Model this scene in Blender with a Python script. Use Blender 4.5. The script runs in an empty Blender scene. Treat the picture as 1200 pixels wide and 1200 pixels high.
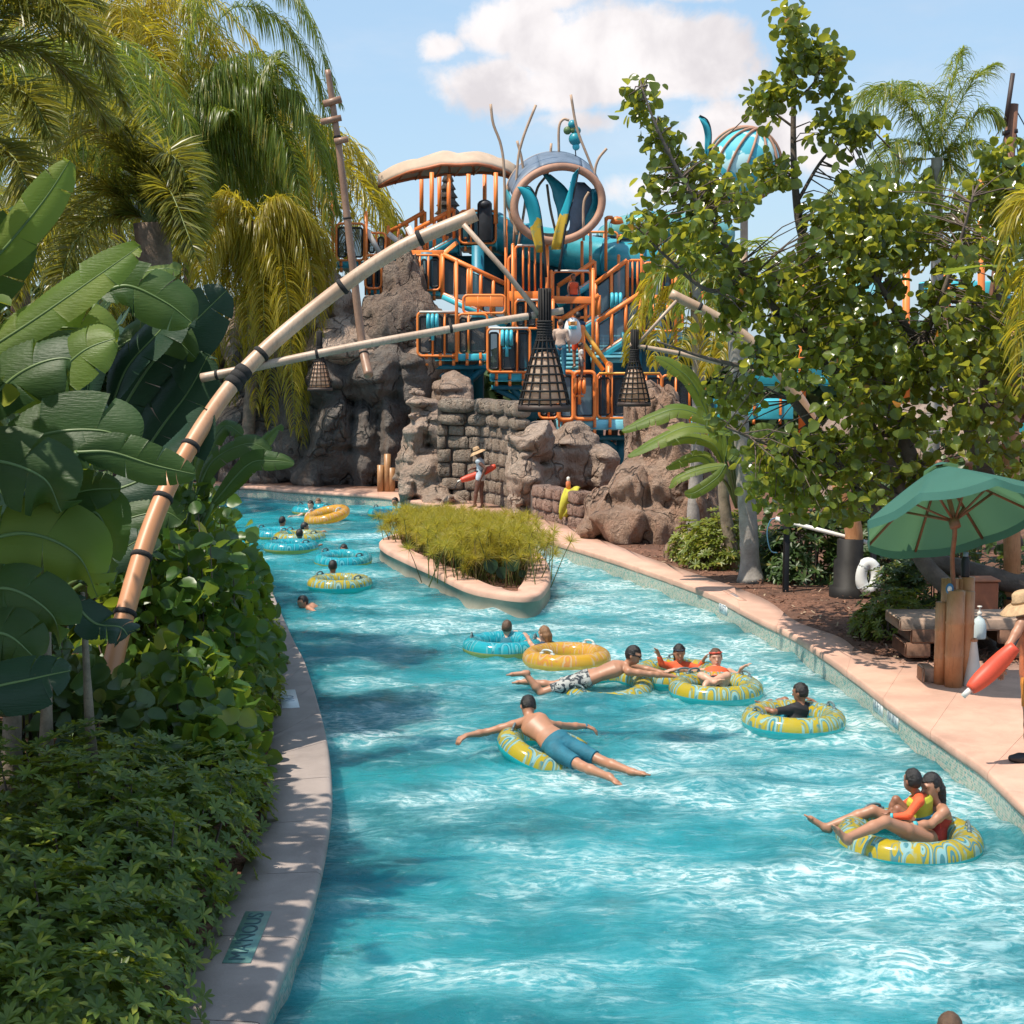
import bpy, math, random
import numpy as np
from math import sin, cos, pi, radians
random.seed(7); np.random.seed(7)
RS = np.random.RandomState(11)
C = bpy.context.scene.collection
SC = bpy.context.scene
F = 1800.0; HZ = 413.0; CAMZ = 4.4
PITCH = math.atan((600 - HZ) / F)
FW = np.array([0, cos(PITCH), -sin(PITCH)]); UP = np.array([0, sin(PITCH), cos(PITCH)]); RT = np.array([1.0, 0, 0])
CAM = np.array([0, 0, CAMZ])
def ray(px, py): return RT * ((px - 600) / F) + UP * ((600 - py) / F) + FW
def P(px, py, Y):
    d = ray(px, py); return CAM + d * (Y / d[1])
def G(px, py, z=0.0):
    d = ray(px, py); return CAM + d * ((z - CAMZ) / d[2])
def V(*a): return np.array(a, float)
def nrm(v):
    v = np.asarray(v, float); n = np.linalg.norm(v, axis=-1, keepdims=True); return v / np.maximum(n, 1e-9)
def lerp(a, b, t): return a + (b - a) * t
def catmull(pts, n):
    p = np.asarray(pts, float); m = len(p)
    if m == 2:
        t = np.linspace(0, 1, n)[:, None]; return p[0] * (1 - t) + p[1] * t
    pp = np.vstack([2 * p[0] - p[1], p, 2 * p[-1] - p[-2]])
    s = np.linspace(0, m - 1, n); i = np.minimum(s.astype(int), m - 2); t = (s - i)[:, None]
    a, b, c, d = pp[i], pp[i + 1], pp[i + 2], pp[i + 3]
    return .5 * (2 * b + (c - a) * t + (2 * a - 5 * b + 4 * c - d) * t**2 + (3 * b - a - 3 * c + d) * t**3)
def resample(pts, step):
    p = np.asarray(pts, float); L = np.r_[0, np.cumsum(np.linalg.norm(np.diff(p, axis=0), axis=1))]
    n = max(2, int(round(L[-1] / step)) + 1); s = np.linspace(0, L[-1], n)
    return np.stack([np.interp(s, L, p[:, k]) for k in range(p.shape[1])], 1)

# ---------------------------------------------------------------- objects
def tag(o, label=None, cat=None, group=None, kind=None):
    if label: o['label'] = label
    if cat: o['category'] = cat
    if group: o['group'] = group
    if kind: o['kind'] = kind
    return o
def thing(name, label, cat, loc=(0, 0, 0), rz=0.0, group=None):
    o = bpy.data.objects.new(name, None); C.objects.link(o)
    o.location = [float(x) for x in loc]; o.rotation_euler = (0, 0, rz); o.empty_display_size = .2
    return tag(o, label, cat, group)
def copy_tree(o, loc=None, rz=None, parent=None):
    c = o.copy(); C.objects.link(c)
    if parent is not None: c.parent = parent
    if loc is not None: c.location = [float(x) for x in loc]
    if rz is not None: c.rotation_euler = (0, 0, rz)
    for ch in list(o.children): copy_tree(ch, None, None, c)
    return c

class MB:
    """collects shapes, then links them as ONE mesh object"""
    def __init__(s): s.v = []; s.f4 = []; s.f3 = []; s.ng = []; s.n = 0; s.uv = None
    def add(s, v, quads=None, tris=None):
        v = np.asarray(v, float).reshape(-1, 3)
        if quads is not None and len(quads): s.f4.append(np.asarray(quads, int).reshape(-1, 4) + s.n)
        if tris is not None and len(tris): s.f3.append(np.asarray(tris, int).reshape(-1, 3) + s.n)
        s.v.append(v); s.n += len(v)
    def poly(s, v):
        v = np.asarray(v, float); s.ng.append(np.arange(len(v)) + s.n); s.v.append(v); s.n += len(v)
    def box(s, c, size, R=None, bev=0.0):
        hx, hy, hz = [q / 2 for q in size]
        if bev <= 0:
            v = np.array([[x, y, z] for x in (-hx, hx) for y in (-hy, hy) for z in (-hz, hz)])
            q = [[0, 1, 3, 2], [4, 6, 7, 5], [0, 4, 5, 1], [2, 3, 7, 6], [0, 2, 6, 4], [1, 5, 7, 3]]
            t = None
        else:
            b = min(bev, hx * .9, hy * .9, hz * .9); v = []; q = []; t = []
            for sx in (-1, 1):
                for sy in (-1, 1):
                    for sz in (-1, 1):
                        v += [[sx * hx, sy * (hy - b), sz * (hz - b)], [sx * (hx - b), sy * hy, sz * (hz - b)], [sx * (hx - b), sy * (hy - b), sz * hz]]
            v = np.array(v); I = lambda sx, sy, sz, k: ((sx > 0) * 4 + (sy > 0) * 2 + (sz > 0)) * 3 + k
            for k, ax in enumerate(((1, 2), (0, 2), (0, 1))):
                for sg in (-1, 1):
                    cor = []
                    for a, b_ in ((-1, -1), (1, -1), (1, 1), (-1, 1)):
                        ss = [0, 0, 0]; ss[k] = sg; ss[ax[0]] = a; ss[ax[1]] = b_; cor.append(I(*ss, k))
                    if (sg < 0) != (k == 1): cor = cor[::-1]
                    q.append(cor)
            for k in range(3):
                o1, o2 = [j for j in range(3) if j != k]
                for a in (-1, 1):
                    for b_ in (-1, 1):
                        s0 = [0, 0, 0]; s1 = [0, 0, 0]
                        s0[k] = -1; s1[k] = 1; s0[o1] = s1[o1] = a; s0[o2] = s1[o2] = b_
                        q.append([I(*s0, o1), I(*s1, o1), I(*s1, o2), I(*s0, o2)])
            for sx in (-1, 1):
                for sy in (-1, 1):
                    for sz in (-1, 1): t.append([I(sx, sy, sz, 0), I(sx, sy, sz, 1), I(sx, sy, sz, 2)])
        if R is not None: v = v @ np.asarray(R).T
        s.add(v + np.asarray(c, float), q, t)
    def bar(s, a, b, w, h=None, up=(0, 0, 1), bev=0.0):
        a = np.asarray(a, float); b = np.asarray(b, float); d = b - a; L = np.linalg.norm(d); x = d / L
        y = np.cross(np.asarray(up, float), x)
        if np.linalg.norm(y) < 1e-4: y = np.cross((0, 1, 0), x)
        y = nrm(y); z = np.cross(x, y)
        s.box((a + b) / 2, (L, w, h or w), np.stack([x, y, z], 1), bev)
    def tube(s, pts, r, sides=10, cap=True, closed=False):
        p = np.asarray(pts, float); n = len(p); r = np.broadcast_to(np.asarray(r, float), (n,))
        if closed: t = nrm(np.roll(p, -1, 0) - np.roll(p, 1, 0))
        else: t = nrm(np.gradient(p, axis=0))
        u = np.cross(t[0], (0, 0, 1.0))
        if np.linalg.norm(u) < 1e-3: u = np.cross(t[0], (1.0, 0, 0))
        u = nrm(u); U = []
        for i in range(n):
            u = nrm(u - t[i] * np.dot(u, t[i])); U.append(u)
        U = np.array(U); W = np.cross(t, U); a = np.linspace(0, 2 * pi, sides, endpoint=False)
        v = p[:, None] + r[:, None, None] * (U[:, None] * np.cos(a)[None, :, None] + W[:, None] * np.sin(a)[None, :, None])
        m = n if closed else n - 1
        i = np.arange(m)[:, None] * sides; i2 = (np.arange(1, m + 1)[:, None] % n) * sides
        j = np.arange(sides)[None]; j2 = (j + 1) % sides
        q = np.stack([i + j, i + j2, i2 + j2, i2 + j], -1).reshape(-1, 4)
        base = s.n; s.add(v.reshape(-1, 3), q)
        if cap and not closed:
            s.ng.append(base + np.arange(sides)[::-1]); s.ng.append(base + (n - 1) * sides + np.arange(sides))
    def lathe(s, prof, sides=20, M=None, o=(0, 0, 0)):
        p = np.asarray(prof, float); n = len(p); a = np.linspace(0, 2 * pi, sides, endpoint=False)
        v = np.stack([p[:, None, 0] * np.cos(a), p[:, None, 0] * np.sin(a), np.repeat(p[:, 1:2], sides, 1)], -1).reshape(-1, 3)
        i = np.arange(n - 1)[:, None] * sides; j = np.arange(sides)[None]; j2 = (j + 1) % sides
        q = np.stack([i + j, i + j2, i + sides + j2, i + sides + j], -1).reshape(-1, 4)
        if M is not None: v = v @ np.asarray(M).T
        s.add(v + np.asarray(o, float), q)
    def grid(s, A):
        A = np.asarray(A, float); n, m = A.shape[:2]
        i = np.arange(n - 1)[:, None] * m; j = np.arange(m - 1)[None]
        s.add(A.reshape(-1, 3), np.stack([i + j, i + j + 1, i + m + j + 1, i + m + j], -1).reshape(-1, 4))
    def ball(s, c, r, n=12, sc=(1, 1, 1)):
        th = np.linspace(0, pi, n // 2 + 2); a = np.linspace(0, 2 * pi, n, endpoint=False)
        v = np.stack([np.sin(th)[:, None] * np.cos(a), np.sin(th)[:, None] * np.sin(a), np.repeat(np.cos(th)[:, None], n, 1)], -1)
        v = v * r * np.asarray(sc); k = len(th)
        i = np.arange(k - 1)[:, None] * n; j = np.arange(n)[None]; j2 = (j + 1) % n
        s.add(v.reshape(-1, 3) + np.asarray(c, float), np.stack([i + j, i + n + j, i + n + j2, i + j2], -1).reshape(-1, 4))
    def inst(s, tv, tq, tt, pos, R, sc):
        pos = np.asarray(pos, float); k = len(pos); tv = np.asarray(tv, float); n = len(tv)
        sc = np.asarray(sc, float)
        if sc.ndim == 1: sc = np.repeat(sc[:, None], 3, 1)
        v = np.einsum('kij,knj->kni', R, tv[None] * sc[:, None]) + pos[:, None]
        off = (np.arange(k) * n)[:, None, None]
        s.add(v.reshape(-1, 3), None if tq is None else (np.asarray(tq)[None] + off).reshape(-1, 4),
              None if tt is None else (np.asarray(tt)[None] + off).reshape(-1, 3))
    def build(s, name, mat, parent=None, smooth=False, world=True):
        me = bpy.data.meshes.new(name)
        v = np.vstack(s.v) if s.v else np.zeros((0, 3))
        if parent is not None and world:
            r_ = parent
            while r_.parent is not None: r_ = r_.parent
            a = -r_.rotation_euler[2]; v = v - np.array(r_.location)
            if abs(a) > 1e-9: v = v @ np.array([[cos(a), -sin(a), 0], [sin(a), cos(a), 0], [0, 0, 1]]).T
        loops = []; starts = []; tot = []; ofs = 0
        for arr, k in ((s.f4, 4), (s.f3, 3)):
            if arr:
                a = np.vstack(arr); loops.append(a.reshape(-1)); m = len(a)
                starts.append(ofs + np.arange(m) * k); tot.append(np.full(m, k)); ofs += m * k
        for g in s.ng:
            loops.append(g); starts.append(np.array([ofs])); tot.append(np.array([len(g)])); ofs += len(g)
        me.vertices.add(len(v)); me.vertices.foreach_set('co', v.astype(np.float32).ravel())
        if loops:
            L = np.concatenate(loops).astype(np.int32); S = np.concatenate(starts).astype(np.int32); T_ = np.concatenate(tot).astype(np.int32)
            me.loops.add(len(L)); me.loops.foreach_set('vertex_index', L)
            me.polygons.add(len(S)); me.polygons.foreach_set('loop_start', S)
            try: me.polygons.foreach_set('loop_total', T_)
            except Exception: pass
            me.update(calc_edges=True); me.validate(verbose=False)
            if smooth: me.polygons.foreach_set('use_smooth', np.ones(len(me.polygons), bool))
        if mat is not None:
            for m in (mat if isinstance(mat, (list, tuple)) else [mat]): me.materials.append(m)
        o = bpy.data.objects.new(name, me); C.objects.link(o)
        if parent is not None: o.parent = parent
        return o

# ---------------------------------------------------------------- materials
class NT:
    def __init__(s, t): s.t = t
    def n(s, typ, ins=None, **kw):
        nd = s.t.nodes.new(typ)
        for k, v in kw.items(): setattr(nd, k, v)
        for k, v in (ins or {}).items(): s.set(nd.inputs[k], v)
        return nd
    def set(s, sock, v):
        if isinstance(v, bpy.types.NodeSocket): s.t.links.new(v, sock)
        elif isinstance(v, bpy.types.Node): s.t.links.new(v.outputs[0], sock)
        elif isinstance(v, (tuple, list)) and sock.type == 'RGBA' and len(v) == 3: sock.default_value = (*v, 1)
        else: sock.default_value = v
    def math(s, op, a, b=0.0, c=None, clamp=False):
        nd = s.n('ShaderNodeMath', operation=op, use_clamp=clamp); s.set(nd.inputs[0], a); s.set(nd.inputs[1], b)
        if c is not None: s.set(nd.inputs[2], c)
        return nd.outputs[0]
    def mix(s, f, a, b):
        nd = s.n('ShaderNodeMix', data_type='RGBA'); s.set(nd.inputs[0], f); s.set(nd.inputs[6], a); s.set(nd.inputs[7], b); return nd.outputs[2]
    def step(s, x, a, b):
        nd = s.n('ShaderNodeMapRange', interpolation_type='SMOOTHSTEP'); s.set(nd.inputs[0], x); s.set(nd.inputs[1], a); s.set(nd.inputs[2], b); return nd.outputs[0]
    def noise(s, vec, scale, detail=4, rough=.5, dist=0.0, typ=None):
        nd = s.n('ShaderNodeTexNoise'); 
        if typ: nd.noise_type = typ
        s.set(nd.inputs['Vector'], vec); s.set(nd.inputs['Scale'], scale); s.set(nd.inputs['Detail'], detail)
        s.set(nd.inputs['Roughness'], rough); s.set(nd.inputs['Distortion'], dist); return nd.outputs[0]
    def mapping(s, vec, scale=(1, 1, 1), rot=(0, 0, 0), loc=(0, 0, 0)):
        nd = s.n('ShaderNodeMapping'); s.set(nd.inputs[0], vec); nd.inputs[1].default_value = loc; nd.inputs[2].default_value = rot; nd.inputs[3].default_value = scale; return nd.outputs[0]
def newmat(name):
    m = bpy.data.materials.new(name); m.use_nodes = True; t = m.node_tree; t.nodes.clear()
    return m, NT(t), t.nodes.new('ShaderNodeOutputMaterial')
def cl(c, k): return tuple(min(1.0, x * k) for x in c)
def M(name, col, rough=.55, var=.2, scale=4.0, bump=0.0, bscale=None, metal=0.0, spec=.5, coat=0.0, col2=None, fine=True):
    m, n, out = newmat(name)
    tc = n.n('ShaderNodeTexCoord').outputs['Object']
    nz = n.noise(tc, scale, 5, .6)
    f = n.step(nz, .3, .7)
    c = n.mix(f, cl(col, 1 - var), col2 or cl(col, 1 + var))
    if fine:
        f2 = n.step(n.noise(tc, scale * 9, 3, .6), .35, .75)
        c = n.mix(n.math('MULTIPLY', f2, .35), c, cl(col, 1 - var * 1.2))
    b = n.n('ShaderNodeBsdfPrincipled', {'Base Color': c, 'Metallic': metal})
    rr = n.math('ADD', rough - .08, n.math('MULTIPLY', nz, .16)); n.set(b.inputs['Roughness'], rr)
    b.inputs['Specular IOR Level'].default_value = spec
    if coat: b.inputs['Coat Weight'].default_value = coat
    if bump:
        bn = n.n('ShaderNodeBump', {'Height': n.noise(tc, bscale or scale * 4, 6, .65), 'Strength': bump, 'Distance': .02}); n.set(b.inputs['Normal'], bn.outputs[0])
    n.set(out.inputs[0], b.outputs[0]); return m
def leafmat(name, c1, c2, tr, rough=.42, tw=.35, c3=None, p3=.0, vein=0.0):
    m, n, out = newmat(name)
    g = n.n('ShaderNodeNewGeometry'); rnd = g.outputs['Random Per Island']
    c = n.mix(rnd, c1, c2)
    if c3 is not None:
        c = n.mix(n.math('GREATER_THAN', n.math('FRACT', n.math('MULTIPLY', rnd, 17.3)), 1 - p3), c, c3)
    tc = n.n('ShaderNodeTexCoord').outputs['Object']
    nz = n.noise(tc, 3.0, 3)
    c = n.mix(n.math('MULTIPLY', n.step(nz, .35, .7), .45), c, cl(c1, .75))
    b = n.n('ShaderNodeBsdfPrincipled', {'Base Color': c, 'Roughness': rough})
    t = n.n('ShaderNodeBsdfTranslucent', {'Color': n.mix(n.math('MULTIPLY', rnd, .5), tr, c2)})
    mx = n.n('ShaderNodeMixShader', {0: tw}); n.set(mx.inputs[1], b.outputs[0]); n.set(mx.inputs[2], t.outputs[0])
    if vein:
        w = n.noise(tc, 40, 2); bn = n.n('ShaderNodeBump', {'Height': w, 'Strength': vein, 'Distance': .01}); n.set(b.inputs['Normal'], bn.outputs[0])
    n.set(out.inputs[0], mx.outputs[0]); return m
# ================================================================= camera, light
cam = bpy.data.cameras.new("camera"); co = bpy.data.objects.new("camera", cam); C.objects.link(co)
co.location = CAM; co.rotation_euler = (pi / 2 - PITCH, 0, 0); cam.sensor_width = 36; cam.lens = F / 1200 * 36
cam.clip_end = 3000; cam.clip_start = .1; SC.camera = co
SC.view_settings.view_transform = 'Standard'; SC.view_settings.look = 'None'; SC.view_settings.exposure = 0.40; SC.view_settings.gamma = 1
SC.view_settings.use_curve_mapping = False
cy = SC.cycles
cy.use_denoising = True; cy.max_bounces = 7; cy.diffuse_bounces = 3; cy.glossy_bounces = 3; cy.transmission_bounces = 4; cy.transparent_max_bounces = 12
cy.sample_clamp_indirect = 6; cy.caustics_reflective = False; cy.caustics_refractive = False
TS = nrm(V(-.44, -.22, 1.0))                     # direction towards the sun
sun = bpy.data.lights.new("sun", 'SUN'); sun.energy = 4.6; sun.angle = radians(.53); sun.color = (1, .92, .79)
so = bpy.data.objects.new("sun", sun); C.objects.link(so)
z = -TS; 
import mathutils
so.rotation_euler = mathutils.Vector(TS).to_track_quat('Z', 'Y').to_euler(); so.location = (-30, 10, 40)
w = bpy.data.worlds.new("World"); SC.world = w; w.use_nodes = True; w.node_tree.nodes.clear(); n = NT(w.node_tree)
sky = n.n('ShaderNodeTexSky', sky_type='NISHITA'); sky.sun_disc = False; sky.sun_elevation = math.asin(TS[2]); sky.sun_rotation = math.atan2(TS[0], TS[1])
sky.air_density = 1.0; sky.dust_density = 1.2; sky.ozone_density = 1.6
d = n.n('ShaderNodeTexCoord').outputs['Generated']; sp = n.n('ShaderNodeSeparateXYZ', {0: d})
ay = n.math('MAXIMUM', n.math('ABSOLUTE', sp.outputs[1]), .08); u = n.math('DIVIDE', sp.outputs[0], ay); v = n.math('DIVIDE', sp.outputs[2], ay)
nz = n.noise(d, 9, 7, .58, .6); nz2 = n.noise(d, 26, 6, .6, .4)
front = n.step(sp.outputs[1], .0, .2)
acc = None
for px, py, rx, ry, k in ((700, 62, 135, 62, 1), (612, 42, 80, 48, 1), (575, 108, 70, 38, .9), (665, 112, 90, 30, .85), (815, 70, 60, 48, .85), (640, 5, 70, 40, .9), (800, 5, 70, 14, .7), (868, 165, 90, 34, .9), (760, 225, 70, 30, .75), (690, 150, 70, 20, .5), (980, 190, 60, 20, .4), (520, 66, 30, 18, .8)):
    u0 = (px - 600) / F; v0 = (HZ - py) / F
    a = n.math('DIVIDE', n.math('SUBTRACT', u, u0), rx / F); b = n.math('DIVIDE', n.math('SUBTRACT', v, v0), ry / F)
    r = n.math('SQRT', n.math('ADD', n.math('MULTIPLY', a, a), n.math('MULTIPLY', b, b)))
    e = n.math('MULTIPLY', n.math('SUBTRACT', 1.15, r), k)
    acc = e if acc is None else n.math('MAXIMUM', acc, e)
dens = n.math('ADD', n.math('MAXIMUM', acc, -1.0), n.math('ADD', n.math('MULTIPLY', n.math('SUBTRACT', nz, .5), 2.6), n.math('MULTIPLY', n.math('SUBTRACT', nz2, .5), 1.1)))
cm = n.math('MULTIPLY', n.step(dens, .08, .62), front)
wisp = n.math('MULTIPLY', n.step(n.noise(n.mapping(d, (2, 2, 7)), 2.2, 6, .6), .5, .8), .22)
cm = n.math('MAXIMUM', cm, wisp, clamp=True)
shade = n.step(n.noise(d, 15, 5, .55, .3), .35, .65)
ccol = n.mix(shade, (4.9, 4.65, 4.8), (6.6, 6.3, 6.3))
skyc = n.mix(.5, sky.outputs[0], (3.5, 5.2, 6.9))
bg = n.n('ShaderNodeBackground', {'Color': n.mix(cm, skyc, ccol), 'Strength': .12})
n.set(n.n('ShaderNodeOutputWorld').inputs[0], bg.outputs[0])

# ================================================================= curves of the river
DZ = .33
Lout = [(240, 1330), (297, 1200), (325, 1133), (343, 1095), (364, 1039), (378, 976), (382.5, 920), (377, 850), (358, 780), (343, 750), (328, 717), (312, 680), (290, 645)]
Lin = [(110, 1330), (189, 1200), (210, 1154), (241, 1102), (270, 1050), (290, 1004), (308, 944), (316, 895), (315, 850), (318, 790), (310, 752), (297, 717), (283, 680), (262, 645)]
Rout = [(1560, 1270), (1300, 1028), (1200, 942), (1153, 898), (1112, 870), (1049, 827), (1010, 797), (970, 768), (929, 742), (880, 719), (843, 700), (800, 683), (740, 662), (680, 643), (628, 628), (586, 615), (547, 602), (500, 590), (450, 581), (390, 577), (330, 573), (250, 569)]
Rin = [(1800, 1130), (1500, 900), (1330, 850), (1240, 800), (1180, 768), (1090, 772), (1017, 766), (983, 746), (933, 728), (890, 699), (800, 667), (745, 648), (690, 626), (640, 608), (600, 597), (570, 589), (540, 583), (500, 578), (450, 573), (390, 571), (330, 568), (250, 565)]
def curve(px, z, n, ext=None):
    p = [G(a, b, z) for a, b in px]
    if ext is not None: p = p + [V(*e) for e in ext]
    return catmull(p, n)
lo = curve(Lout, DZ, 160, [(-9.5, 37.5, DZ), (-16, 40, DZ), (-40, 41, DZ)]); li = curve(Lin, DZ, 160, [(-10.2, 36.6, DZ), (-16.5, 38.6, DZ), (-40, 39.6, DZ)])
ro = curve(Rout, DZ, 220, [(-20, 47.5, DZ), (-40, 47.5, DZ)]); ri = curve(Rin, DZ, 220, [(-20, 48.6, DZ), (-40, 48.6, DZ)])

def concrete(name, col, joint=True):
    m, n, out = newmat(name); tc = n.n('ShaderNodeTexCoord').outputs['Object']
    nz = n.noise(tc, 1.3, 6, .62); f = n.step(nz, .3, .72)
    c = n.mix(f, cl(col, .82), cl(col, 1.12))
    sp_ = n.step(n.noise(tc, 60, 3, .7), .58, .75); c = n.mix(n.math('MULTIPLY', sp_, .28), c, cl(col, .5))
    st = n.step(n.noise(tc, .8, 6, .75, .8), .5, .72); c = n.mix(n.math('MULTIPLY', st, .45), c, cl(col, .55))
    b = n.n('ShaderNodeBsdfPrincipled', {'Base Color': c, 'Roughness': .78})
    bn = n.n('ShaderNodeBump', {'Height': n.noise(tc, 45, 5, .7), 'Strength': .35, 'Distance': .01}); n.set(b.inputs['Normal'], bn.outputs[0])
    n.set(out.inputs[0], b.outputs[0]); return m
DECK = concrete('pink_concrete', (.58, .345, .255)); COPL = concrete('shade_toned_concrete', (.31, .255, .23))  # left path: same concrete as the deck, darkened to hold its shade
def tilemat():
    m, n, out = newmat('mosaic_tile'); tc = n.n('ShaderNodeTexCoord').outputs['Object']
    sp_ = n.n('ShaderNodeSeparateXYZ', {0: tc})
    uu = n.math('ADD', sp_.outputs[1], n.math('MULTIPLY', sp_.outputs[0], -.6))
    cv = n.n('ShaderNodeCombineXYZ', {0: uu, 1: sp_.outputs[2], 2: 0.0}).outputs[0]
    vo = n.n('ShaderNodeTexVoronoi', {'Vector': n.mapping(cv, (1 / .032, 1 / .026, 1)), 'Scale': 1.0, 'Randomness': .12}, feature='F1')
    h = n.n('ShaderNodeSeparateColor', {0: vo.outputs['Color']})
    c = n.mix(h.outputs[0], (.19, .28, .22), (.42, .42, .33))
    c = n.mix(n.math('GREATER_THAN', h.outputs[1], .8), c, (.50, .38, .30))
    c = n.mix(n.math('GREATER_THAN', h.outputs[2], .86), c, (.12, .27, .24))
    grout = n.step(vo.outputs['Distance'], .42, .6); c = n.mix(n.math('MULTIPLY', grout, .7), c, (.55, .5, .44))
    c = n.mix(n.math('GREATER_THAN', sp_.outputs[2], DZ - .075), c, (.13, .24, .3))
    b = n.n('ShaderNodeBsdfPrincipled', {'Base Color': c, 'Roughness': .22}); n.set(out.inputs[0], b.outputs[0]); return m
TILE = tilemat()
def coping(name, outer, inner, mat, seg=1.35, gap=.012):
    """slabs with open joints, rounded nose over the water"""
    mb = MB(); L = np.r_[0, np.cumsum(np.linalg.norm(np.diff(outer, axis=0), axis=1))]; tot = L[-1]
    def at(s): return np.array([np.interp(s, L, outer[:, k]) for k in range(3)]), np.array([np.interp(s, L, inner[:, k]) for k in range(3)])
    k = int(tot / seg)
    for i in range(k):
        s0, s1 = tot * i / k + gap / 2, tot * (i + 1) / k - gap / 2; rows = []
        for s in np.linspace(s0, s1, 7):
            o, q = at(s); e = nrm(q - o); W = np.linalg.norm(q - o); U = V(0, 0, 1)
            prof = [(0.02, -.11), (-.03, -.11), (-.05, -.085), (-.055, -.055), (-.045, -.02), (-.02, -.003), (.02, 0), (W * .5, 0), (W, 0), (W, -.12)]
            rows.append([o + e * a + U * b for a, b in prof])
        mb.grid(np.array(rows)); mb.poly(np.array(rows[0])[::-1]); mb.poly(np.array(rows[-1]))
    o = mb.build(name, mat); tag(o, kind='structure'); return o
coping('path', lo, li, COPL); coping('pavement', ro, ri, DECK, 1.6, .006)
def wallstrip(name, c, mat, z0=-.6, z1=DZ - .06, off=0.0):
    mb = MB(); zs = [z0, 0, .12, z1]; mb.grid(np.array([[[p[0], p[1], z_] for z_ in zs] for p in c])); o = mb.build(name, mat); return tag(o, kind='structure')
wallstrip('pool_wall', lo, TILE); wallstrip('pool_wall', ro, TILE)

# ground: ONE sheet round the river, reaching the horizon
def mulchmat():
    m, n, out = newmat('mulch_soil'); tc = n.n('ShaderNodeTexCoord').outputs['Object']
    c = n.mix(n.step(n.noise(tc, 22, 6, .75), .35, .65), (.085, .035, .02), (.30, .14, .085))
    c = n.mix(n.step(n.noise(tc, 1.1, 4), .4, .65), c, n.mix(n.noise(tc, 30, 3), (.05, .028, .018), (.19, .085, .05)))
    b = n.n('ShaderNodeBsdfPrincipled', {'Base Color': c, 'Roughness': .9})
    bn = n.n('ShaderNodeBump', {'Height': n.noise(tc, 30, 6, .7), 'Strength': .9, 'Distance': .04}); n.set(b.inputs['Normal'], bn.outputs[0])
    n.set(out.inputs[0], b.outputs[0]); return m
MULCH = mulchmat()
GZ = DZ - .03
mb = MB()
rows = []
for t in (0, .004, .012, .03, .1, .4, 1):
    r_ = []
    for p in li:
        r_.append([p[0] + .02 - (600 + p[0]) * t if t else p[0] + .02, p[1], GZ + min(.25, t * 30) * .6])
    rows.append(r_)
mb.grid(rows)
rows = []
m = len(ri)
ang = np.linspace(-.25, 1.35 * pi, m)
outer = np.stack([20 + 900 * np.cos(ang * .8 - .1), 30 + 900 * np.sin(ang * .8 - .1)], 1)
outer[:, 1] = np.where(np.arange(m) > m - 12, np.maximum(outer[:, 1], ri[:, 1]), outer[:, 1])
for t in (0, .002, .006, .02, .1, .4, 1):
    rows.append([[lerp(p[0], q[0], t), lerp(p[1], q[1], t), GZ + min(.12, t * 12) * .5] for p, q in zip(ri, outer)])
mb.grid(rows)
gnd = mb.build('ground', MULCH, smooth=True); tag(gnd, kind='structure')

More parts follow.
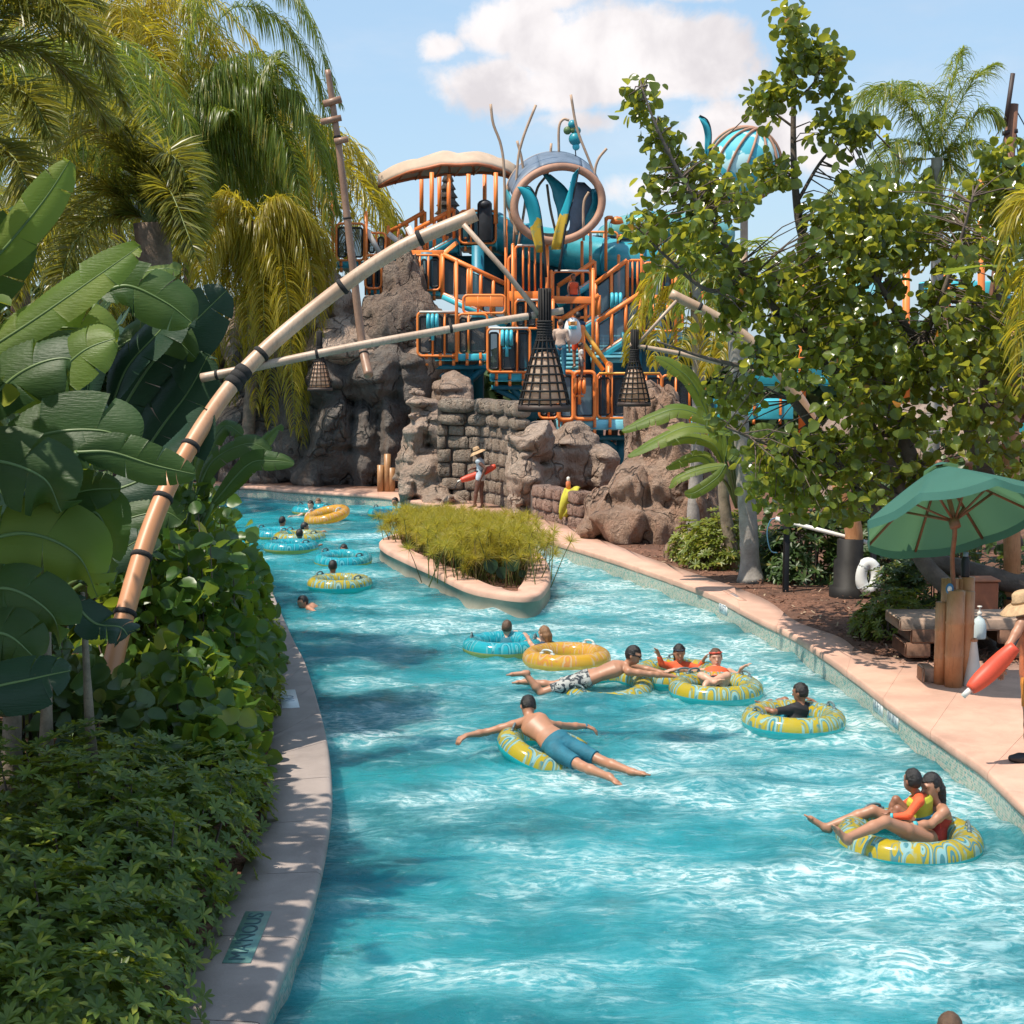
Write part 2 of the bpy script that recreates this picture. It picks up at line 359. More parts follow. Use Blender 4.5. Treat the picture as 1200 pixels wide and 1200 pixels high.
# ================================================================= water
def watermat():
    m, n, out = newmat('pool_water'); tc = n.n('ShaderNodeTexCoord').outputs['Object']
    sp_ = n.n('ShaderNodeSeparateXYZ', {0: tc})
    w1 = n.n('ShaderNodeTexNoise', {'Vector': n.mapping(tc, (.8, 1.0, 0)), 'Scale': .8, 'Detail': 3.0})
    wv = n.n('ShaderNodeVectorMath', {0: tc, 1: n.n('ShaderNodeVectorMath', {0: w1.outputs[1], 1: (.5, .5, .5)}, operation='SUBTRACT').outputs[0]}, operation='MULTIPLY_ADD')
    wv.inputs[0].default_value = (1.1, .9, 0)
    n.t.links.new(w1.outputs[1], wv.inputs[0]); wv.inputs[1].default_value = (1.3, 1.0, 0); n.t.links.new(tc, wv.inputs[2])
    wc = wv.outputs[0]
    big = n.noise(n.mapping(tc, (.42, .72, 0), loc=(3.1, 1.7, 0)), 1.0, 4, .55)
    med = n.noise(n.mapping(wc, (1.2, 2.0, 0)), 1.0, 5, .6)
    fine = n.noise(n.mapping(wc, (2.2, 4.4, 0)), 2.6, 7, .7, .7)
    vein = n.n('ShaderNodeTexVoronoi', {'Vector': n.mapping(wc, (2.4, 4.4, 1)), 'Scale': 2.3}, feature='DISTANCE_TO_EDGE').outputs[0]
    caustic_net = n.math('SUBTRACT', 1, n.step(vein, .0, .16))  # net of caustic light painted into the water colour
    # churned white and painted caustic light thicken towards the right bank; colour darkens leftwards
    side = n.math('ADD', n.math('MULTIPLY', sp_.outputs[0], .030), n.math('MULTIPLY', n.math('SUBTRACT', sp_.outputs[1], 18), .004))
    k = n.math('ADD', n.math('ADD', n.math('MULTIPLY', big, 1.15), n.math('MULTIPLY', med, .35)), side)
    foam_caustics = n.math('MULTIPLY', n.step(k, .70, .98), n.step(n.math('ADD', fine, n.math('MULTIPLY', caustic_net, .085)), .43, .68), clamp=True)  # churned white water plus caustic light painted as the same white
    streak = n.math('MULTIPLY', n.step(n.noise(n.mapping(wc, (1.5, 5.0, 0)), 1.3, 5, .7), .57, .68), n.step(k, .5, .8))
    deep = n.mix(n.step(n.noise(n.mapping(tc, (.35, .6, 0)), 1.0, 3), .35, .65), (.006, .135, .175), (.016, .265, .32))
    lite = n.mix(fine, (.05, .345, .40), (.17, .48, .52))
    c = n.mix(n.step(n.math('ADD', k, n.math('MULTIPLY', n.math('SUBTRACT', fine, .5), .5)), .55, 1.05), deep, lite)
    c = n.mix(n.math('MULTIPLY', streak, .45), c, (.5, .72, .76))
    c = n.mix(n.math('MULTIPLY', foam_caustics, .85), c, (.74, .85, .87))
    b = n.n('ShaderNodeBsdfPrincipled', {'Base Color': c, 'IOR': 1.33})
    b.subsurface_method = 'BURLEY'; b.inputs['Subsurface Weight'].default_value = .75; b.inputs['Subsurface Radius'].default_value = (.5, .8, .9); b.inputs['Subsurface Scale'].default_value = 1.3
    n.set(b.inputs['Roughness'], n.math('ADD', .07, n.math('MULTIPLY', foam_caustics, .4)))
    h = n.math('ADD', n.noise(n.mapping(wc, (3.2, 7.5, 0)), 2.0, 5, .66), n.math('MULTIPLY', n.noise(n.mapping(tc, (1.5, 2.2, 0)), 1.5, 3, .5, .4), 1.2))
    bn = n.n('ShaderNodeBump', {'Height': h, 'Strength': .9, 'Distance': .10}); n.set(b.inputs['Normal'], bn.outputs[0])
    n.set(out.inputs[0], b.outputs[0]); return m
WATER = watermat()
ys = [7.5]
while ys[-1] < 52: ys.append(ys[-1] + .0045 * ys[-1])
ys = np.array(ys); us = np.linspace(0, 1, 150)
rw = np.random.RandomState(3)
X = np.zeros((len(ys), len(us))); Yg = np.repeat(ys[:, None], len(us), 1)
for i, y in enumerate(ys):
    xl = np.interp(y, lo[:, 1], lo[:, 0]) if y < 36 else -45
    k = np.argmax(ro[:, 1]); xr = np.interp(y, ro[:k, 1], ro[:k, 0])
    X[i] = (xl - .25) + us * (xr + .5 - xl + .25)
Zw = np.zeros_like(X)
for k in range(46):
    wl = .28 * 2 ** (rw.rand() * 3.0); a = rw.normal(0, .75) + pi / 2; kk = 2 * pi / wl
    Zw += .0046 * wl ** .8 * np.sin(kk * (cos(a) * X + sin(a) * Yg) + rw.rand() * 6.28 + .8 * np.sin(X * .9 + k) + .6 * np.sin(Yg * 1.1 + 2 * k))
for px_, py_ in ((645, 883), (712, 808), (793, 791), (839, 808), (930, 844), (1065, 984), (590, 757), (664, 771), (398, 684), (357, 711), (402, 656), (341, 641)):
    q = G(px_, py_, 0); dd = np.hypot(X - q[0], Yg - q[1]); Zw += .016 * np.exp(-((dd - .75) / .38) ** 2) * np.cos(dd * 24 + np.sin(X * 7 + Yg * 5))
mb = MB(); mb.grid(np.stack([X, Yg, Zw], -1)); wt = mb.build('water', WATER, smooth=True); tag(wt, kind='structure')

# ---------------------------------------------------------------- depth and warning tiles
WHT = M('white_tile', (.62, .64, .64), .35, .06); INK = M('dark_teal_glaze', (.012, .06, .075), .35, .1); GLZ = M('green_glaze', (.13, .27, .23), .4, .2, 12); GRY = M('grey_ink', (.2, .25, .3), .5, .1)
def text_mesh(s, size, name, mat, loc, R, parent, depth=.002):
    cu = bpy.data.curves.new(name, 'FONT'); cu.body = s; cu.size = size; cu.align_x = 'CENTER'; cu.align_y = 'CENTER'; cu.extrude = depth
    t = bpy.data.objects.new('tmp', cu); C.objects.link(t); bpy.context.view_layer.update()
    me = bpy.data.meshes.new_from_object(t); bpy.data.objects.remove(t)
    co_ = np.zeros(len(me.vertices) * 3, np.float32); me.vertices.foreach_get('co', co_); v = co_.reshape(-1, 3) @ np.asarray(R).T + np.asarray(loc)
    if parent is not None: v = v - np.array(parent.location)
    me.vertices.foreach_set('co', v.astype(np.float32).ravel()); me.update(); me.name = name
    if not me.materials: me.materials.append(mat)
    else: me.materials[0] = mat
    o = bpy.data.objects.new(name, me); C.objects.link(o); o.parent = parent; return o
def floor_tile(px0, px1, wid, txt, size, label, back, ink, flip=1, stretch=1.0):
    a = G(*px0, DZ); b = G(*px1, DZ); ctr = (a + b) / 2; x = nrm(b - a) * flip; U = V(0, 0, 1); y = np.cross(U, x); L = np.linalg.norm(b - a)
    R = np.stack([x, y, U], 1)
    t = thing('depth_marker', label, 'floor marker', ctr + V(0, 0, .001))
    mb = MB(); mb.box(ctr + V(0, 0, .004), (L, wid, .006), R); mb.build('marker_tile', back, t)
    Rs = np.stack([x, y * stretch, U], 1)
    text_mesh(txt, size, 'lettering', ink, ctr + V(0, 0, .0085), Rs, t); return t
floor_tile((277, 1129), (303, 1069), .19, "MA'NOUS", .20, 'green glazed warning tile with dark letters set in the shaded left path', GLZ, INK, 1, .82)
floor_tile((341, 830), (336, 809), .2, "NO", .2, 'small pale blue-grey tile set in the left path beside the hedge', WHT, GRY)
floor_tile((871, 704), (850, 692), .12, "3 FT 0 IN", .1, 'faded depth lettering set flat in the pink pavement near the pole post', DECK, GRY, -1)
def wall_tile(px, py, txt, label):
    p = G(px, py, .19); i = np.argmin(np.linalg.norm(ro[:, :2] - p[:2], axis=1)); tv = nrm(ro[i - 1] - ro[i + 1]); tv[2] = 0; q = ro[i].copy(); q[2] = .17
    if tv[1] > 0: tv = -tv
    nv = np.cross(tv, V(0, 0, 1)); R = np.stack([tv, V(0, 0, 1), nv], 1)
    if nv[0] > 0: nv = -nv
    R = np.stack([tv, V(0, 0, 1), np.cross(tv, V(0, 0, 1))], 1)
    t = thing('depth_marker', label, 'wall marker', q)
    mb = MB(); mb.box(q + nv * .004, (.42, .17, .008), R); mb.build('marker_tile', WHT, t)
    text_mesh(txt, .17, 'lettering', GRY, q + nv * .0095, R, t); return t
wall_tile(846, 713, '3 FT', 'white depth tile on the pool wall beside the mulch bed, farthest')
wall_tile(1031, 826, '3 FT', 'white depth tile on the pool wall in the shadow of the umbrella, upper one')
wall_tile(1049, 840, '0 IN', 'white depth tile on the pool wall in the umbrella shadow, nearest')
# ================================================================= implicit surfaces
def surface_nets(vol, org, h):
    s = vol < 0
    c = np.zeros(np.array(vol.shape) - 1, np.int8)
    sl = lambda a, o: slice(o, a - 1 + o)
    nx, ny, nz = vol.shape
    for a in (0, 1):
        for b in (0, 1):
            for d_ in (0, 1): c += s[sl(nx, a), sl(ny, b), sl(nz, d_)]
    act = np.argwhere((c > 0) & (c < 8)); N = len(act)
    idx = np.full(c.shape, -1, np.int64); idx[tuple(act.T)] = np.arange(N)
    acc = np.zeros((N, 3)); cnt = np.zeros(N)
    cor = [(a, b, d_) for a in (0, 1) for b in (0, 1) for d_ in (0, 1)]
    for p in cor:
        for ax in range(3):
            if p[ax]: continue
            q = list(p); q[ax] = 1
            va = vol[act[:, 0] + p[0], act[:, 1] + p[1], act[:, 2] + p[2]]; vb = vol[act[:, 0] + q[0], act[:, 1] + q[1], act[:, 2] + q[2]]
            m = (va < 0) != (vb < 0); t = np.where(m, va / np.where(m, va - vb, 1), 0)
            pos = np.repeat(np.array(p, float)[None], N, 0); pos[:, ax] = t
            acc += pos * m[:, None]; cnt += m
    v = (act + acc / np.maximum(cnt, 1)[:, None]) * h + org
    quads = []
    for ax in range(3):
        o1, o2 = (ax + 1) % 3, (ax + 2) % 3
        lo_ = [slice(None)] * 3; hi_ = [slice(None)] * 3; lo_[ax] = slice(0, -1); hi_[ax] = slice(1, None)
        e = np.argwhere(s[tuple(lo_)] != s[tuple(hi_)])
        e = e[(e[:, o1] > 0) & (e[:, o2] > 0) & (e[:, o1] < vol.shape[o1] - 1) & (e[:, o2] < vol.shape[o2] - 1)]
        ins = s[tuple(e.T)]
        def cid(d1, d2):
            k = e.copy(); k[:, o1] += d1; k[:, o2] += d2; return idx[tuple(k.T)]
        q = np.stack([cid(-1, -1), cid(0, -1), cid(0, 0), cid(-1, 0)], 1)
        q[~ins] = q[~ins][:, ::-1]; quads.append(q)
    q = np.vstack(quads); q = q[(q >= 0).all(1)]
    return v, q
_LAT = np.random.RandomState(5).rand(32, 32, 32)
def vnoise(p, f, seed=0):
    q = p * f + seed * 7.31; i = np.floor(q).astype(int); t = q - i; t = t * t * (3 - 2 * t); i &= 31; j = (i + 1) & 31
    x0, y0, z0 = i.T; x1, y1, z1 = j.T; tx, ty, tz = t.T; L = _LAT
    a = L[x0, y0, z0] * (1 - tx) + L[x1, y0, z0] * tx; b = L[x0, y1, z0] * (1 - tx) + L[x1, y1, z0] * tx
    c = L[x0, y0, z1] * (1 - tx) + L[x1, y0, z1] * tx; d_ = L[x0, y1, z1] * (1 - tx) + L[x1, y1, z1] * tx
    return (a * (1 - ty) + b * ty) * (1 - tz) + (c * (1 - ty) + d_ * ty) * tz
def fbm(p, f, o=4, seed=0, g=.5):
    r = 0; a = 1; tot = 0
    for k in range(o): r = r + a * vnoise(p, f * 2**k, seed + k); tot += a; a *= g
    return r / tot - .5
def smin(a, b, k):
    if k <= 0: return np.minimum(a, b)
    h = np.maximum(k - np.abs(a - b), 0) / k; return np.minimum(a, b) - h * h * k * .25
def rock(name, blobs, mat, label, cat, voxel=.12, k=.25, amp=.25, freq=.5, ridge=.12, rot=.0, strata=(0.3, .2, 1.0), zmin=-.3, group=None, crack=.0, parent=None, facet=.85):
    """boulders from (px, py, Y, rx_px, ry_px, depth_m[, tilt]) ellipsoids, weathered by noise"""
    E = []
    for b in blobs:
        px, py, Y, rx, ry, dy = b[:6]; tilt = b[6] if len(b) > 6 else 0
        c = P(px, py, Y); s_ = Y / F; E.append((c, np.array([rx * s_, dy, ry * s_]), tilt))
    lo_ = np.min([c - r.max() * V(1, 1, 1) * .0 - np.maximum(r, 0) * 1.35 - .3 for c, r, t in E], 0); hi_ = np.max([c + r * 1.35 + .3 for c, r, t in E], 0)
    lo_[2] = max(lo_[2], zmin)
    sh = np.ceil((hi_ - lo_) / voxel).astype(int) + 1
    g = np.stack(np.meshgrid(*[lo_[i] + np.arange(sh[i]) * voxel for i in range(3)], indexing='ij'), -1).reshape(-1, 3)
    wv = np.stack([fbm(g, freq, 3, 1), fbm(g, freq, 3, 2), fbm(g, freq, 3, 3)], 1) * amp * 1.3
    q = g + wv; d_ = np.full(len(g), 9.0)
    for c, r, t in E:
        x = q - c
        if t:
            a = radians(t); x = np.stack([x[:, 0] * cos(a) + x[:, 2] * sin(a), x[:, 1], -x[:, 0] * sin(a) + x[:, 2] * cos(a)], 1)
        e = x / r; L = np.linalg.norm(e, axis=1); rn = np.random.RandomState(int(abs(c[0] * 37 + c[2] * 91)) % 9999); N_ = nrm(rn.normal(0, 1, (15, 3))); L2 = (e @ N_.T / rn.uniform(.78, 1.0, 15)).max(1)
        d_ = smin(d_, (lerp(L, L2, facet) - 1) * r.min(), k)
    st = np.asarray(strata)
    d_ += amp * .7 * fbm(g, freq * 2.4, 5, 9) + ridge * (np.abs(fbm(g * st, freq * 3.2, 3, 14)) * -2 + .22)
    if crack: d_ += crack * np.maximum(0, .05 - np.abs(fbm(g * st, freq * 1.1, 2, 21))) * 7
    v, qd = surface_nets(d_.reshape(sh), lo_, voxel)
    mb = MB(); mb.add(v, qd); o = mb.build(name, mat, parent, smooth=True)
    if parent is None: tag(o, label, cat, group)
    return o
def rockmat(name, c1, c2, c3, sc=.7):
    m, n, out = newmat(name); tc = n.n('ShaderNodeTexCoord').outputs['Object']
    a = n.noise(tc, sc, 7, .65, .6); b_ = n.noise(n.mapping(tc, (1.2, 1.2, .45), rot=(.3, .5, .2)), sc * 3, 7, .7, .4); c_ = n.noise(tc, sc * 24, 5, .75)
    c = n.mix(n.step(a, .36, .64), c1, c2); c = n.mix(n.math('MULTIPLY', n.step(b_, .45, .65), .75), c, c3)
    c = n.mix(n.math('MULTIPLY', n.step(c_, .52, .7), .55), c, cl(c1, .42)); c = n.mix(n.math('MULTIPLY', n.step(c_, .46, .3), .3), c, cl(c2, 1.35))
    wv = n.n('ShaderNodeVectorMath', {0: n.n('ShaderNodeTexNoise', {'Vector': tc, 'Scale': sc * 1.6, 'Detail': 3.0}).outputs[1], 2: n.mapping(tc, (1.0, 1.0, .5), rot=(.25, .45, .1))}, operation='MULTIPLY_ADD'); wv.inputs[1].default_value = (.9, .9, .9)
    vo = n.n('ShaderNodeTexVoronoi', {'Vector': wv.outputs[0], 'Scale': sc * 1.5}, feature='DISTANCE_TO_EDGE').outputs['Distance']
    crk = n.math('MULTIPLY', n.math('SUBTRACT', 1, n.step(vo, .0, .05)), n.step(n.noise(tc, sc * 1.3, 3), .42, .58)); c = n.mix(n.math('MULTIPLY', crk, .75), c, cl(c1, .22))
    b = n.n('ShaderNodeBsdfPrincipled', {'Base Color': c, 'Roughness': .85})
    h = n.math('ADD', n.math('SUBTRACT', n.noise(tc, sc * 9, 8, .72), n.math('MULTIPLY', crk, .9)), n.math('MULTIPLY', n.noise(n.mapping(tc, (1, 1, .35), rot=(.2, .6, 0)), sc * 5, 5, .6, .5), 1.2))
    bn = n.n('ShaderNodeBump', {'Height': h, 'Strength': 1.0, 'Distance': .28}); n.set(b.inputs['Normal'], bn.outputs[0])
    n.set(out.inputs[0], b.outputs[0]); return m
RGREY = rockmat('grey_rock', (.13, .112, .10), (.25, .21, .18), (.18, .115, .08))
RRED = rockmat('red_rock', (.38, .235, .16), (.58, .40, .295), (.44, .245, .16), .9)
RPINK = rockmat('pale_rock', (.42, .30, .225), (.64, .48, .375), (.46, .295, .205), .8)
# tall shaded cliff behind the far bend
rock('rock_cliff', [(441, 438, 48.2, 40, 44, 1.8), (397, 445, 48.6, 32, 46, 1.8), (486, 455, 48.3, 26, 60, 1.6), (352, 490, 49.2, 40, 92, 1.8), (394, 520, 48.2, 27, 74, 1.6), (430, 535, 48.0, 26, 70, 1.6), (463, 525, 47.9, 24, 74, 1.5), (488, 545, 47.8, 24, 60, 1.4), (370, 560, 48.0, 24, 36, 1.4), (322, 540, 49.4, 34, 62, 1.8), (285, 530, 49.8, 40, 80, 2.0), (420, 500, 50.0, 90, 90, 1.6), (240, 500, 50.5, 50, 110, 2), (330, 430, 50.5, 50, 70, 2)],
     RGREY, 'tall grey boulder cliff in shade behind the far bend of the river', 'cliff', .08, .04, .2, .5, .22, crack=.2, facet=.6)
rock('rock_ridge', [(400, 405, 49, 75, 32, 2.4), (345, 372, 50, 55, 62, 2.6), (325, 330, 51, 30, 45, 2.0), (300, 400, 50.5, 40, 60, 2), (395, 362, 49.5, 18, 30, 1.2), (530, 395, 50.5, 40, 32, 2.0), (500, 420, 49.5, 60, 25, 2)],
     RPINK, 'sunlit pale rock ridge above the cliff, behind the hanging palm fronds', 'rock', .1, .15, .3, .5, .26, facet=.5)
rock('rock_spire', [(478, 310, 49.2, 11, 34, .55, 14), (466, 340, 49.2, 15, 40, .8, 18), (487, 350, 49.2, 13, 50, .8), (447, 372, 48.6, 20, 30, 1.0, 35), (470, 385, 48.6, 42, 46, 1.3), (430, 392, 48.4, 26, 26, 1.0), (505, 392, 48.8, 22, 30, 1.1)],
     rockmat('spire_rock', (.24, .17, .13), (.36, .27, .21), (.22, .14, .10), .9), 'gnarled brown rock spire rising beside the orange stairs, like a tree stump', 'rock', .07, .15, .2, .8, .22, strata=(1.2, 1.2, .22), facet=.25)
rock('rock_outcrop', [(486, 525, 43.6, 14, 42, .8, -12), (500, 560, 43.2, 24, 34, 1.0), (508, 500, 44.5, 18, 44, 1.2, 25), (530, 462, 46, 26, 26, 1.4, 30), (478, 572, 42.9, 12, 26, .7), (513, 582, 42.4, 18, 16, .8), (530, 590, 41.9, 20, 9, .8)],
     RPINK, 'jagged sunlit rock outcrop between the cliff and the stone block wall', 'rock', .06, .08, .22, .8, .26, facet=.7)
rock('standing_boulder', [(614, 562, 39.3, 22, 54, .9, 4), (624, 520, 39.9, 24, 30, 1.0), (640, 556, 40.2, 20, 40, 1.0, -12), (668, 540, 41.2, 34, 42, 1.2), (700, 550, 41.5, 30, 34, 1.3), (612, 600, 39.0, 12, 14, .5)],
     RPINK, 'big upright boulder with one sunlit side, between the block walls', 'boulder', .06, .12, .18, .8, .24, crack=.2, facet=.5)
rock('perched_boulder', [(592, 503, 41.6, 15, 18, .55, 20), (588, 522, 41.8, 9, 12, .4)], RRED, 'small rounded boulder stuck on the block wall above the lifeguard', 'boulder', .06, .1, .12, 1.0, .08)
rock('large_boulder', [(772, 516, 35.6, 36, 56, 1.4, -10), (746, 572, 34.8, 34, 50, 1.5, -24), (790, 566, 34.8, 48, 66, 1.6), (713, 602, 34.6, 28, 34, 1.2, -20), (690, 622, 34.4, 18, 22, .9), (748, 618, 33.8, 58, 34, 1.4), (816, 604, 34.2, 30, 50, 1.4)],
     RRED, 'huge reddish sloping boulder on the right bank behind the banana leaves', 'boulder', .06, .1, .22, .6, .34, strata=(1.1, .6, -.5), crack=.22, facet=.6)
rock('low_boulder', [(806, 655, 30.5, 26, 20, .7), (840, 648, 31, 20, 16, .6)], RRED, 'low rounded boulder in shade below the young banana plant', 'boulder', .06, .15, .16, .9, .1)
rock('far_boulder', [(1160, 470, 40, 40, 40, 2), (1130, 520, 39, 60, 36, 2), (1060, 500, 41, 40, 30, 2), (1000, 520, 41, 46, 40, 2), (1120, 590, 40, 90, 40, 2), (1020, 580, 41, 70, 40, 2)], RPINK, 'pale rocks seen through the leaves of the right hand tree', 'rock', .14, .3, .3, .5, .2)
def sblock(mb, c, size, R, e, rr):
    th = np.linspace(0, pi, 11); a = np.linspace(0, 2 * pi, 20, endpoint=False); f = lambda q: np.sign(q) * np.abs(q) ** e
    v = np.stack([f(np.sin(th))[:, None] * f(np.cos(a))[None], f(np.sin(th))[:, None] * f(np.sin(a))[None], np.repeat(f(np.cos(th))[:, None], 20, 1)], -1).reshape(-1, 3)
    v = v * (1 + .05 * np.sin(v @ rr.normal(0, 2.5, 3) + rr.rand() * 6))[:, None] * np.array(size) / 2
    i = np.arange(10)[:, None] * 20; j = np.arange(20)[None]; j2 = (j + 1) % 20
    mb.add(v @ np.asarray(R).T + np.asarray(c), np.stack([i + j, i + 20 + j, i + 20 + j2, i + j2], -1).reshape(-1, 4))
# block walls: every block a bevelled, slightly crooked stone
def block_wall(name, path, courses, mat, label, bw, depth=.5, seed=1, jit=.02):
    rr = np.random.RandomState(seed); mb = MB(); L = np.r_[0, np.cumsum(np.linalg.norm(np.diff(path, axis=0), axis=1))]
    def at(s): return V(np.interp(s, L, path[:, 0]), np.interp(s, L, path[:, 1]), 0)
    z_ = GZ - .1
    for h, wmul, bev, out_ in courses:
        s = -rr.rand() * bw
        while s < L[-1] - .1:
            ww = bw * wmul * rr.uniform(.7, 1.3); a, b_ = at(max(s, 0)), at(min(s + ww, L[-1])); t = b_ - a; ln = np.linalg.norm(t)
            if ln > .12:
                x = t / ln; y = V(-x[1], x[0], 0); y = y if y[1] > 0 else -y
                x = nrm(x + rr.normal(0, jit, 3)); y = nrm(y - x * np.dot(x, y)); zz = np.cross(x, y)
                sblock(mb, (a + b_) / 2 + y * (depth / 2 - out_ + rr.normal(0, .018)) + V(0, 0, z_ + h / 2), (ln - .01, depth, h - .01), np.stack([x, y, zz], 1), .34 if bev < .1 else .62, rr)
            s += ww
        z_ += h
    mb2 = MB(); zt = z_
    mb2.grid([[p + V(0, .12, -.4), V(p[0], p[1] + .12, zt - .15)] for p in path * V(1, 1, 0)])
    o = thing(name, label, 'wall', (path[len(path) // 2][0], path[len(path) // 2][1], GZ))
    mb.build('stone_blocks', mat, o, True); mb2.build('mortar', M('mortar', (.1, .08, .07), .9, .2), o); return o
STONE = rockmat('block_stone', (.36, .275, .21), (.58, .455, .355), (.42, .285, .20), 1.6)
STONE2 = rockmat('red_block_stone', (.42, .25, .19), (.62, .42, .33), (.46, .27, .2), 1.8)
pth = catmull([G(513, 586, DZ), G(532, 586, DZ), G(556, 587.5, DZ), G(582, 592, DZ), G(606, 600, DZ)], 40)
rr = np.random.RandomState(4)
block_wall('stone_wall', pth, [(rr.uniform(.25, .42), 1, .045, 0) for _ in range(6)] + [(.34, 2.0, .14, .08), (.42, 2.4, .2, .10)], STONE, 'curved grey stone block wall with rounded capstones behind the far lifeguard', .52)
pth = catmull([G(622, 606, DZ), G(645, 611, DZ), G(680, 618, DZ)], 16)
block_wall('stone_wall', pth, [(.34, 1, .03, 0), (.31, 1, .03, 0), (.30, 1, .03, .01)], STONE2, 'low reddish block wall with a yellow towel hanging over it', .36, .5, 9, .012)
# ================================================================= water play tower
ORG = M('orange_paint', (.95, .25, .05), .42, .12, 1.5); TEAL = M('teal_paint', (.07, .50, .60), .4, .15, 1.2); DTEAL = M('dark_teal_paint', (.015, .19, .28), .45, .2, 1.5)
BLK = M('black_rubber', (.012, .012, .014), .5, .2); RAILW = M('worn_white_rail', (.72, .66, .6), .4, .1); YEL = M('yellow_paint', (.85, .42, .06), .45, .1)
LTEAL = M('light_teal_paint', (.22, .58, .66), .4, .12, 2)
def meshmat(name, col, op):
    m, n, out = newmat(name); tc = n.n('ShaderNodeTexCoord').outputs['Object']
    b = n.n('ShaderNodeBsdfPrincipled', {'Base Color': n.mix(n.noise(tc, 2.0, 4), cl(col, .6), cl(col, 1.5)), 'Roughness': .25})
    t = n.n('ShaderNodeBsdfTransparent', {'Color': (.75, .82, .85)}); mx = n.n('ShaderNodeMixShader', {0: op}); n.set(mx.inputs[1], t.outputs[0]); n.set(mx.inputs[2], b.outputs[0])
    n.set(out.inputs[0], mx.outputs[0]); return m
PANEL = meshmat('dark_mesh', (.035, .04, .048), .72); PANELB = meshmat('clear_panel', (.20, .28, .33), .62)
TW = thing('play_tower', 'orange and teal water play tower of platforms, stairs and railings behind the rocks', 'play tower', P(620, 480, 50))
def rrect(x0, y0, x1, y1, Y, r=5, n=4):
    pts = []
    for cx, cy_, a0 in ((x1 - r, y0 + r, -90), (x1 - r, y1 - r, 0), (x0 + r, y1 - r, 90), (x0 + r, y0 + r, 180)):
        for k in range(n + 1):
            a = radians(a0 + 90 * k / n); pts.append(P(cx + r * cos(a), cy_ + r * sin(a), Y))
    return pts
def frame(x0, y0, x1, y1, Y, r=.04, divs=(), panel=PANEL, rail=None, par=TW, gear=None):
    """rounded tube frame with mullions and a rubber edged infill panel"""
    mb = MB(); mb.tube(rrect(x0, y0, x1, y1, Y), r, 8, closed=True)
    xs = [x0] + list(divs) + [x1]
    for x in divs: mb.tube([P(x, y0, Y), P(x, y1, Y)], r * .85, 8)
    fr = mb.build('railing', ORG, par, True)
    if rail is not None:
        m2 = MB(); m2.tube([P(x0 + 2, y0 - .6, Y - .03), P(x1 - 2, y0 - .6, Y - .03)], r * .8, 8); m2.build('handrail', rail, par, True)
    if panel is not None:
        mp = MB(); me = MB()
        for a, b in zip(xs[:-1], xs[1:]):
            if b - a < 7: continue
            q = rrect(a + 2.5, y0 + 5, b - 2.5, y1 - 4, Y + .02, 2.5, 3); me.tube(q, .035, 6, closed=True); mp.poly(np.array(rrect(a + 2.8, y0 + 5.3, b - 2.8, y1 - 4.3, Y + .03, 2.5, 3)))
        e = me.build('infill_panel', BLK, fr); me2 = mp.build('mesh_sheet', panel, fr)
    return fr
def deck(x0, x1, y0, y1, Y, depth=2.6, mat=TEAL, legs=True, back=True, tabs=3):
    a = P(x0, y0, Y); b = P(x1, y1, Y); mb = MB(); h = a[2] - b[2]
    mb.box((a + b) / 2 + V(0, depth / 2 + .06, 0), (b[0] - a[0], depth, h), None, .03)
    mb.build('platform', mat, TW)
    for k in range(tabs):
        m2 = MB(); x = lerp(a[0], b[0], (k + .5) / tabs); m2.box((x, a[1] + .035, a[2] - h * .3), (.09, .04, h * .9), None, .01)
        m2.tube([V(x, a[1] + .1, b[2] + .02), V(x, a[1] + .1, b[2] - .14)], .05, 8); m2.build('bracket', ORG, TW, False)
def posts(lst, mat=ORG, name='post', r=.052):
    for x, y0, y1, Y in lst:
        mb = MB(); mb.tube([P(x, y0, Y), P(x, y1, Y)], r, 10); mb.ball(P(x, y0, Y), r * 1.02, 10); mb.build(name, mat, TW, True)
def beam(a, b, w, h, mat=ORG, name='beam', dy=0):
    mb = MB(); mb.bar(P(*a), P(*b), w, h, bev=.015); return mb.build(name, mat, TW)
def truss(x0, x1, y, xk, yk, Y, mat=DTEAL):
    mb = MB(); Yb = Y + .5
    mb.bar(P(x0, y, Yb), P(x1, y, Yb), .22, .14)
    for xx in (lerp(x0, xk, .12), lerp(x0, x1, .5) if abs(xk - x1) < 20 else lerp(x1, xk, .2)): mb.bar(P(xx, y + 1.5, Yb), P(xk, yk, Yb + .6), .16, .16)
    mb.bar(P(xk + 2, y + 1, Yb + .6), P(xk + 2, yk + 14, Yb + .6), .5, .4)
    mb.bar(P(xk - 6, yk + 5, Yb + .6), P(xk + 10, yk + 5, Yb + .6), .12, .5)
    mb.build('support_bracket', mat, TW)
def stair(a, b, Y, width, n, mat=LTEAL):
    """a flight rising from pixel a to pixel b, going away from the camera"""
    mb = MB(); A = P(a[0], a[1], Y); B = P(b[0], b[1], Y + 1.6)
    for k in range(n):
        c = lerp(A, B, (k + .5) / n); mb.box(c, (width, .34, .07), None, .012); mb.box(c + V(0, .15, -.1), (width, .03, .17))
    mb.build('stair', mat, TW)
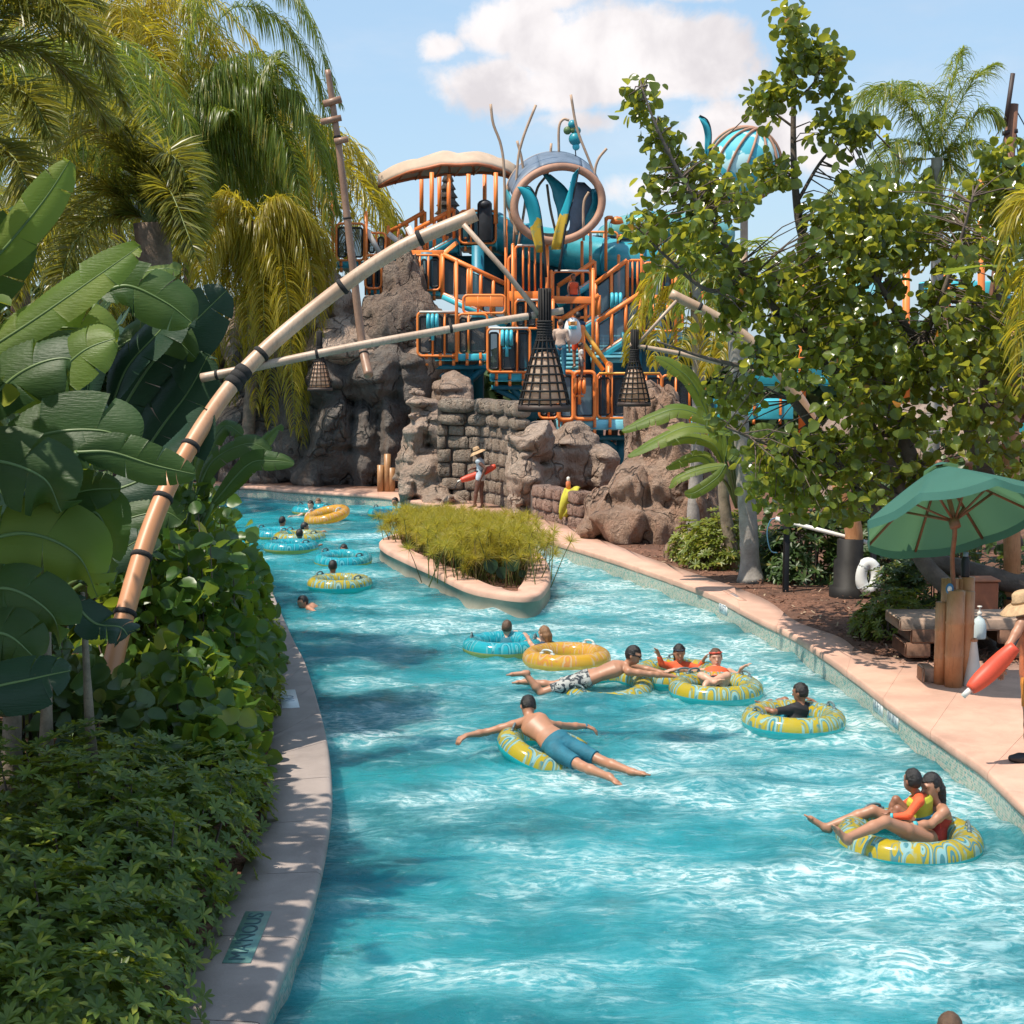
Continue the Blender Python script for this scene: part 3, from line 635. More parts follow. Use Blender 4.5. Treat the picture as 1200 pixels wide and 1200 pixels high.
def ramp(x0, y0, x1, y1, hgt, Y, panel=PANEL, mat=TEAL, mull=2):
    """sloped side of a stair: handrail above, stringer below, mullions and a dark panel between"""
    mb = MB(); mb.tube([P(x0, y0, Y), P(x1, y1, Y)], .075, 8); mb.tube([P(x0, y0 + hgt, Y), P(x1, y1 + hgt, Y)], .055, 8)
    for k in range(mull + 2):
        t = k / (mull + 1); x = lerp(x0, x1, t); y = lerp(y0, y1, t); mb.tube([P(x, y, Y), P(x, y + hgt, Y)], .055, 8)
    fr = mb.build('railing', ORG, TW, True)
    if panel is not None:
        mp = MB(); me = MB()
        for k in range(mull + 1):
            t0, t1 = (k + .1) / (mull + 1), (k + .9) / (mull + 1)
            c = [(lerp(x0, x1, t0), lerp(y0, y1, t0) + 5), (lerp(x0, x1, t1), lerp(y0, y1, t1) + 5), (lerp(x0, x1, t1), lerp(y0, y1, t1) + hgt - 3), (lerp(x0, x1, t0), lerp(y0, y1, t0) + hgt - 3)]
            q = [P(u, v_, Y + .03) for u, v_ in c]; mp.poly(np.array(q)); me.tube(q, .032, 6, closed=True)
        me.build('infill_panel', BLK, fr); mp.build('mesh_sheet', panel, fr)
    m2 = MB(); m2.bar(P(x0, y0 + hgt + 3, Y + .2), P(x1, y1 + hgt + 3, Y + .2), .5, .2); m2.build('stringer', mat, TW)
YF = 47.0
# lower tier
frame(489.5, 366, 536, 417, YF, divs=(507, 521), rail=RAILW); frame(537, 368, 571, 416, YF + .4, divs=(549,), rail=None)
deck(492, 571, 414.5, 423, YF, 2.8, tabs=5); truss(494, 572, 430, 545, 452, YF)
frame(571.5, 385, 621, 436, YF - .6, divs=(586, 606), rail=RAILW); deck(574, 621, 437, 447, YF - .6, 2.8); truss(576, 625, 454, 622, 476, YF - .6, DTEAL)
frame(632, 437, 654, 490, YF - 1.0, divs=(643,)); frame(655, 436, 672, 492, YF - 1.2, divs=(), r=.065, panel=PANELB); frame(673, 436, 697, 491, YF - 1.2, divs=(), r=.06, panel=PANELB)
frame(700, 438, 775, 490, YF - 1.0, divs=(717, 733, 757), rail=YEL); deck(652, 778, 492, 504, YF - 1.2, 3.0, LTEAL, tabs=7)
truss(679, 735, 513, 728, 532, YF - 1.0); frame(776, 440, 826, 490, YF - .5, divs=(792, 808)); deck(778, 838, 495, 518, YF - .4, 3, TEAL); deck(838, 930, 470, 492, YF + 2, 3, TEAL)
# middle tier
frame(479, 299, 516, 340, YF + 2.5, divs=(492, 502)); deck(477, 515, 341, 347, YF + 2.5, 3); frame(428, 299, 447, 338, YF + 2.6, divs=(438,)); deck(429, 450, 338, 346, YF + 2.6, 2)
ramp(519, 298, 593, 333, 46, YF + 1.6, mull=4)
frame(543, 346, 592, 367, YF + .5, panel=None, divs=(560, 575)); beam((545, 352, YF + .5), (590, 353, YF + .5), .06, .35)
frame(596, 300, 603, 372, YF + .9, panel=None)
frame(604, 288, 642, 345, YF + 1.0, divs=(613, 620, 627, 634), rail=RAILW, panel=None); frame(604, 352, 642, 385, YF + .8, divs=(616, 629), rail=RAILW)
beam((596, 347, YF + .9), (645, 347, YF + .9), .1, .3); deck(598, 646, 376, 381, YF + 1.0, 2.6, TEAL)
frame(648, 318, 692, 372, YF + .9, divs=(), panel=None, rail=RAILW); beam((646, 351, YF + .8), (693, 352, YF + .8), .1, .22)
ramp(700, 377, 750, 344, 40, YF + .4, PANELB, mull=2); ramp(698, 332, 735, 305, 44, YF + 1.6, PANELB, mull=1); ramp(655, 376, 702, 346, 24, YF + .9, None, mull=2)
ramp(654, 335, 697, 306, 20, YF + 1.8, None, mull=2)
frame(735, 305, 754, 350, YF + 1.7, divs=(741, 747), panel=None); frame(754, 308, 800, 352, YF + 2.2, divs=(764, 776, 788)); beam((750, 352, YF + 1), (830, 346, YF + 1), .12, .26)
frame(752, 352, 800, 388, YF + 1.5, divs=(766, 782)); deck(752, 800, 389, 397, YF + 1.5, 3, LTEAL)
stair((712, 420), (708, 392), YF + .2, 1.0, 7); stair((662, 438), (668, 398), YF - .4, .8, 8)
for a, b in (((683, 386), (714, 430)), ((679, 396), (707, 434))):
    mb = MB(); mb.tube([P(*a, YF - .7), P(*b, YF - .8)], .07, 8); mb.build('handrail', YEL, TW, True)
posts([(714, 428, 494, YF - .9), (682, 385, 440, YF - .7)], r=.11)
# upper tier, left
frame(394, 262, 427, 305, YF + 4, divs=(408,)); deck(394, 427, 306, 314, YF + 4, 2.6); frame(430, 273, 452, 300, YF + 3.6, divs=(441,))
frame(539, 247, 581, 285, YF + 3.2, divs=(552,)); deck(538, 582, 279, 289, YF + 3.2, 3.2); ramp(456, 272, 498, 248, 30, YF + 4.4, None, mull=3); ramp(486, 270, 532, 245, 34, YF + 3.4, None, mull=3)
deck(489, 536, 279, 296, YF + 3.5, 2.4, TEAL, tabs=2); beam((479, 297, YF + 3), (520, 297, YF + 3), .14, .2); beam((520, 297, YF + 3), (536, 284, YF + 3), .1, .14)
mb = MB(); mb.box(P(568, 261, YF + 3.1), (.47, .3, 1.25), None, .06); mb.ball(P(568, 240, YF + 3.1), .24, 12, (1, 1, .7)); mb.build('dumping_bucket', M('charcoal_plastic', (.03, .033, .04), .5, .2), TW, True)
frame(676, 272, 724, 300, YF + 5, divs=(690, 708)); frame(724, 276, 756, 302, YF + 4, divs=(), panel=PANELB)
posts([(390, 214, 330, YF + 4.2), (429, 249, 346, YF + 3.4), (455, 266, 300, YF + 4), (535, 306, 424, YF - .1), (552, 316, 346, YF + 1.2), (518, 299, 350, YF + 1.8), (593, 258, 380, YF + 1.2), (601, 287, 400, YF + .6), (641, 287, 390, YF + .6), (695, 316, 437, YF + .2), (692, 284, 325, YF + 1.8), (682, 284, 330, YF + 2.2), (710, 256, 318, YF + 2.4), (752, 276, 356, YF + 1.4), (646, 318, 352, YF + .7), (602, 372, 388, YF), (648, 352, 392, YF + .6), (792, 300, 420, YF + 1), (725, 300, 350, YF + 2.5)])
posts([(703, 440, 496, YF - .9), (734, 440, 496, YF - .9), (655, 440, 500, YF - 1.1), (772, 438, 500, YF - .8), (818, 440, 560, YF - .3), (681, 516, 548, YF + 1), (716, 516, 552, YF + 1.2)])
mb = MB(); mb.tube(catmull([P(710, 258, YF + 2.4), P(712, 255, YF + 2.4), P(718, 255, YF + 2.4)], 8), .06, 8); mb.lathe([(0, .1), (.16, .06), (.22, -.12), (.1, -.16), (0, -.16)], 12, o=P(723, 257, YF + 2.4)); mb.build('shower_head', ORG, TW, True)
def spinner(px, py, Y, mat):
    mb = MB()
    for k in range(3): mb.tube([P(px, py, Y) + V(.0 + .13 * k - .13, 0, 0) + V(0, .18 * cos(a), .2 * sin(a)) for a in np.linspace(0, 2 * pi, 14, endpoint=False)], .055, 8, closed=True)
    mb.tube([P(px, py + 6, Y), P(px, py + 22, Y)], .05, 8); mb.bar(P(px - 5, py + 12, Y), P(px + 5, py + 12, Y), .06); return mb.build('water_cannon', mat, TW, True)
spinner(507, 377, YF - .25, TEAL); spinner(594, 396, YF - .85, TEAL); spinner(679, 452, YF - 1.5, ORG); spinner(722, 352, YF + 1, TEAL); spinner(735, 398, YF + .5, DTEAL)
# dark underside of the platforms, so that the structure is closed behind the rails
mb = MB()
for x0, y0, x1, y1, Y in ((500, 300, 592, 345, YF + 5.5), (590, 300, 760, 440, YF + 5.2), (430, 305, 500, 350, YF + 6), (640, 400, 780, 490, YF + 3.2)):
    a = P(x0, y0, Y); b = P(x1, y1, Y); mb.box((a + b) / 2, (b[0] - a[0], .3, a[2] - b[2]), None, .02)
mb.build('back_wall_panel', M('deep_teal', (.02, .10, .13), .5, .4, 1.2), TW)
for x, y0, y1 in ((560, 288, 470), (622, 380, 520), (700, 380, 540), (745, 350, 540), (500, 296, 420), (445, 310, 420)): mb = MB(); mb.tube([P(x, y0, YF + 3.0), P(x, y1, YF + 3.0)], .2, 12); mb.build('support_column', DTEAL, TW, True)
mb = MB(); mb.bar(P(455, 274, YF + 3.8), P(475, 290, YF + 3.8), .18, .18); mb.bar(P(430, 270, YF + 3.5), P(446, 298, YF + 3.5), .16, .16); mb.bar(P(478, 266, YF + 3.2), P(494, 297, YF + 3.2), .2, .2); mb.build('diagonal_brace', RAILW, TW)
# slides
SL = thing('tube_slide', 'teal closed tube slide running across behind the orange stairs', 'water slide', P(660, 330, 51))
def tube_part(px, r, Y, mat, name, par, rings=True):
    c = catmull([P(a, b, y) for a, b, y in px], 40); mb = MB(); mb.tube(c, r, 20); o = mb.build(name, mat, par, True)
    for k in range(3, 38, 6):
        m2 = MB(); t = nrm(c[k + 1] - c[k]); m2.tube([c[k] - t * .05, c[k] + t * .05], r * 1.07, 20); m2.build('flange', DTEAL, par, True)
    return o
SLT = M('slide_teal', (.05, .36, .43), .28, .15, .8, coat=.3)
tube_part([(560, 262, 53), (600, 280, 52.6), (650, 290, 52), (700, 300, 51.6), (745, 304, 51.3), (800, 312, 51.5), (850, 330, 53)], .62, 0, SLT, 'slide_tube', SL)
tube_part([(590, 300, 55), (560, 275, 54.5), (578, 262, 54)], .62, 0, SLT, 'slide_tube', SL)
for px in (690, 790):
    mb = MB(); mb.tube([P(px, 310, 52), P(px, 480, 52)], .16, 10); mb.build('support_column', DTEAL, SL, True)
S2 = thing('tube_slide', 'pale green see-through slide bend behind the right end of the tower', 'water slide', P(770, 300, 56))
tube_part([(712, 284, 57), (728, 272, 56.5), (760, 267, 56), (800, 268, 56), (850, 278, 57)], .55, 0, meshmat('green_tube', (.16, .42, .40), .8), 'slide_tube', S2)
mb = MB(); mb.tube([P(780, 270, 56), P(780, 480, 56)], .16, 10); mb.build('support_column', DTEAL, S2, True)
# pavilion canopy
PV = thing('shade_canopy', 'sand coloured stretched canopy on slim orange posts at the top of the tower', 'canopy', P(530, 300, YF + 4))
peak = P(527, 180, YF + 4); YC = YF + 4; A = []
nu, nv = 28, 14
for i in range(nu + 1):
    u = i / nu; row = []
    for j in range(nv + 1):
        v_ = j / nv * 2 - 1; px = lerp(444, 606, u)
        top = np.interp(u, [0, .1, .23, .36, .48, .58, .72, .82, .92, 1], [206, 198, 190, 185.5, 180, 182, 181.5, 184.5, 190, 199])
        wdt = 1.35 * max(.02, sin(pi * min(1, .01 + u * .93))) ** .8
        rib = abs(sin(u * pi * 3.5)) * .06
        row.append(P(px, top, YC) + V(0, v_ * wdt, -(v_ * v_) * (.5 - .3 * abs(u - .5)) + rib * (1 - v_ * v_)))
    A.append(row)
mb = MB(); mb.grid(A); cv = mb.build('canopy_fabric', M('canvas_sand', (.50, .37, .27), .85, .12, 1.5), PV, True)
sm = cv.modifiers.new('thick', 'SOLIDIFY'); sm.thickness = .05
mb = MB()
for j in (0, nv): mb.tube([A[i][j] for i in range(nu + 1)], .055, 6)
for i in (8, 14, 19, 25): mb.tube(A[i], .04, 6)
for i in range(3, nu - 1, 4): mb.tube([A[i][0] + V(0, 0, -.05), A[i + 2][nv // 2] + V(0, 0, -.35), A[i][nv] + V(0, 0, -.05)], .03, 6)
mb.build('canopy_frame', M('orange_steel', (.55, .17, .07), .5, .15), PV, True)
for x, dy in ((494, 1.6), (506, -1.5), (515, 1.8), (526, -1.2), (549, -1.6), (568, 1.4), (581, -1.3)):
    mb = MB(); mb.tube([P(x, np.interp(x, [490, 530, 585], [200, 205, 202]), YC + dy), P(x, 262, YC + dy)], .07, 8); mb.build('post', ORG, PV, True)
tp = thing('stone_spire', 'tiny tiered grey stone spire standing beyond the canopy posts', 'spire', P(525, 262, 62))
mb = MB(); prof = []
for k in range(6): r = .55 - .075 * k; z_ = k * .32; prof += [(r * .75, z_), (r, z_ + .04), (r * .62, z_ + .26)]
mb.lathe([(0.6, -2)] + prof + [(.03, 2.3)], 12, o=P(525, 252, 62)); mb.build('stone_tier', RGREY, tp, False)
# ring sculpture
RG = thing('ring_sculpture', 'big tilted timber ring with teal panels and bent poles above the tower', 'sculpture', P(654, 300, 49))
WOOD = M('sunbleached_timber', (.42, .22, .14), .6, .2, 2); WOODL = M('pale_timber', (.46, .31, .21), .6, .2, 2)
def ring(cx, cy_, rx, ry, Y, tilt, n=64, ysl=0.0):
    a = np.linspace(0, 2 * pi, n, endpoint=False); t = radians(tilt)
    return np.array([P(cx + rx * cos(q) * cos(t) - ry * sin(q) * sin(t), cy_ + rx * cos(q) * sin(t) + ry * sin(q) * cos(t), Y + ysl * cos(q)) for q in a])
r1 = ring(654, 239, 52, 43, 47.6, -14, ysl=.3); r2 = ring(648, 228, 54, 48, 50.2, -10, ysl=.3)
mb = MB(); mb.tube(r1, .125, 10, closed=True); mb.build('front_ring', WOOD, RG, True)
mb = MB(); mb.tube(r2, .08, 8, closed=True); mb.build('rear_ring', WOODL, RG, True)
SLATE = M('slate_panel', (.13, .17, .23), .55, .2, 2); TEALM = M('teal_panel', (.02, .27, .34), .4, .2, 1.5)
for k0, k1, mt in ((36, 46, SLATE), (46, 56, SLATE), (56, 63, SLATE), (0, 6, TEALM), (20, 30, TEALM), (30, 35, TEALM)):
    g = []
    for k in range(k0, k1 + 1):
        g.append([lerp(r1[k % 64], r2[k % 64], t) * 1 + V(0, 0, .05) for t in np.linspace(.12, .95, 5)])
    mb = MB(); mb.grid(g); o = mb.build('side_panel', mt, RG, True); sm = o.modifiers.new('thick', 'SOLIDIFY'); sm.thickness = .05
for pts, mt, w0 in (([(640, 205), (655, 222), (661, 245), (658, 268)], TEALM, .3), ([(676, 214), (688, 235), (684, 262), (672, 276)], SLATE, .55), ([(696, 222), (699, 240), (690, 262), (676, 277)], TEALM, .22)):
    c = catmull([P(a, b, 48.8) for a, b in pts], 16); g = [[p + V(s_ * w0 * (1 - .6 * abs(i / 7.5 - 1)), .15 * s_, 0) for s_ in (-1, -.3, .3, 1)] for i, p in enumerate(c)]
    mb = MB(); mb.grid(g); o = mb.build('inner_panel', mt, RG, True); sm = o.modifiers.new('thick', 'SOLIDIFY'); sm.thickness = .05
for pts, Y in (([(575, 122), (578, 145), (587, 170), (591, 205), (592, 290)], 48), ([(628, 123), (612, 165), (606, 200), (602, 290)], 48.5), ([(606, 165), (612, 190), (616, 230), (607, 290)], 49), ([(669, 111), (676, 150), (690, 187), (697, 205)], 49.5), ([(711, 174), (701, 187), (697, 205), (700, 240)], 49), ([(646, 168), (643, 200), (630, 220), (625, 245)], 50), ([(655, 182), (655, 150), (660, 140), (667, 141)], 50), ([(641, 216), (645, 245), (652, 275)], 49.4), ([(597, 230), (600, 260), (625, 280), (660, 292)], 49.8), ([(604, 240), (601, 250), (606, 275)], 47.8), ([(684, 282), (684, 240), (690, 225)], 48.2), ([(692, 272), (692, 300)], 48.2)):
    mb = MB(); mb.tube(catmull([P(a, b, Y) for a, b in pts], 16), .042, 8); mb.build('bent_pole', WOODL, RG, True)
DR = thing('hanging_balls', 'cluster of teal and green balls dangling from a bent rod over the ring', 'mobile', P(672, 170, 50))
mb = MB(); mb.tube([P(671, 141, 50), P(673, 162, 50), P(675, 185, 50)], .02, 6); mb.build('cord', BLK, DR)
for x, y, r, mt in ((671, 146, .15, TEALM), (665, 153, .13, M('olive_green', (.10, .17, .06), .5, .2)), (676, 153, .13, TEALM), (672, 152, .12, M('moss_green', (.16, .22, .08), .5, .2)), (674, 163, .21, TEALM), (675, 172, .12, TEAL)):
    mb = MB(); mb.ball(P(x, y, 50), r, 14); mb.build('ball', mt, DR, True)
# feather flags
def flagmat(name, c1, c2):
    m, n, out = newmat(name); tc = n.n('ShaderNodeTexCoord').outputs['Object']; sp_ = n.n('ShaderNodeSeparateXYZ', {0: tc})
    nz = n.noise(tc, 1.1, 3, .5, .8); k = n.step(n.math('ADD', sp_.outputs[2], n.math('MULTIPLY', nz, 2.2)), 2.75, 2.8)
    dots = n.step(n.noise(tc, 5, 2), .56, .6)
    c = n.mix(k, n.mix(n.math('MULTIPLY', dots, .6), c2, (.35, .42, .2)), c1)
    b = n.n('ShaderNodeBsdfPrincipled', {'Base Color': c, 'Roughness': .6}); t = n.n('ShaderNodeBsdfTranslucent', {'Color': c}); mx = n.n('ShaderNodeMixShader', {0: .3}); n.set(mx.inputs[1], b.outputs[0]); n.set(mx.inputs[2], t.outputs[0]); n.set(out.inputs[0], mx.outputs[0]); return m
FLG = flagmat('flag_teal_yellow', (.02, .42, .52), (.72, .48, .05)); FLT = M('flag_teal', (.025, .32, .40), .6, .15, 2)
def feather(mast, prof, Y, mat, label):
    m_ = [P(a, b, Y) for a, b in mast]; t = thing('feather_flag', label, 'flag', m_[-1])
    mb = MB(); mb.tube(catmull(m_, 14), np.linspace(.02, .045, 14), 6); mb.build('flag_pole', BLK, t, True)
    c0 = catmull(m_, 22); g = []
    for i, p in enumerate(c0[:19]):
        wv = np.interp(i / 18, [0, .1, .3, .6, .85, 1], prof) * Y / F; g.append([p + V(wv * s_, .08 * sin(s_ * 3 + i * .4), -.02 * s_) for s_ in np.linspace(0, 1, 5)])
    mb = MB(); mb.grid(g); o = mb.build('flag_cloth', mat, t, True); sm = o.modifiers.new('thick', 'SOLIDIFY'); sm.thickness = .01
feather([(612, 219), (622, 220), (631, 240), (636, 275), (640, 325)], [0, -10, -15, -15, -13, -9], 45.5, FLG, 'left teal and yellow feather flag in front of the timber ring')
feather([(679, 196), (673, 225), (664, 260), (655, 318)], [0, -6, -7, -9, -12, -13], 45.2, FLG, 'right teal and yellow feather flag, leaning in front of the timber ring')
feather([(820, 135), (829, 141), (833, 155), (832, 175), (828, 214)], [0, -5, -9, -7, -6, -4], 47, FLT, 'plain teal feather flag with a hooked tip, left of the blue globe')
feather([(1046, 171), (1051, 178), (1053, 190), (1052, 230)], [0, -5, -6, -6, -5, -4], 48, FLT, 'small teal feather flag showing between palm fronds right of the blue globe')
# globe
GL = thing('globe_sculpture', 'pale blue globe wrapped in timber hoops above the right tree', 'sculpture', P(872, 230, 52)); gc = P(872, 193, 52); gr = 1.2
m, n, out = newmat('globe_cloth'); tc = n.n('ShaderNodeTexCoord').outputs['Object']; b = n.n('ShaderNodeBsdfPrincipled', {'Base Color': n.mix(n.step(n.noise(tc, 1.1, 3, .5, .5), .47, .5), (.48, .74, .77), (.07, .44, .54)), 'Roughness': .6}); n.set(out.inputs[0], b.outputs[0])
mb = MB(); mb.ball(gc, gr, 28); mb.build('globe_shell', m, GL, True)
for k in range(7):
    a = k * pi / 7 + .2; u1 = V(cos(a), sin(a), 0); u2 = nrm(V(.35, -.3, 1)); u1 = nrm(u1 - u2 * np.dot(u1, u2))
    mb = MB(); mb.tube([gc + gr * 1.03 * (u1 * cos(q) + u2 * sin(q)) for q in np.linspace(0, 2 * pi, 40, endpoint=False)], .045, 6, closed=True); mb.build('hoop', WOOD, GL, True)
mb = MB(); mb.tube([P(872, 232, 52), P(872, 470, 52)], .13, 10); mb.box(P(872, 233, 52), (.9, .8, .14), None, .04); mb.build('pedestal', WOODL, GL, True)
# mast, far structures on the right behind the tree
MS = thing('ship_mast', 'weathered ship mast with spar and stay ropes at the right edge against the sky', 'mast', P(1176, 260, 46))
mb = MB(); mb.tube([P(1187, 122, 46), P(1170, 330, 46), P(1150, 480, 46)], [.16, .22, .3], 10); mb.build('mast_pole', M('mast_wood', (.20, .09, .05), .6, .25, 3), MS, True)
mb = MB(); mb.tube([P(1187, 86, 45.8), P(1178, 148, 45.8)], .07, 8); mb.bar(P(1176, 156, 46), P(1191, 154, 46), .3, .12); mb.build('spar', M('spar_wood', (.05, .03, .025), .6, .2), MS)
mb = MB()
for a, b in (((1178, 156), (1160, 230)), ((1178, 156), (1168, 215)), ((1190, 155), (1198, 230)), ((1190, 155), (1210, 215)), ((1188, 124), (1120, 240)), ((1188, 124), (1230, 200))): mb.tube([P(*a, 46), P(*b, 46)], .018, 5)
mb.build('rigging', BLK, MS)
SH = thing('play_ship', 'teal and orange far play deck glimpsed through the leaves at right', 'play deck', P(1080, 480, 47))
for x0, y0, x1, y1, Y, mt in ((1165, 186, 1230, 225, 47, TEALM), (1080, 330, 1180, 352, 46.5, TEAL), (1090, 418, 1150, 470, 45.6, TEAL), (960, 440, 1010, 452, 45, TEALM), (1000, 330, 1040, 352, 46, LTEAL), (1180, 430, 1230, 520, 46, TEAL), (880, 420, 960, 452, 47, TEALM)):
    mb = MB(); a = P(x0, y0, Y); b = P(x1, y1, Y); mb.box((a + b) / 2, (b[0] - a[0], .8, a[2] - b[2]), None, .05); mb.build('hull_panel', mt, SH)
for x, y0, y1 in ((1000, 360, 480), (1062, 300, 520), (1110, 300, 520), (1150, 210, 520), (985, 380, 430), (940, 330, 520)):
    mb = MB(); mb.tube([P(x, y0, 45.5), P(x, y1, 45.5)], .11, 8); mb.build('post', ORG, SH, True)
# ================================================================= plants
GRAV = V(0, 0, -1.0)
def rnd_dirs(k, rs=RS): return nrm(rs.normal(0, 1, (k, 3)))
def frames(nv, xv):
    """rotation matrices with z = nv, x near xv"""
    nv = nrm(nv); x = nrm(xv - nv * (xv * nv).sum(-1, keepdims=True)); y = np.cross(nv, x); return np.stack([x, y, nv], -1)
def strips(mb, p0, d_, L, w, droop, seg=3, wdir=None):
    """tapered blades from p0 along d_, bending down under their own weight"""
    k = len(p0); d_ = nrm(d_); L = np.broadcast_to(L, (k,))[:, None]; w = np.broadcast_to(w, (k,))[:, None]; droop = np.broadcast_to(droop, (k,))[:, None]
    if wdir is None: wdir = nrm(np.cross(d_, rnd_dirs(k)))
    rows = []; p = p0.copy(); dd = d_.copy()
    for s in range(seg + 1):
        t = s / seg; ww = w * (.55 + 1.2 * t * (1 - t) * 1.6) if s < seg else w * .06
        rows += [p - wdir * ww / 2, p + wdir * ww / 2]
        p = p + dd * L / seg; dd = nrm(dd + GRAV * droop / seg)
    v = np.stack(rows, 1); m = 2 * (seg + 1); b = np.arange(k)[:, None] * m
    q = np.concatenate([np.stack([b[:, 0] + 2 * s, b[:, 0] + 2 * s + 1, b[:, 0] + 2 * s + 3, b[:, 0] + 2 * s + 2], 1) for s in range(seg)])
    mb.add(v.reshape(-1, 3), q)
def frond(mb, st, pts, L=.6, n=70, w=.035, droop=1.2, fwd=.55, rs=RS, rr=.018, plume=.25, spread=1.0):
    """feather palm frond: rachis along pts, leaflets on both sides"""
    c = catmull(pts, 40); t = nrm(np.gradient(c, axis=0)); st.tube(c, np.linspace(rr, rr * .25, 40), 5)
    s = np.sort(rs.uniform(.1, 1, n)); i = s * 39; i0 = np.minimum(i.astype(int), 38); f = (i - i0)[:, None]
    p = c[i0] * (1 - f) + c[i0 + 1] * f; tt = t[i0]; side = np.cross(tt, V(0, 0, 1)); side = nrm(side + 1e-4); upv = np.cross(side, tt)
    for sg in (-1, 1):
        d_ = side * sg * spread + tt * (fwd + .5 * s[:, None] ** 3) + upv * rs.normal(.15, plume, (n, 1)) + rs.normal(0, .08, (n, 3))
        Lk = L * (np.sin(pi * np.clip(.12 + .86 * s, 0, 1)) ** .55) * rs.uniform(.8, 1.12, n)
        strips(mb, p, d_, Lk, w, droop * rs.uniform(.7, 1.3, n), 4)
def trunk(mb, pts, r0, r1, sides=12, n=24, bump=.0, rs=RS):
    c = catmull(pts, n); r = np.linspace(r0, r1, n)
    if bump: r = r * (1 + bump * (np.arange(n) % 2))
    mb.tube(c, r, sides)
PALM = leafmat('palm_leaflet', (.075, .135, .022), (.19, .245, .035), (.50, .56, .05), .34, .48, (.42, .34, .06), .12)
PALMY = leafmat('golden_palm_leaflet', (.19, .19, .015), (.40, .33, .03), (.80, .64, .04), .36, .52, (.50, .38, .06), .12)
PALMD = leafmat('date_palm_leaflet', (.08, .11, .02), (.22, .21, .03), (.55, .48, .04), .36, .38, (.30, .26, .06), .1)
BARK = M('palm_bark', (.20, .14, .10), .85, .35, 6, bump=.8); BARKG = M('grey_palm_bark', (.34, .31, .28), .8, .25, 5, bump=.5); BARKB = M('brown_bark', (.12, .085, .065), .85, .3, 6, bump=.7)
STEM = M('green_stem', (.16, .20, .05), .5, .2, 6)
def palm(label, base, crown, fr, leaf, r=(.2, .14), L=.6, n=70, w=.035, droop=1.2, group=None, bark=BARK, name='palm_tree', **kw):
    t = thing(name, label, 'palm', base, group=group)
    mb = MB(); trunk(mb, [base, lerp(base, crown, .5) + V(.1, 0, 0), crown], *r, bump=.06); mb.build('trunk', bark, t, True)
    ml = MB(); ms = MB()
    for pts in fr: frond(ml, ms, [crown] + list(pts), L, n, w, droop, **kw)
    ml.build('crown', leaf, t); ms.build('frond_stalk', STEM, t, True); return t
def arcs(crown, k, length, rise, fall, rs, az=(0, 2 * pi)):
    out = []
    for j in range(k):
        a = lerp(az[0], az[1], (j + rs.rand() * .8) / k); l = length * rs.uniform(.8, 1.15); ri = rise * rs.uniform(.2, 1.25); d_ = V(cos(a), sin(a), 0)
        out.append([crown + d_ * l * .3 + V(0, 0, ri * .75), crown + d_ * l * .65 + V(0, 0, ri * .8 - fall * .15), crown + d_ * l * .95 + V(0, 0, ri * .4 - fall * .55), crown + d_ * l * 1.02 + V(0, 0, -fall)])
    return out
# weeping palms at upper left
def px(pl, Y, dy=0.0): return [P(a, b, Y + dy * k) for k, (a, b) in enumerate(pl)]
def hang(cx, cy_, ends, Y, dyr, seed):
    rs = np.random.RandomState(seed); out = []
    for ex, ey in ends:
        up_ = rs.uniform(.0, .55) * abs(ex - cx) + 15; m1 = (lerp(cx, ex, .35), lerp(cy_, ey, .12) - up_ * .7); m2 = (lerp(cx, ex, .8), lerp(cy_, ey, .38) - up_ * .35); out.append(px([m1, m2, (ex, ey)], Y, rs.uniform(-dyr, dyr)))
    return out
YW = 49.5
cr = P(205, 150, YW); rs_ = np.random.RandomState(2)
palm('tall weeping palm at upper left with long hanging bright green leaflets', V(cr[0] - .6, YW, GZ), cr,
     [px(p, YW, d_) for p, d_ in (([(260, 20), (320, 20), (370, 90), (396, 215)], .3), ([(240, -20), (300, -40), (355, 10), (398, 120)], -.2), ([(265, 75), (325, 75), (365, 150), (388, 270)], -.5), ([(225, 40), (250, -40), (300, -70), (370, -10)], .6))] +
     hang(205, 150, [(398, 250), (385, 190), (368, 310), (358, 240), (345, 290), (340, 200), (330, 340), (315, 270), (300, 330), (290, 230), (275, 300), (255, 340), (240, 260), (215, 330), (190, 290), (165, 330), (140, 260), (110, 250), (80, 200), (50, 180), (20, 240), (90, 90), (150, 60), (30, 100), (310, 120), (350, 110), (270, 130), (330, 60)], YW, 1.0, 4),
     PALM, (.3, .2), 1.5, 260, .026, 3.4, plume=.3)
YG = 47.4
cr = P(300, 260, YG)
palm('golden palm with drooping yellow fronds hanging in front of the far cliff', V(-8.4, YG + .6, GZ), cr,
     hang(300, 260, [(375, 400), (345, 505), (348, 540), (300, 480), (225, 400), (385, 320), (250, 440), (325, 520), (345, 440), (338, 505), (272, 470), (385, 360), (375, 300), (260, 380), (310, 430), (330, 470), (352, 480), (340, 530), (318, 500), (355, 520), (300, 510), (365, 450), (290, 400), (235, 330), (370, 350), (210, 300), (320, 390)], YG, 1.0, 6),
     PALMY, (.22, .15), 1.25, 230, .026, 2.8, plume=.3)
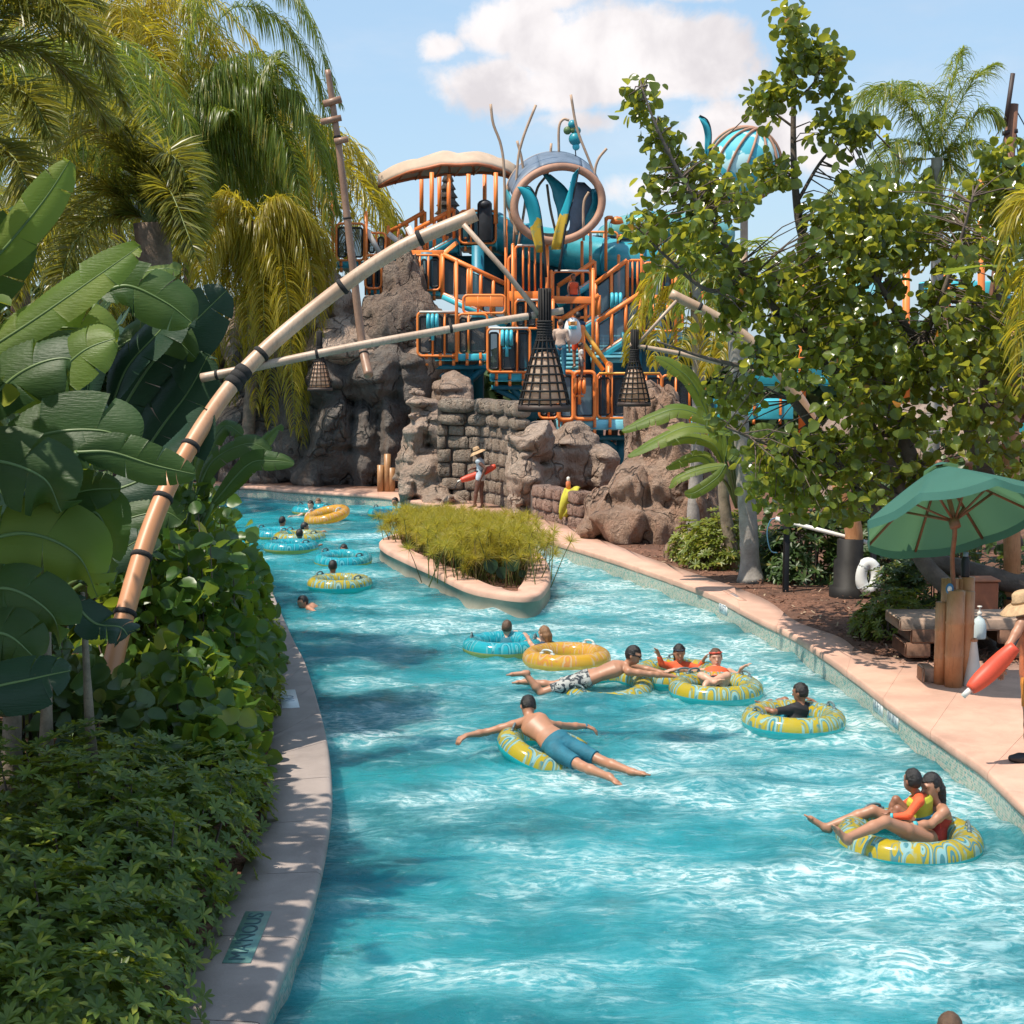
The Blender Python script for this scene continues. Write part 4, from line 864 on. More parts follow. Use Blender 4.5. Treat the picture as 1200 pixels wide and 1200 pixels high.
for k, (cx, cy_, Y, mt, lab) in enumerate(((215, 170, 56, PALMY, 'palm crown filling the gap behind the weeping palm at upper left'), (60, 130, 44, PALM, 'pale green palm at the upper left corner behind the date palm fronds'), (130, 60, 52, PALMY, 'tallest yellow green palm behind the upper left palms'), (20, 300, 26, PALMD, 'shaded low palm behind the big paddle leaves at the left edge'), (318, 225, 58, PALMY, 'thin yellow palm farthest back above the pale rock ridge'))):
    cr = P(cx, cy_, Y); q_ = Y / 38; palm(lab, V(cr[0], Y, GZ), cr, arcs(cr, 22, 3.6 * q_, 1.8 * q_, 2.2 * q_, np.random.RandomState(40 + k)), mt, (.22, .16), 1.0 * q_, 150, .028 * q_, 2.4)
YD_ = 21
cr = P(178, 262, YD_)
palm('date palm with arching plume fronds and a short brown trunk behind the big banana leaves', V(cr[0], YD_, GZ), cr,
     [px(p, YD_, d_) for p, d_ in (([(150, 190), (90, 140), (0, 150), (-80, 220)], -.1), ([(185, 200), (195, 180), (215, 200), (225, 250)], -.2), ([(160, 170), (120, 130), (60, 150), (10, 230)], -.5), ([(140, 230), (90, 200), (40, 230), (0, 310)], -.4), ([(200, 240), (215, 250), (222, 290)], -.3), ([(150, 250), (110, 260), (80, 300), (70, 350)], -.4), ([(190, 230), (200, 225), (230, 300)], -.6), ([(170, 200), (150, 160), (110, 150), (50, 190)], .5), ([(160, 180), (110, 110), (40, 110), (-30, 160)], .4), ([(150, 220), (100, 240), (50, 280), (20, 350)], .3))],
     PALMD, (.19, .24), .56, 300, .019, .5, plume=.5, fwd=.75, bark=BARK, rr=.024)
cr = P(-60, 110, 17)
palm('date palm frond tips arching in from the top left edge', V(cr[0], 17, GZ), cr, [px(p, 17, d_) for p, d_ in (([(0, 20), (60, 20), (110, 60), (150, 130)], 0), ([(-20, 60), (40, 60), (90, 100), (130, 150)], .3), ([(-30, 0), (10, -50), (70, -40), (120, 10)], .2), ([(-20, 100), (30, 110), (60, 160)], -.3), ([(-20, 160), (20, 190), (40, 260)], -.3), ([(-20, 20), (40, -10), (90, 20), (130, 80)], -.2))], PALMD, (.2, .2), .52, 300, .017, .6, plume=.5, fwd=.75, rr=.022)
# right hand palms
cr = P(1098, 185, 31)
palm('queen palm with an upright spear and thin arching fronds against the sky at right', V(cr[0], 31, GZ), cr,
     [px(p, 31, d_) for p, d_ in (([(1105, 140), (1120, 80), (1128, 58)], 0), ([(1110, 150), (1140, 95), (1165, 75)], .2), ([(1120, 165), (1150, 130), (1172, 140)], -.1), ([(1118, 175), (1150, 170), (1165, 230)], -.3), ([(1075, 140), (1040, 100), (1000, 170)], -.2), ([(1070, 130), (1030, 105), (990, 130)], .3), ([(1080, 170), (1045, 170), (1020, 240)], -.4), ([(1060, 190), (1010, 200), (960, 235)], .2), ([(1110, 190), (1130, 220), (1138, 290)], -.5), ([(1090, 130), (1075, 100), (1050, 110)], .4), ([(1085, 210), (1060, 250), (1050, 320)], -.5))],
     PALM, (.16, .11), .8, 150, .017, 2.2, bark=BARKG)
cr = P(815, 330, 33)
palm('golden palm with hanging fronds beside the right end of the orange tower', V(cr[0], 33, GZ), cr,
     [px(p, 33, d_) for p, d_ in (([(790, 305), (760, 330), (742, 400)], -.2), ([(800, 330), (775, 370), (765, 430)], -.4), ([(830, 310), (860, 330), (870, 400)], 0), ([(800, 300), (775, 310), (752, 360)], .2), ([(810, 350), (800, 400), (790, 440)], -.5), ([(840, 330), (850, 380), (842, 430)], -.4), ([(780, 340), (748, 380), (735, 425)], .3), ([(820, 290), (800, 280), (770, 300)], .4), ([(835, 350), (835, 400), (825, 440)], -.4))],
     PALMY, (.15, .12), .62, 90, .035, 2.4, bark=BARKG)
cr = P(1250, 330, 16)
palm('golden palm frond tips drooping in at the right edge', V(cr[0], 16, GZ), cr, [px(p, 16, d_) for p, d_ in (([(1225, 300), (1200, 330), (1188, 430)], 0), ([(1230, 320), (1205, 370), (1196, 460)], -.1), ([(1225, 240), (1190, 250), (1175, 330)], .1), ([(1235, 260), (1205, 230), (1186, 270)], .2))], PALMY, (.15, .12), .5, 60, .022, 1.8)
# grey palm trunk among the right shrubs
t = thing('palm_tree', 'smooth grey palm trunk standing beside the young banana plant', 'palm', G(880, 682, GZ)); b0 = G(880, 682, GZ)
mb = MB(); c = catmull([b0, P(876, 600, b0[1]), P(868, 500, b0[1]), P(862, 400, b0[1]), P(860, 330, b0[1])], 60); mb.tube(c, np.interp(np.arange(60), [0, 4, 60], [.26, .17, .12]) * (1 + .05 * (np.arange(60) % 4 == 0)), 14); mb.build('trunk', BARKG, t, True)
ml = MB(); ms = MB()
for a in arcs(c[-1], 9, 1.6, .8, .6, np.random.RandomState(3)): frond(ml, ms, [c[-1]] + a, .5, 50, .03, 1.4)
ml.build('crown', PALM, t); ms.build('frond_stalk', STEM, t, True)

# ---------------------------------------------------------------- big paddle leaves
def paddle(mb, ms, pts, W, roll=0.0, face=None, n=64, fold=.3, split=.16, ripple=.0035, rs=RS, stalk=None):
    """banana like blade along the midrib pts, torn between some of its side veins"""
    c = catmull(pts, n + 1); t = nrm(np.gradient(c, axis=0)); f = nrm(face if face is not None else V(0, -1, .6))
    side = nrm(np.cross(t, f)); f = np.cross(side, t)
    if roll: a = radians(roll); side, f = side * cos(a) + f * sin(a), f * cos(a) - side * sin(a)
    s = np.linspace(0, 1, n + 1); w = W / 2 * np.clip(np.sin(pi * np.clip(.05 + s * .93, 0, 1)), 0, 1) ** .62; w[-1] *= .12
    for sg in (-1, 1):
        i = 0
        while i < n:
            j = min(n, i + (rs.randint(4, 12) if rs.rand() < split else rs.randint(12, 30)))
            dz = rs.normal(0, .035) * W; m = 5; g = []
            for k in range(i, j + 1):
                e = (k - (i + j) / 2) / max(1, (j - i) / 2); row = []; sw = -.02 * e * W
                for u in np.linspace(0, 1, m):
                    q = c[k] + side[k] * sg * w[k] * u * (1 - .02 * abs(e)) + f[k] * (w[k] * u * fold - w[k] * u * u * fold * 1.5 + dz * u * u * 2 + ripple * (-1) ** k * u) + t[k] * (u * w[k] * .28 + sw * u * u)
                    row.append(q)
                g.append(row)
            mb.grid(g); i = j
    ms.tube(c, np.linspace(.018, .004, n + 1) * (W / .5) ** .5, 6)
    if stalk is not None: ms.tube(catmull([stalk, lerp(stalk, c[0], .6) + V(0, 0, .08), c[0]], 10), np.linspace(.04, .022, 10), 7)
def paddlemat(name, c1, c2, tr, tw=.35):
    m, n, out = newmat(name); tc = n.n('ShaderNodeTexCoord').outputs['Object']; g = n.n('ShaderNodeNewGeometry')
    r_ = g.outputs['Random Per Island']; c = n.mix(r_, c1, c2); c = n.mix(n.math('MULTIPLY', n.step(n.noise(tc, 2.5, 4), .35, .7), .5), c, cl(c1, .7))
    sp_ = n.step(n.noise(tc, 16, 4, .7), .66, .74); c = n.mix(n.math('MULTIPLY', sp_, .5), c, (.16, .12, .04))
    b = n.n('ShaderNodeBsdfPrincipled', {'Base Color': c, 'Roughness': .47, 'Specular IOR Level': .35}); tn = n.n('ShaderNodeBsdfTranslucent', {'Color': n.mix(r_, tr, cl(tr, .7))})
    bn = n.n('ShaderNodeBump', {'Height': n.noise(n.mapping(tc, (1, 1, 6), rot=(.4, .2, 0)), 14, 3), 'Strength': .25, 'Distance': .02}); n.set(b.inputs['Normal'], bn.outputs[0])
    mx = n.n('ShaderNodeMixShader', {0: tw}); n.set(mx.inputs[1], b.outputs[0]); n.set(mx.inputs[2], tn.outputs[0]); n.set(out.inputs[0], mx.outputs[0]); return m
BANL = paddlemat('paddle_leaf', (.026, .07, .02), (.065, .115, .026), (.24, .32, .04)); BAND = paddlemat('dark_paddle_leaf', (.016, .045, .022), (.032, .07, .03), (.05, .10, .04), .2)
BANY = paddlemat('bright_paddle_leaf', (.09, .16, .03), (.19, .24, .045), (.44, .52, .05), .45); MIDR = M('leaf_midrib', (.11, .17, .05), .45, .15, 5)
def paddle_plant(label, base, leaves, trunks, name='banana_plant', cat='plant', wmul=1.0, split=.2):
    t = thing(name, label, cat, base)
    for px_, W, mt, roll, face in leaves:
        mb = MB(); ms = MB(); pts = [P(*q) for q in px_]; W = W * wmul
        st = V(base[0], base[1], min(pts[0][2] - .3, base[2] + 1.2)) if px_[0][2] < 90 else None
        paddle(mb, ms, pts, W, roll, face, stalk=st, split=split); lo__ = mb.build('leaf', mt, t); ms.build('leaf_stalk', MIDR, lo__, True)
    mb = MB()
    for pts, r0, r1 in trunks: trunk(mb, [V(*p) for p in pts], r0, r1, 10, 14, .08)
    mb.build('trunk', M('banana_trunk', (.22, .17, .12), .8, .35, 5, bump=.6), t, True); return t
UPF = V(-.3, -.5, .8)
def lf(pl, Y, W, mt=BANL, roll=0, dy=0.0, face=UPF):
    return ([(a, b, Y + dy * k) for k, (a, b) in enumerate(pl)], W, mt, roll, face)
b1 = V(-4.1, 12.2, GZ)
paddle_plant('huge banana like plant at left edge with broad paddle leaves in front of the palms', b1, [
    lf([(-30, 330), (15, 280), (55, 230), (82, 188)], 11.6, .25, BANY, 10, 0.0, V(.35, -1, .25)), lf([(-30, 420), (40, 375), (105, 330), (165, 288)], 11.4, .30, BANY, -10, 0.0, V(-.1, -1, .9)), lf([(-10, 470), (60, 440), (100, 410), (135, 396)], 11.2, .38, BANY, -30),
    lf([(115, 345), (150, 335), (195, 355), (225, 378)], 11.9, .34, BANL, -40), lf([(-20, 545), (50, 510), (120, 505), (160, 525)], 10.9, .45, BANL, -30), lf([(60, 520), (100, 480), (130, 500), (150, 530)], 11.3, .36, BANL, 10),
    lf([(90, 530), (130, 530), (180, 545), (229, 556)], 10.8, .24, BANL, -55), lf([(0, 610), (50, 590), (100, 575), (142, 572)], 11.0, .26, BANL, -40), lf([(-20, 420), (40, 390), (90, 385), (138, 402)], 11.6, .38, BANY, -50),
    lf([(-40, 500), (20, 440), (75, 420), (105, 440)], 11.2, .46, BANL, -20), lf([(-40, 640), (30, 625), (90, 650), (115, 700)], 10.7, .46, BANY, -45), lf([(-60, 560), (-10, 540), (50, 560), (72, 600)], 10.6, .44, BANL, -30),
    lf([(70, 620), (110, 600), (130, 640), (128, 690)], 11.0, .36, BANL, -40), lf([(-60, 400), (-20, 330), (5, 290), (35, 240)], 12.2, .42, BANL, 10, 0.0, V(.3, -1, .25)), lf([(-50, 700), (10, 690), (60, 720), (72, 760)], 10.4, .34, BANL, -30), lf([(-60, 840), (-20, 810), (40, 795), (82, 786)], 9.7, .30, BAND, -25), lf([(80, 700), (110, 730), (140, 735), (150, 745)], 10.8, .3, BAND, 20), lf([(-30, 740), (10, 745), (45, 775)], 10.2, .32, BANL, -30)],
    [((-4.1, 12.2, GZ), (-4.05, 12.2, 1.4), (-3.9, 12.1, 2.6)) and ([(-4.1, 12.2, GZ), (-4.05, 12.2, 1.4), (-3.9, 12.1, 3.4)], .13, .015), ([(-3.75, 12.0, GZ), (-3.72, 12.0, 1.2), (-3.62, 11.9, 3.0)], .10, .015), ([(-3.3, 12.1, GZ), (-3.38, 12.1, 1.1), (-3.42, 12.1, 2.5)], .08, .015)], wmul=1.3)
b2 = V(-5.0, 16.3, GZ)
paddle_plant('dark bird of paradise plant with nearly black upright leaves behind the bamboo pole base', b2, [
    lf([(120, 520), (175, 430), (225, 380), (266, 340)], 17.2, .62, BAND, 10, 0.0, V(.2, -1, .2)), lf([(130, 480), (150, 430), (190, 385), (215, 350)], 16.6, .6, BAND, -10), lf([(150, 560), (190, 500), (220, 460), (245, 415)], 17.0, .58, BAND, 20, 0.0, V(.2, -1, .1)), lf([(100, 480), (110, 420), (140, 380), (160, 350)], 16.5, .55, BAND, 10),
    lf([(120, 580), (170, 560), (215, 525), (245, 480)], 15.7, .5, BAND, -20), lf([(110, 680), (140, 650), (165, 640), (180, 650)], 15.2, .36, BAND, 10), lf([(105, 640), (140, 612), (190, 600), (215, 612)], 15.5, .3, BANL, -30), lf([(90, 680), (125, 655), (150, 640), (170, 628)], 14.8, .34, BAND, -30), lf([(120, 420), (160, 395), (195, 390), (230, 420)], 16.9, .4, BANL, -40), lf([(90, 400), (150, 330), (190, 315), (212, 318)], 17.0, .3, BANY, 0), lf([(100, 500), (70, 440), (50, 400), (40, 360)], 16.4, .5, BAND, 0), lf([(80, 600), (60, 540), (70, 480), (90, 440)], 16.0, .5, BAND, 20), lf([(60, 640), (20, 600), (-10, 560), (-30, 520)], 15.8, .5, BAND, 0)],
    [([(-5.0, 16.3, GZ), (-4.9, 16.3, 1.4), (-4.6, 16.3, 3.0)], .12, .07), ([(-4.4, 16.1, GZ), (-4.4, 16.1, 1.3), (-4.2, 16.1, 2.6)], .1, .06)], 'bird_of_paradise', wmul=1.25)
b3 = V(-3.9, 17.5, GZ)
paddle_plant('small paddle leaved plant showing past the bamboo pole, against the dark cliff', b3, [
    lf([(240, 600), (280, 560), (310, 520), (330, 497)], 17.4, .24, BANL, -20), lf([(250, 590), (290, 545), (320, 540), (345, 543)], 17.2, .24, BANL, -40), lf([(230, 580), (250, 540), (290, 520), (318, 530)], 17.3, .3, BANL, -20), lf([(240, 590), (240, 540), (262, 500), (285, 510)], 17.5, .3, BANL, 0), lf([(225, 560), (230, 500), (240, 460), (262, 450)], 17.7, .3, BANL, 0)],
    [([(-3.9, 17.5, GZ), (-3.7, 17.5, 1.2), (-3.5, 17.4, 2.2)], .08, .05)])
b4 = G(862, 668, GZ)
paddle_plant('young banana plant with torn yellow green leaves in front of the huge boulder', b4, [
    lf([(845, 560), (822, 535), (780, 548)], 27.2, .34, BANY, -20, 0.0, V(-.2, -1, .45)), lf([(850, 500), (800, 480), (765, 488), (728, 505)], 27.2, .5, BANY, -30, 0.0, V(-.2, -1, .45)), lf([(858, 510), (810, 500), (770, 515), (735, 535)], 26.9, .5, BANY, -40, 0.0, V(-.2, -1, .45)), lf([(850, 545), (820, 550), (795, 560), (784, 572)], 26.8, .3, BANY, -30, 0.0, V(-.2, -1, .45)), lf([(848, 545), (835, 520), (805, 513), (780, 522)], 27.5, .32, BANY, -20, 0.0, V(-.2, -1, .45)), lf([(850, 545), (840, 560), (815, 577), (802, 578)], 26.6, .26, BANY, 20, 0.0, V(-.2, -1, .45)), lf([(850, 540), (855, 500), (850, 470), (835, 455)], 27.6, .4, BANY, 0, 0.0, V(-.2, -1, .45)), lf([(850, 540), (815, 455), (790, 430), (768, 418)], 27.8, .36, BANY, 0, 0.0, V(-.2, -1, .45)), lf([(855, 540), (880, 510), (900, 505), (915, 520)], 27.2, .36, BANY, 0, 0.0, V(-.2, -1, .45))],
    [([b4, P(850, 600, b4[1]), P(846, 545, b4[1])], .13, .09)], wmul=.85, split=.75)
b5 = V(8.0, 20.6, GZ)
paddle_plant('banana leaf poking in at the right edge above the round leaved tree', b5, [lf([(1290, 330), (1230, 318), (1160, 312), (1105, 320)], 17.6, .42, BANY, -25), lf([(1260, 330), (1240, 280), (1225, 240)], 17.8, .4, BANY, 0), lf([(1270, 330), (1250, 300), (1230, 360)], 17.6, .3, BANY, 20)], [([(8.0, 20.6, GZ), (7.6, 19.5, 2.5), (7.0, 18.0, 5.2)], .12, .07)])

# ---------------------------------------------------------------- leafy shrubs
a = np.linspace(0, 2 * pi, 11)[:-1]
RLV = np.vstack([[[0, 0, 0]], np.stack([.5 + .5 * np.cos(a), .52 * np.sin(a) * (1 - .12 * np.cos(a)), .16 * np.abs(np.sin(a)) - .10 * np.cos(a)], 1)]); RLV[0] = (.42, 0, -.05); RLV[1] = (1.04, 0, -.17)
RLT = [[0, 1 + k, 1 + (k + 1) % 10] for k in range(10)]
OLV = np.array([[0, 0, 0], [.3, .13, .03], [.3, 0, -.02], [.3, -.13, .03], [.72, .15, .02], [.72, 0, -.05], [.72, -.15, .02], [1, 0, -.1]]); OLT = [[0, 2, 1], [0, 3, 2], [4, 5, 7], [5, 6, 7]]; OLQ = [[1, 2, 5, 4], [2, 3, 6, 5]]
def scatter_round(mb, pos, size, rs, hang=.6, lean=None):
    k = len(pos); x = nrm(rs.normal(0, 1, (k, 3)) * V(1, 1, .5) + V(0, 0, -hang)); nv = nrm(rs.normal(0, 1, (k, 3)) + V(-.3, -.5, .7) * (1 if lean is None else lean)); mb.inst(RLV, None, RLT, pos, frames(nv, x), size * rs.uniform(.65, 1.2, k))
def whorls(mb, pos, up, size, rs, per=7, tilt=.45):
    """rosettes of long leaflets, umbrella like"""
    k = len(pos); up = nrm(up); e1 = nrm(np.cross(up, rnd_dirs(k, rs))); e2 = np.cross(up, e1)
    for j in range(per):
        a = 2 * pi * j / per + rs.rand(k) * .5; h = e1 * np.cos(a)[:, None] + e2 * np.sin(a)[:, None]; x = nrm(h + up * rs.normal(tilt, .22, (k, 1))); nv = up - h * .3
        mb.inst(OLV, OLQ, OLT, pos, frames(nv, x), size * rs.uniform(.75, 1.15, k))
HEDGE = leafmat('hedge_leaf', (.045, .10, .014), (.16, .215, .024), (.42, .44, .03), .44, .34, (.30, .31, .03), .12)
GRAPE = leafmat('round_hedge_leaf', (.035, .095, .02), (.09, .17, .03), (.34, .42, .03), .36, .4, (.28, .28, .03), .1)
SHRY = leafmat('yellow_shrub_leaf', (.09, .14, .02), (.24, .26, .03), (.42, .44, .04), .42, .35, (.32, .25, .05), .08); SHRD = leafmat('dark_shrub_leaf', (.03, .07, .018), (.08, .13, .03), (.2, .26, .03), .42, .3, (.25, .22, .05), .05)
def hull_points(k, boxes, rs):
    """points near the top and front of overlapping mounds (cx, cy, rx, ry, h)"""
    out = []; up = []; wts = np.array([b[2] * b[3] for b in boxes]); wts = wts / wts.sum()
    for b, m in zip(boxes, rs.multinomial(k, wts)):
        d_ = nrm(rs.normal(0, 1, (m, 3)) * V(1, 1, 1)); d_[:, 2] = np.abs(d_[:, 2]); r = rs.uniform(.72, 1.02, (m, 1)); r += .1 * np.sin(d_[:, :1] * 9 + b[0] * 5) * np.cos(d_[:, 1:2] * 8)
        out.append(V(b[0], b[1], GZ) + d_ * r * V(b[2], b[3], b[4])); up.append(nrm(d_ + V(0, 0, .6) + rs.normal(0, .25, (m, 3))))
    return np.vstack(out), np.vstack(up)
def mound(name, label, boxes, k, size, mat, kind='whorl', seed=1, cat='shrub', group=None, per=7):
    rs = np.random.RandomState(seed); p, u = hull_points(k, boxes, rs); t = thing(name, label, cat, (boxes[0][0], boxes[0][1], GZ), group=group); mb = MB()
    if kind == 'whorl': whorls(mb, p, u, size, rs, per)
    else: scatter_round(mb, p, size, rs, .1)
    mb.build('foliage', mat, t); mb = MB()
    for q in p[:: max(1, len(p) // 90)]: 
        b = V(lerp(q[0], boxes[0][0], .25), lerp(q[1], boxes[0][1], .15), GZ); mb.tube(catmull([b, lerp(b, q, .6) + V(.03, 0, .05), q], 6), np.linspace(.014, .005, 6), 5)
    mb.build('stems', BARKB, t, True); return t
mound('umbrella_hedge', 'dense dark green hedge of small umbrella leaved shrubs filling the lower left corner', [(-2.9, 9.0, 1.0, 1.2, .95), (-3.6, 9.6, 1.1, 1.2, 1.15), (-2.75, 10.3, .75, 1.2, 1.0), (-3.9, 10.8, 1.1, 1.2, 1.35), (-2.6, 11.6, .62, 1.2, .95), (-3.3, 11.9, .9, 1.0, 1.2), (-2.45, 8.2, .7, .9, .75), (-3.3, 8.2, .9, .9, .9), (-2.55, 12.9, .5, .9, .8), (-3.1, 10.9, .8, 1, 1.2)], 4200, .10, HEDGE, 'whorl', 3, per=8)
mound('sea_grape_hedge', 'round leaved hedge with glossy yellow green leaves at the foot of the bamboo pole', [(-3.1, 14.4, .7, 1.0, 1.35), (-3.7, 15.6, .8, 1.2, 2.2), (-3.35, 16.2, .7, 1.2, 2.3), (-3.9, 17.2, .8, 1.1, 2.9), (-2.7, 13.6, .42, .7, 1.0), (-4.5, 16.6, .9, 1.0, 2.7), (-3.3, 17.4, .6, .9, 2.0)], 3400, .18, GRAPE, 'round', 5)
mound('bank_shrub', 'yellow green shrub at the far end of the left bank, in front of tube riders', [(-3.5, 18.6, .62, 1.2, 2.2), (-4.0, 20.0, .7, 1.2, 2.3), (-4.6, 21.8, .75, 1.2, 2.4)], 1700, .17, GRAPE, 'round', 8)
mound('bank_shrub', 'leafy shrub spilling over the left path near the lone swimmer', [(-3.15, 17.1, .5, 1.0, 1.0), (-3.45, 19.6, .5, 1.0, 1.1), (-4.2, 22.5, .6, 1.1, 1.3), (-2.9, 15.4, .4, .9, .85)], 1200, .11, SHRY, 'whorl', 9, per=6)
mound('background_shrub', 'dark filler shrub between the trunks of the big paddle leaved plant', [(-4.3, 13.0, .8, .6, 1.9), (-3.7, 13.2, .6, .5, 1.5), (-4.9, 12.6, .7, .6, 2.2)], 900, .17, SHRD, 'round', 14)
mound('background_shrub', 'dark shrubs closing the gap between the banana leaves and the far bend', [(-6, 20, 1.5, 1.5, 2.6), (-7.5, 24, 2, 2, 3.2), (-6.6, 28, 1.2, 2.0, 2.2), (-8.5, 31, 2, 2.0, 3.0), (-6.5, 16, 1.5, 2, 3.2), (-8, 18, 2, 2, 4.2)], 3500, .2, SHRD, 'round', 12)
for k, (lab, bx, nn, sz, mt, kd) in enumerate((
    ('low yellow green shrub beside the young banana plant and low boulder', [(4.0, 29.2, .75, .6, 1.15), (3.6, 30.2, .5, .5, .8)], 420, .14, SHRY, 'whorl'),
    ('broad leaved shrub behind the white pole and its black posts', [(5.4, 27.4, .9, .7, 1.5), (6.4, 27.0, .8, .7, 1.7), (4.7, 27.8, .5, .5, .9)], 700, .17, SHRD, 'whorl'),
    ('bright shrub beside the white rescue ring, left of the umbrella', [(5.55, 21.7, .5, .45, .75), (6.0, 21.3, .45, .4, .6), (5.2, 22.0, .3, .3, .5)], 420, .11, SHRY, 'whorl'),
    ('dense shrub behind the umbrella pole and bamboo posts', [(6.6, 23.2, .9, .7, 1.3), (7.5, 22.6, .8, .7, 1.2), (5.9, 23.4, .5, .5, 1.0)], 700, .12, SHRD, 'whorl'),
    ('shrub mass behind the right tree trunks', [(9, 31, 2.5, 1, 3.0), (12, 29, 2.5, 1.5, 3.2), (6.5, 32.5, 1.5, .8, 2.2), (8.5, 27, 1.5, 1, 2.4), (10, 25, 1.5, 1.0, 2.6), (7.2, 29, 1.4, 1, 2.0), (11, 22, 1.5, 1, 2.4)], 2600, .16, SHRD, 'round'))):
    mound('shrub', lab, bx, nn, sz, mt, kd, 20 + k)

# ---------------------------------------------------------------- round leaved tree on the right
TREEL = leafmat('round_tree_leaf', (.04, .085, .02), (.15, .19, .03), (.58, .56, .05), .2, .48, (.50, .17, .03), .004)
rs = np.random.RandomState(31)
T1 = thing('round_leaf_tree', 'wide tree with round glossy leaves and a tall bare leader over the right bank', 'tree', V(7.3, 22, GZ)); mb = MB()
BR = [([(1215, 690, 22), (1140, 670, 22), (1060, 640, 22), (1000, 560, 21.8), (930, 470, 21.5)], .17, .06), ([(1165, 770, 21), (1120, 700, 21), (1080, 655, 21.2), (1066, 600, 21.6), (1020, 500, 21.4), (960, 420, 21.2), (880, 330, 21), (835, 265, 20.8)], .15, .03),
      ([(1080, 570, 21.5), (1040, 470, 21.8), (990, 380, 22), (945, 290, 22), (932, 220, 22), (930, 120, 22), (937, 10, 22)], .12, .018), ([(1190, 640, 22.5), (1150, 540, 22.3), (1110, 440, 22), (1060, 380, 21.8), (1010, 300, 21.6)], .13, .03), ([(1150, 520, 22.3), (1160, 400, 22), (1180, 300, 21.8), (1200, 220, 21.6)], .1, .03), ([(1060, 590, 21.6), (980, 540, 21), (900, 520, 20.6), (850, 500, 20.4)], .06, .015), ([(960, 420, 21.2), (890, 430, 21), (830, 420, 20.8), (770, 400, 20.6)], .05, .012), ([(880, 330, 21), (830, 340, 20.8), (780, 300, 20.6), (745, 265, 20.4)], .04, .01),
      ([(835, 265, 20.8), (800, 210, 20.7), (770, 150, 20.6), (752, 102, 20.6)], .035, .01), ([(932, 240, 22), (970, 180, 22), (1020, 150, 21.9)], .03, .01), ([(931, 150, 22), (905, 130, 22), (890, 115, 22)], .02, .008), ([(931, 120, 22), (955, 95, 22), (975, 60, 22)], .02, .008), ([(1040, 470, 21.8), (1090, 380, 21.2), (1120, 300, 21), (1140, 230, 20.8)], .06, .015)]
segs = []
for pl, r0, r1 in BR:
    c = catmull([P(*q) for q in pl], 30); mb.tube(c, np.linspace(r0, r1, 30), 9); segs.append(c)
bp = np.vstack(segs); ml = MB()
CL = [((868, 222), (42, 26), 42), ((905, 200), (22, 22), 14), ((950, 330), (110, 110), 240), ((1060, 330), (140, 130), 320), ((1160, 300), (70, 130), 160), ((925, 470), (95, 85), 190), ((1040, 480), (140, 90), 250), ((1150, 460), (80, 90), 130), ((855, 410), (50, 50), 44), ((915, 550), (45, 40), 34), ((970, 560), (80, 50), 74), ((860, 470), (30, 30), 12), ((1090, 240), (90, 50), 60), ((795, 290), (45, 35), 30), ((850, 245), (50, 45), 40), ((760, 265), (28, 16), 14), ((775, 185), (22, 45), 26), ((752, 115), (14, 22), 12), ((820, 215), (26, 40), 26), ((1180, 220), (40, 50), 40), ((930, 28), (16, 24), 15), ((936, 70), (16, 22), 14), ((908, 112), (20, 16), 12), ((968, 65), (13, 18), 11), ((895, 125), (14, 20), 10), ((985, 150), (28, 22), 20), ((1020, 150), (14, 16), 9), ((965, 95), (16, 26), 12), ((880, 300), (70, 50), 70), ((1000, 240), (80, 40), 45)]
tw = MB()
for (cx, cy_), (rx, ry), k in CL:
    for _ in range(k):
        a_, r_ = rs.rand() * 2 * pi, math.sqrt(rs.rand()); Yk = rs.normal(21.4, .9 if rx > 40 else .3); p = P(cx + rx * r_ * cos(a_), cy_ + ry * r_ * sin(a_), Yk)
        j = np.argmin(((bp - p) ** 2).sum(1)); q = bp[j]
        if rx > 40 and vnoise(p[None] * V(1, .35, 1), 1.15, 3)[0] < .41 + .07 * rs.rand(): continue
        m_ = rs.randint(5, 11); pp = p + rs.normal(0, .10, (m_, 3)); scatter_round(ml, pp, .135, rs, .9)
        if np.linalg.norm(q - p) < 1.6: tw.tube([q, lerp(q, p, .5) + rs.normal(0, .04, 3) + V(0, 0, .06), p], [.012, .008, .004], 4, cap=False)
mb.build('trunk', M('tree_bark', (.13, .10, .08), .85, .3, 5, bump=.7), T1, True); ml.build('crown', TREEL, T1); tw.build('twigs', BARKB, T1)
# trees behind the park, closing the horizon
def far_tree(x, y, h, r, k, seed, mat, label, grp):
    rs = np.random.RandomState(seed); t = thing('background_tree', label, 'tree', (x, y, GZ), group=grp); mb = MB(); trunk(mb, [V(x, y, GZ), V(x + .2, y, h * .5), V(x, y, h * .8)], .3, .1); mb.build('trunk', BARKB, t, True); ml = MB()
    cs = [(V(x, y, h * .62) + nrm(rs.normal(0, 1, 3)) * V(r, r, h * .32) * rs.uniform(.3, 1), rs.uniform(.35, .6) * r) for _ in range(16)]
    for c_, q in cs: 
        d_ = nrm(rs.normal(0, 1, (k // 16, 3))); scatter_round(ml, c_ + d_ * q * rs.uniform(.5, 1, (k // 16, 1)), .55, rs, .2)
    ml.build('crown', mat, t)
FAR = leafmat('far_leaf', (.03, .065, .02), (.07, .12, .03), (.15, .2, .03), .6, .25)
fl = ['low dark tree on the skyline behind the tower', ]
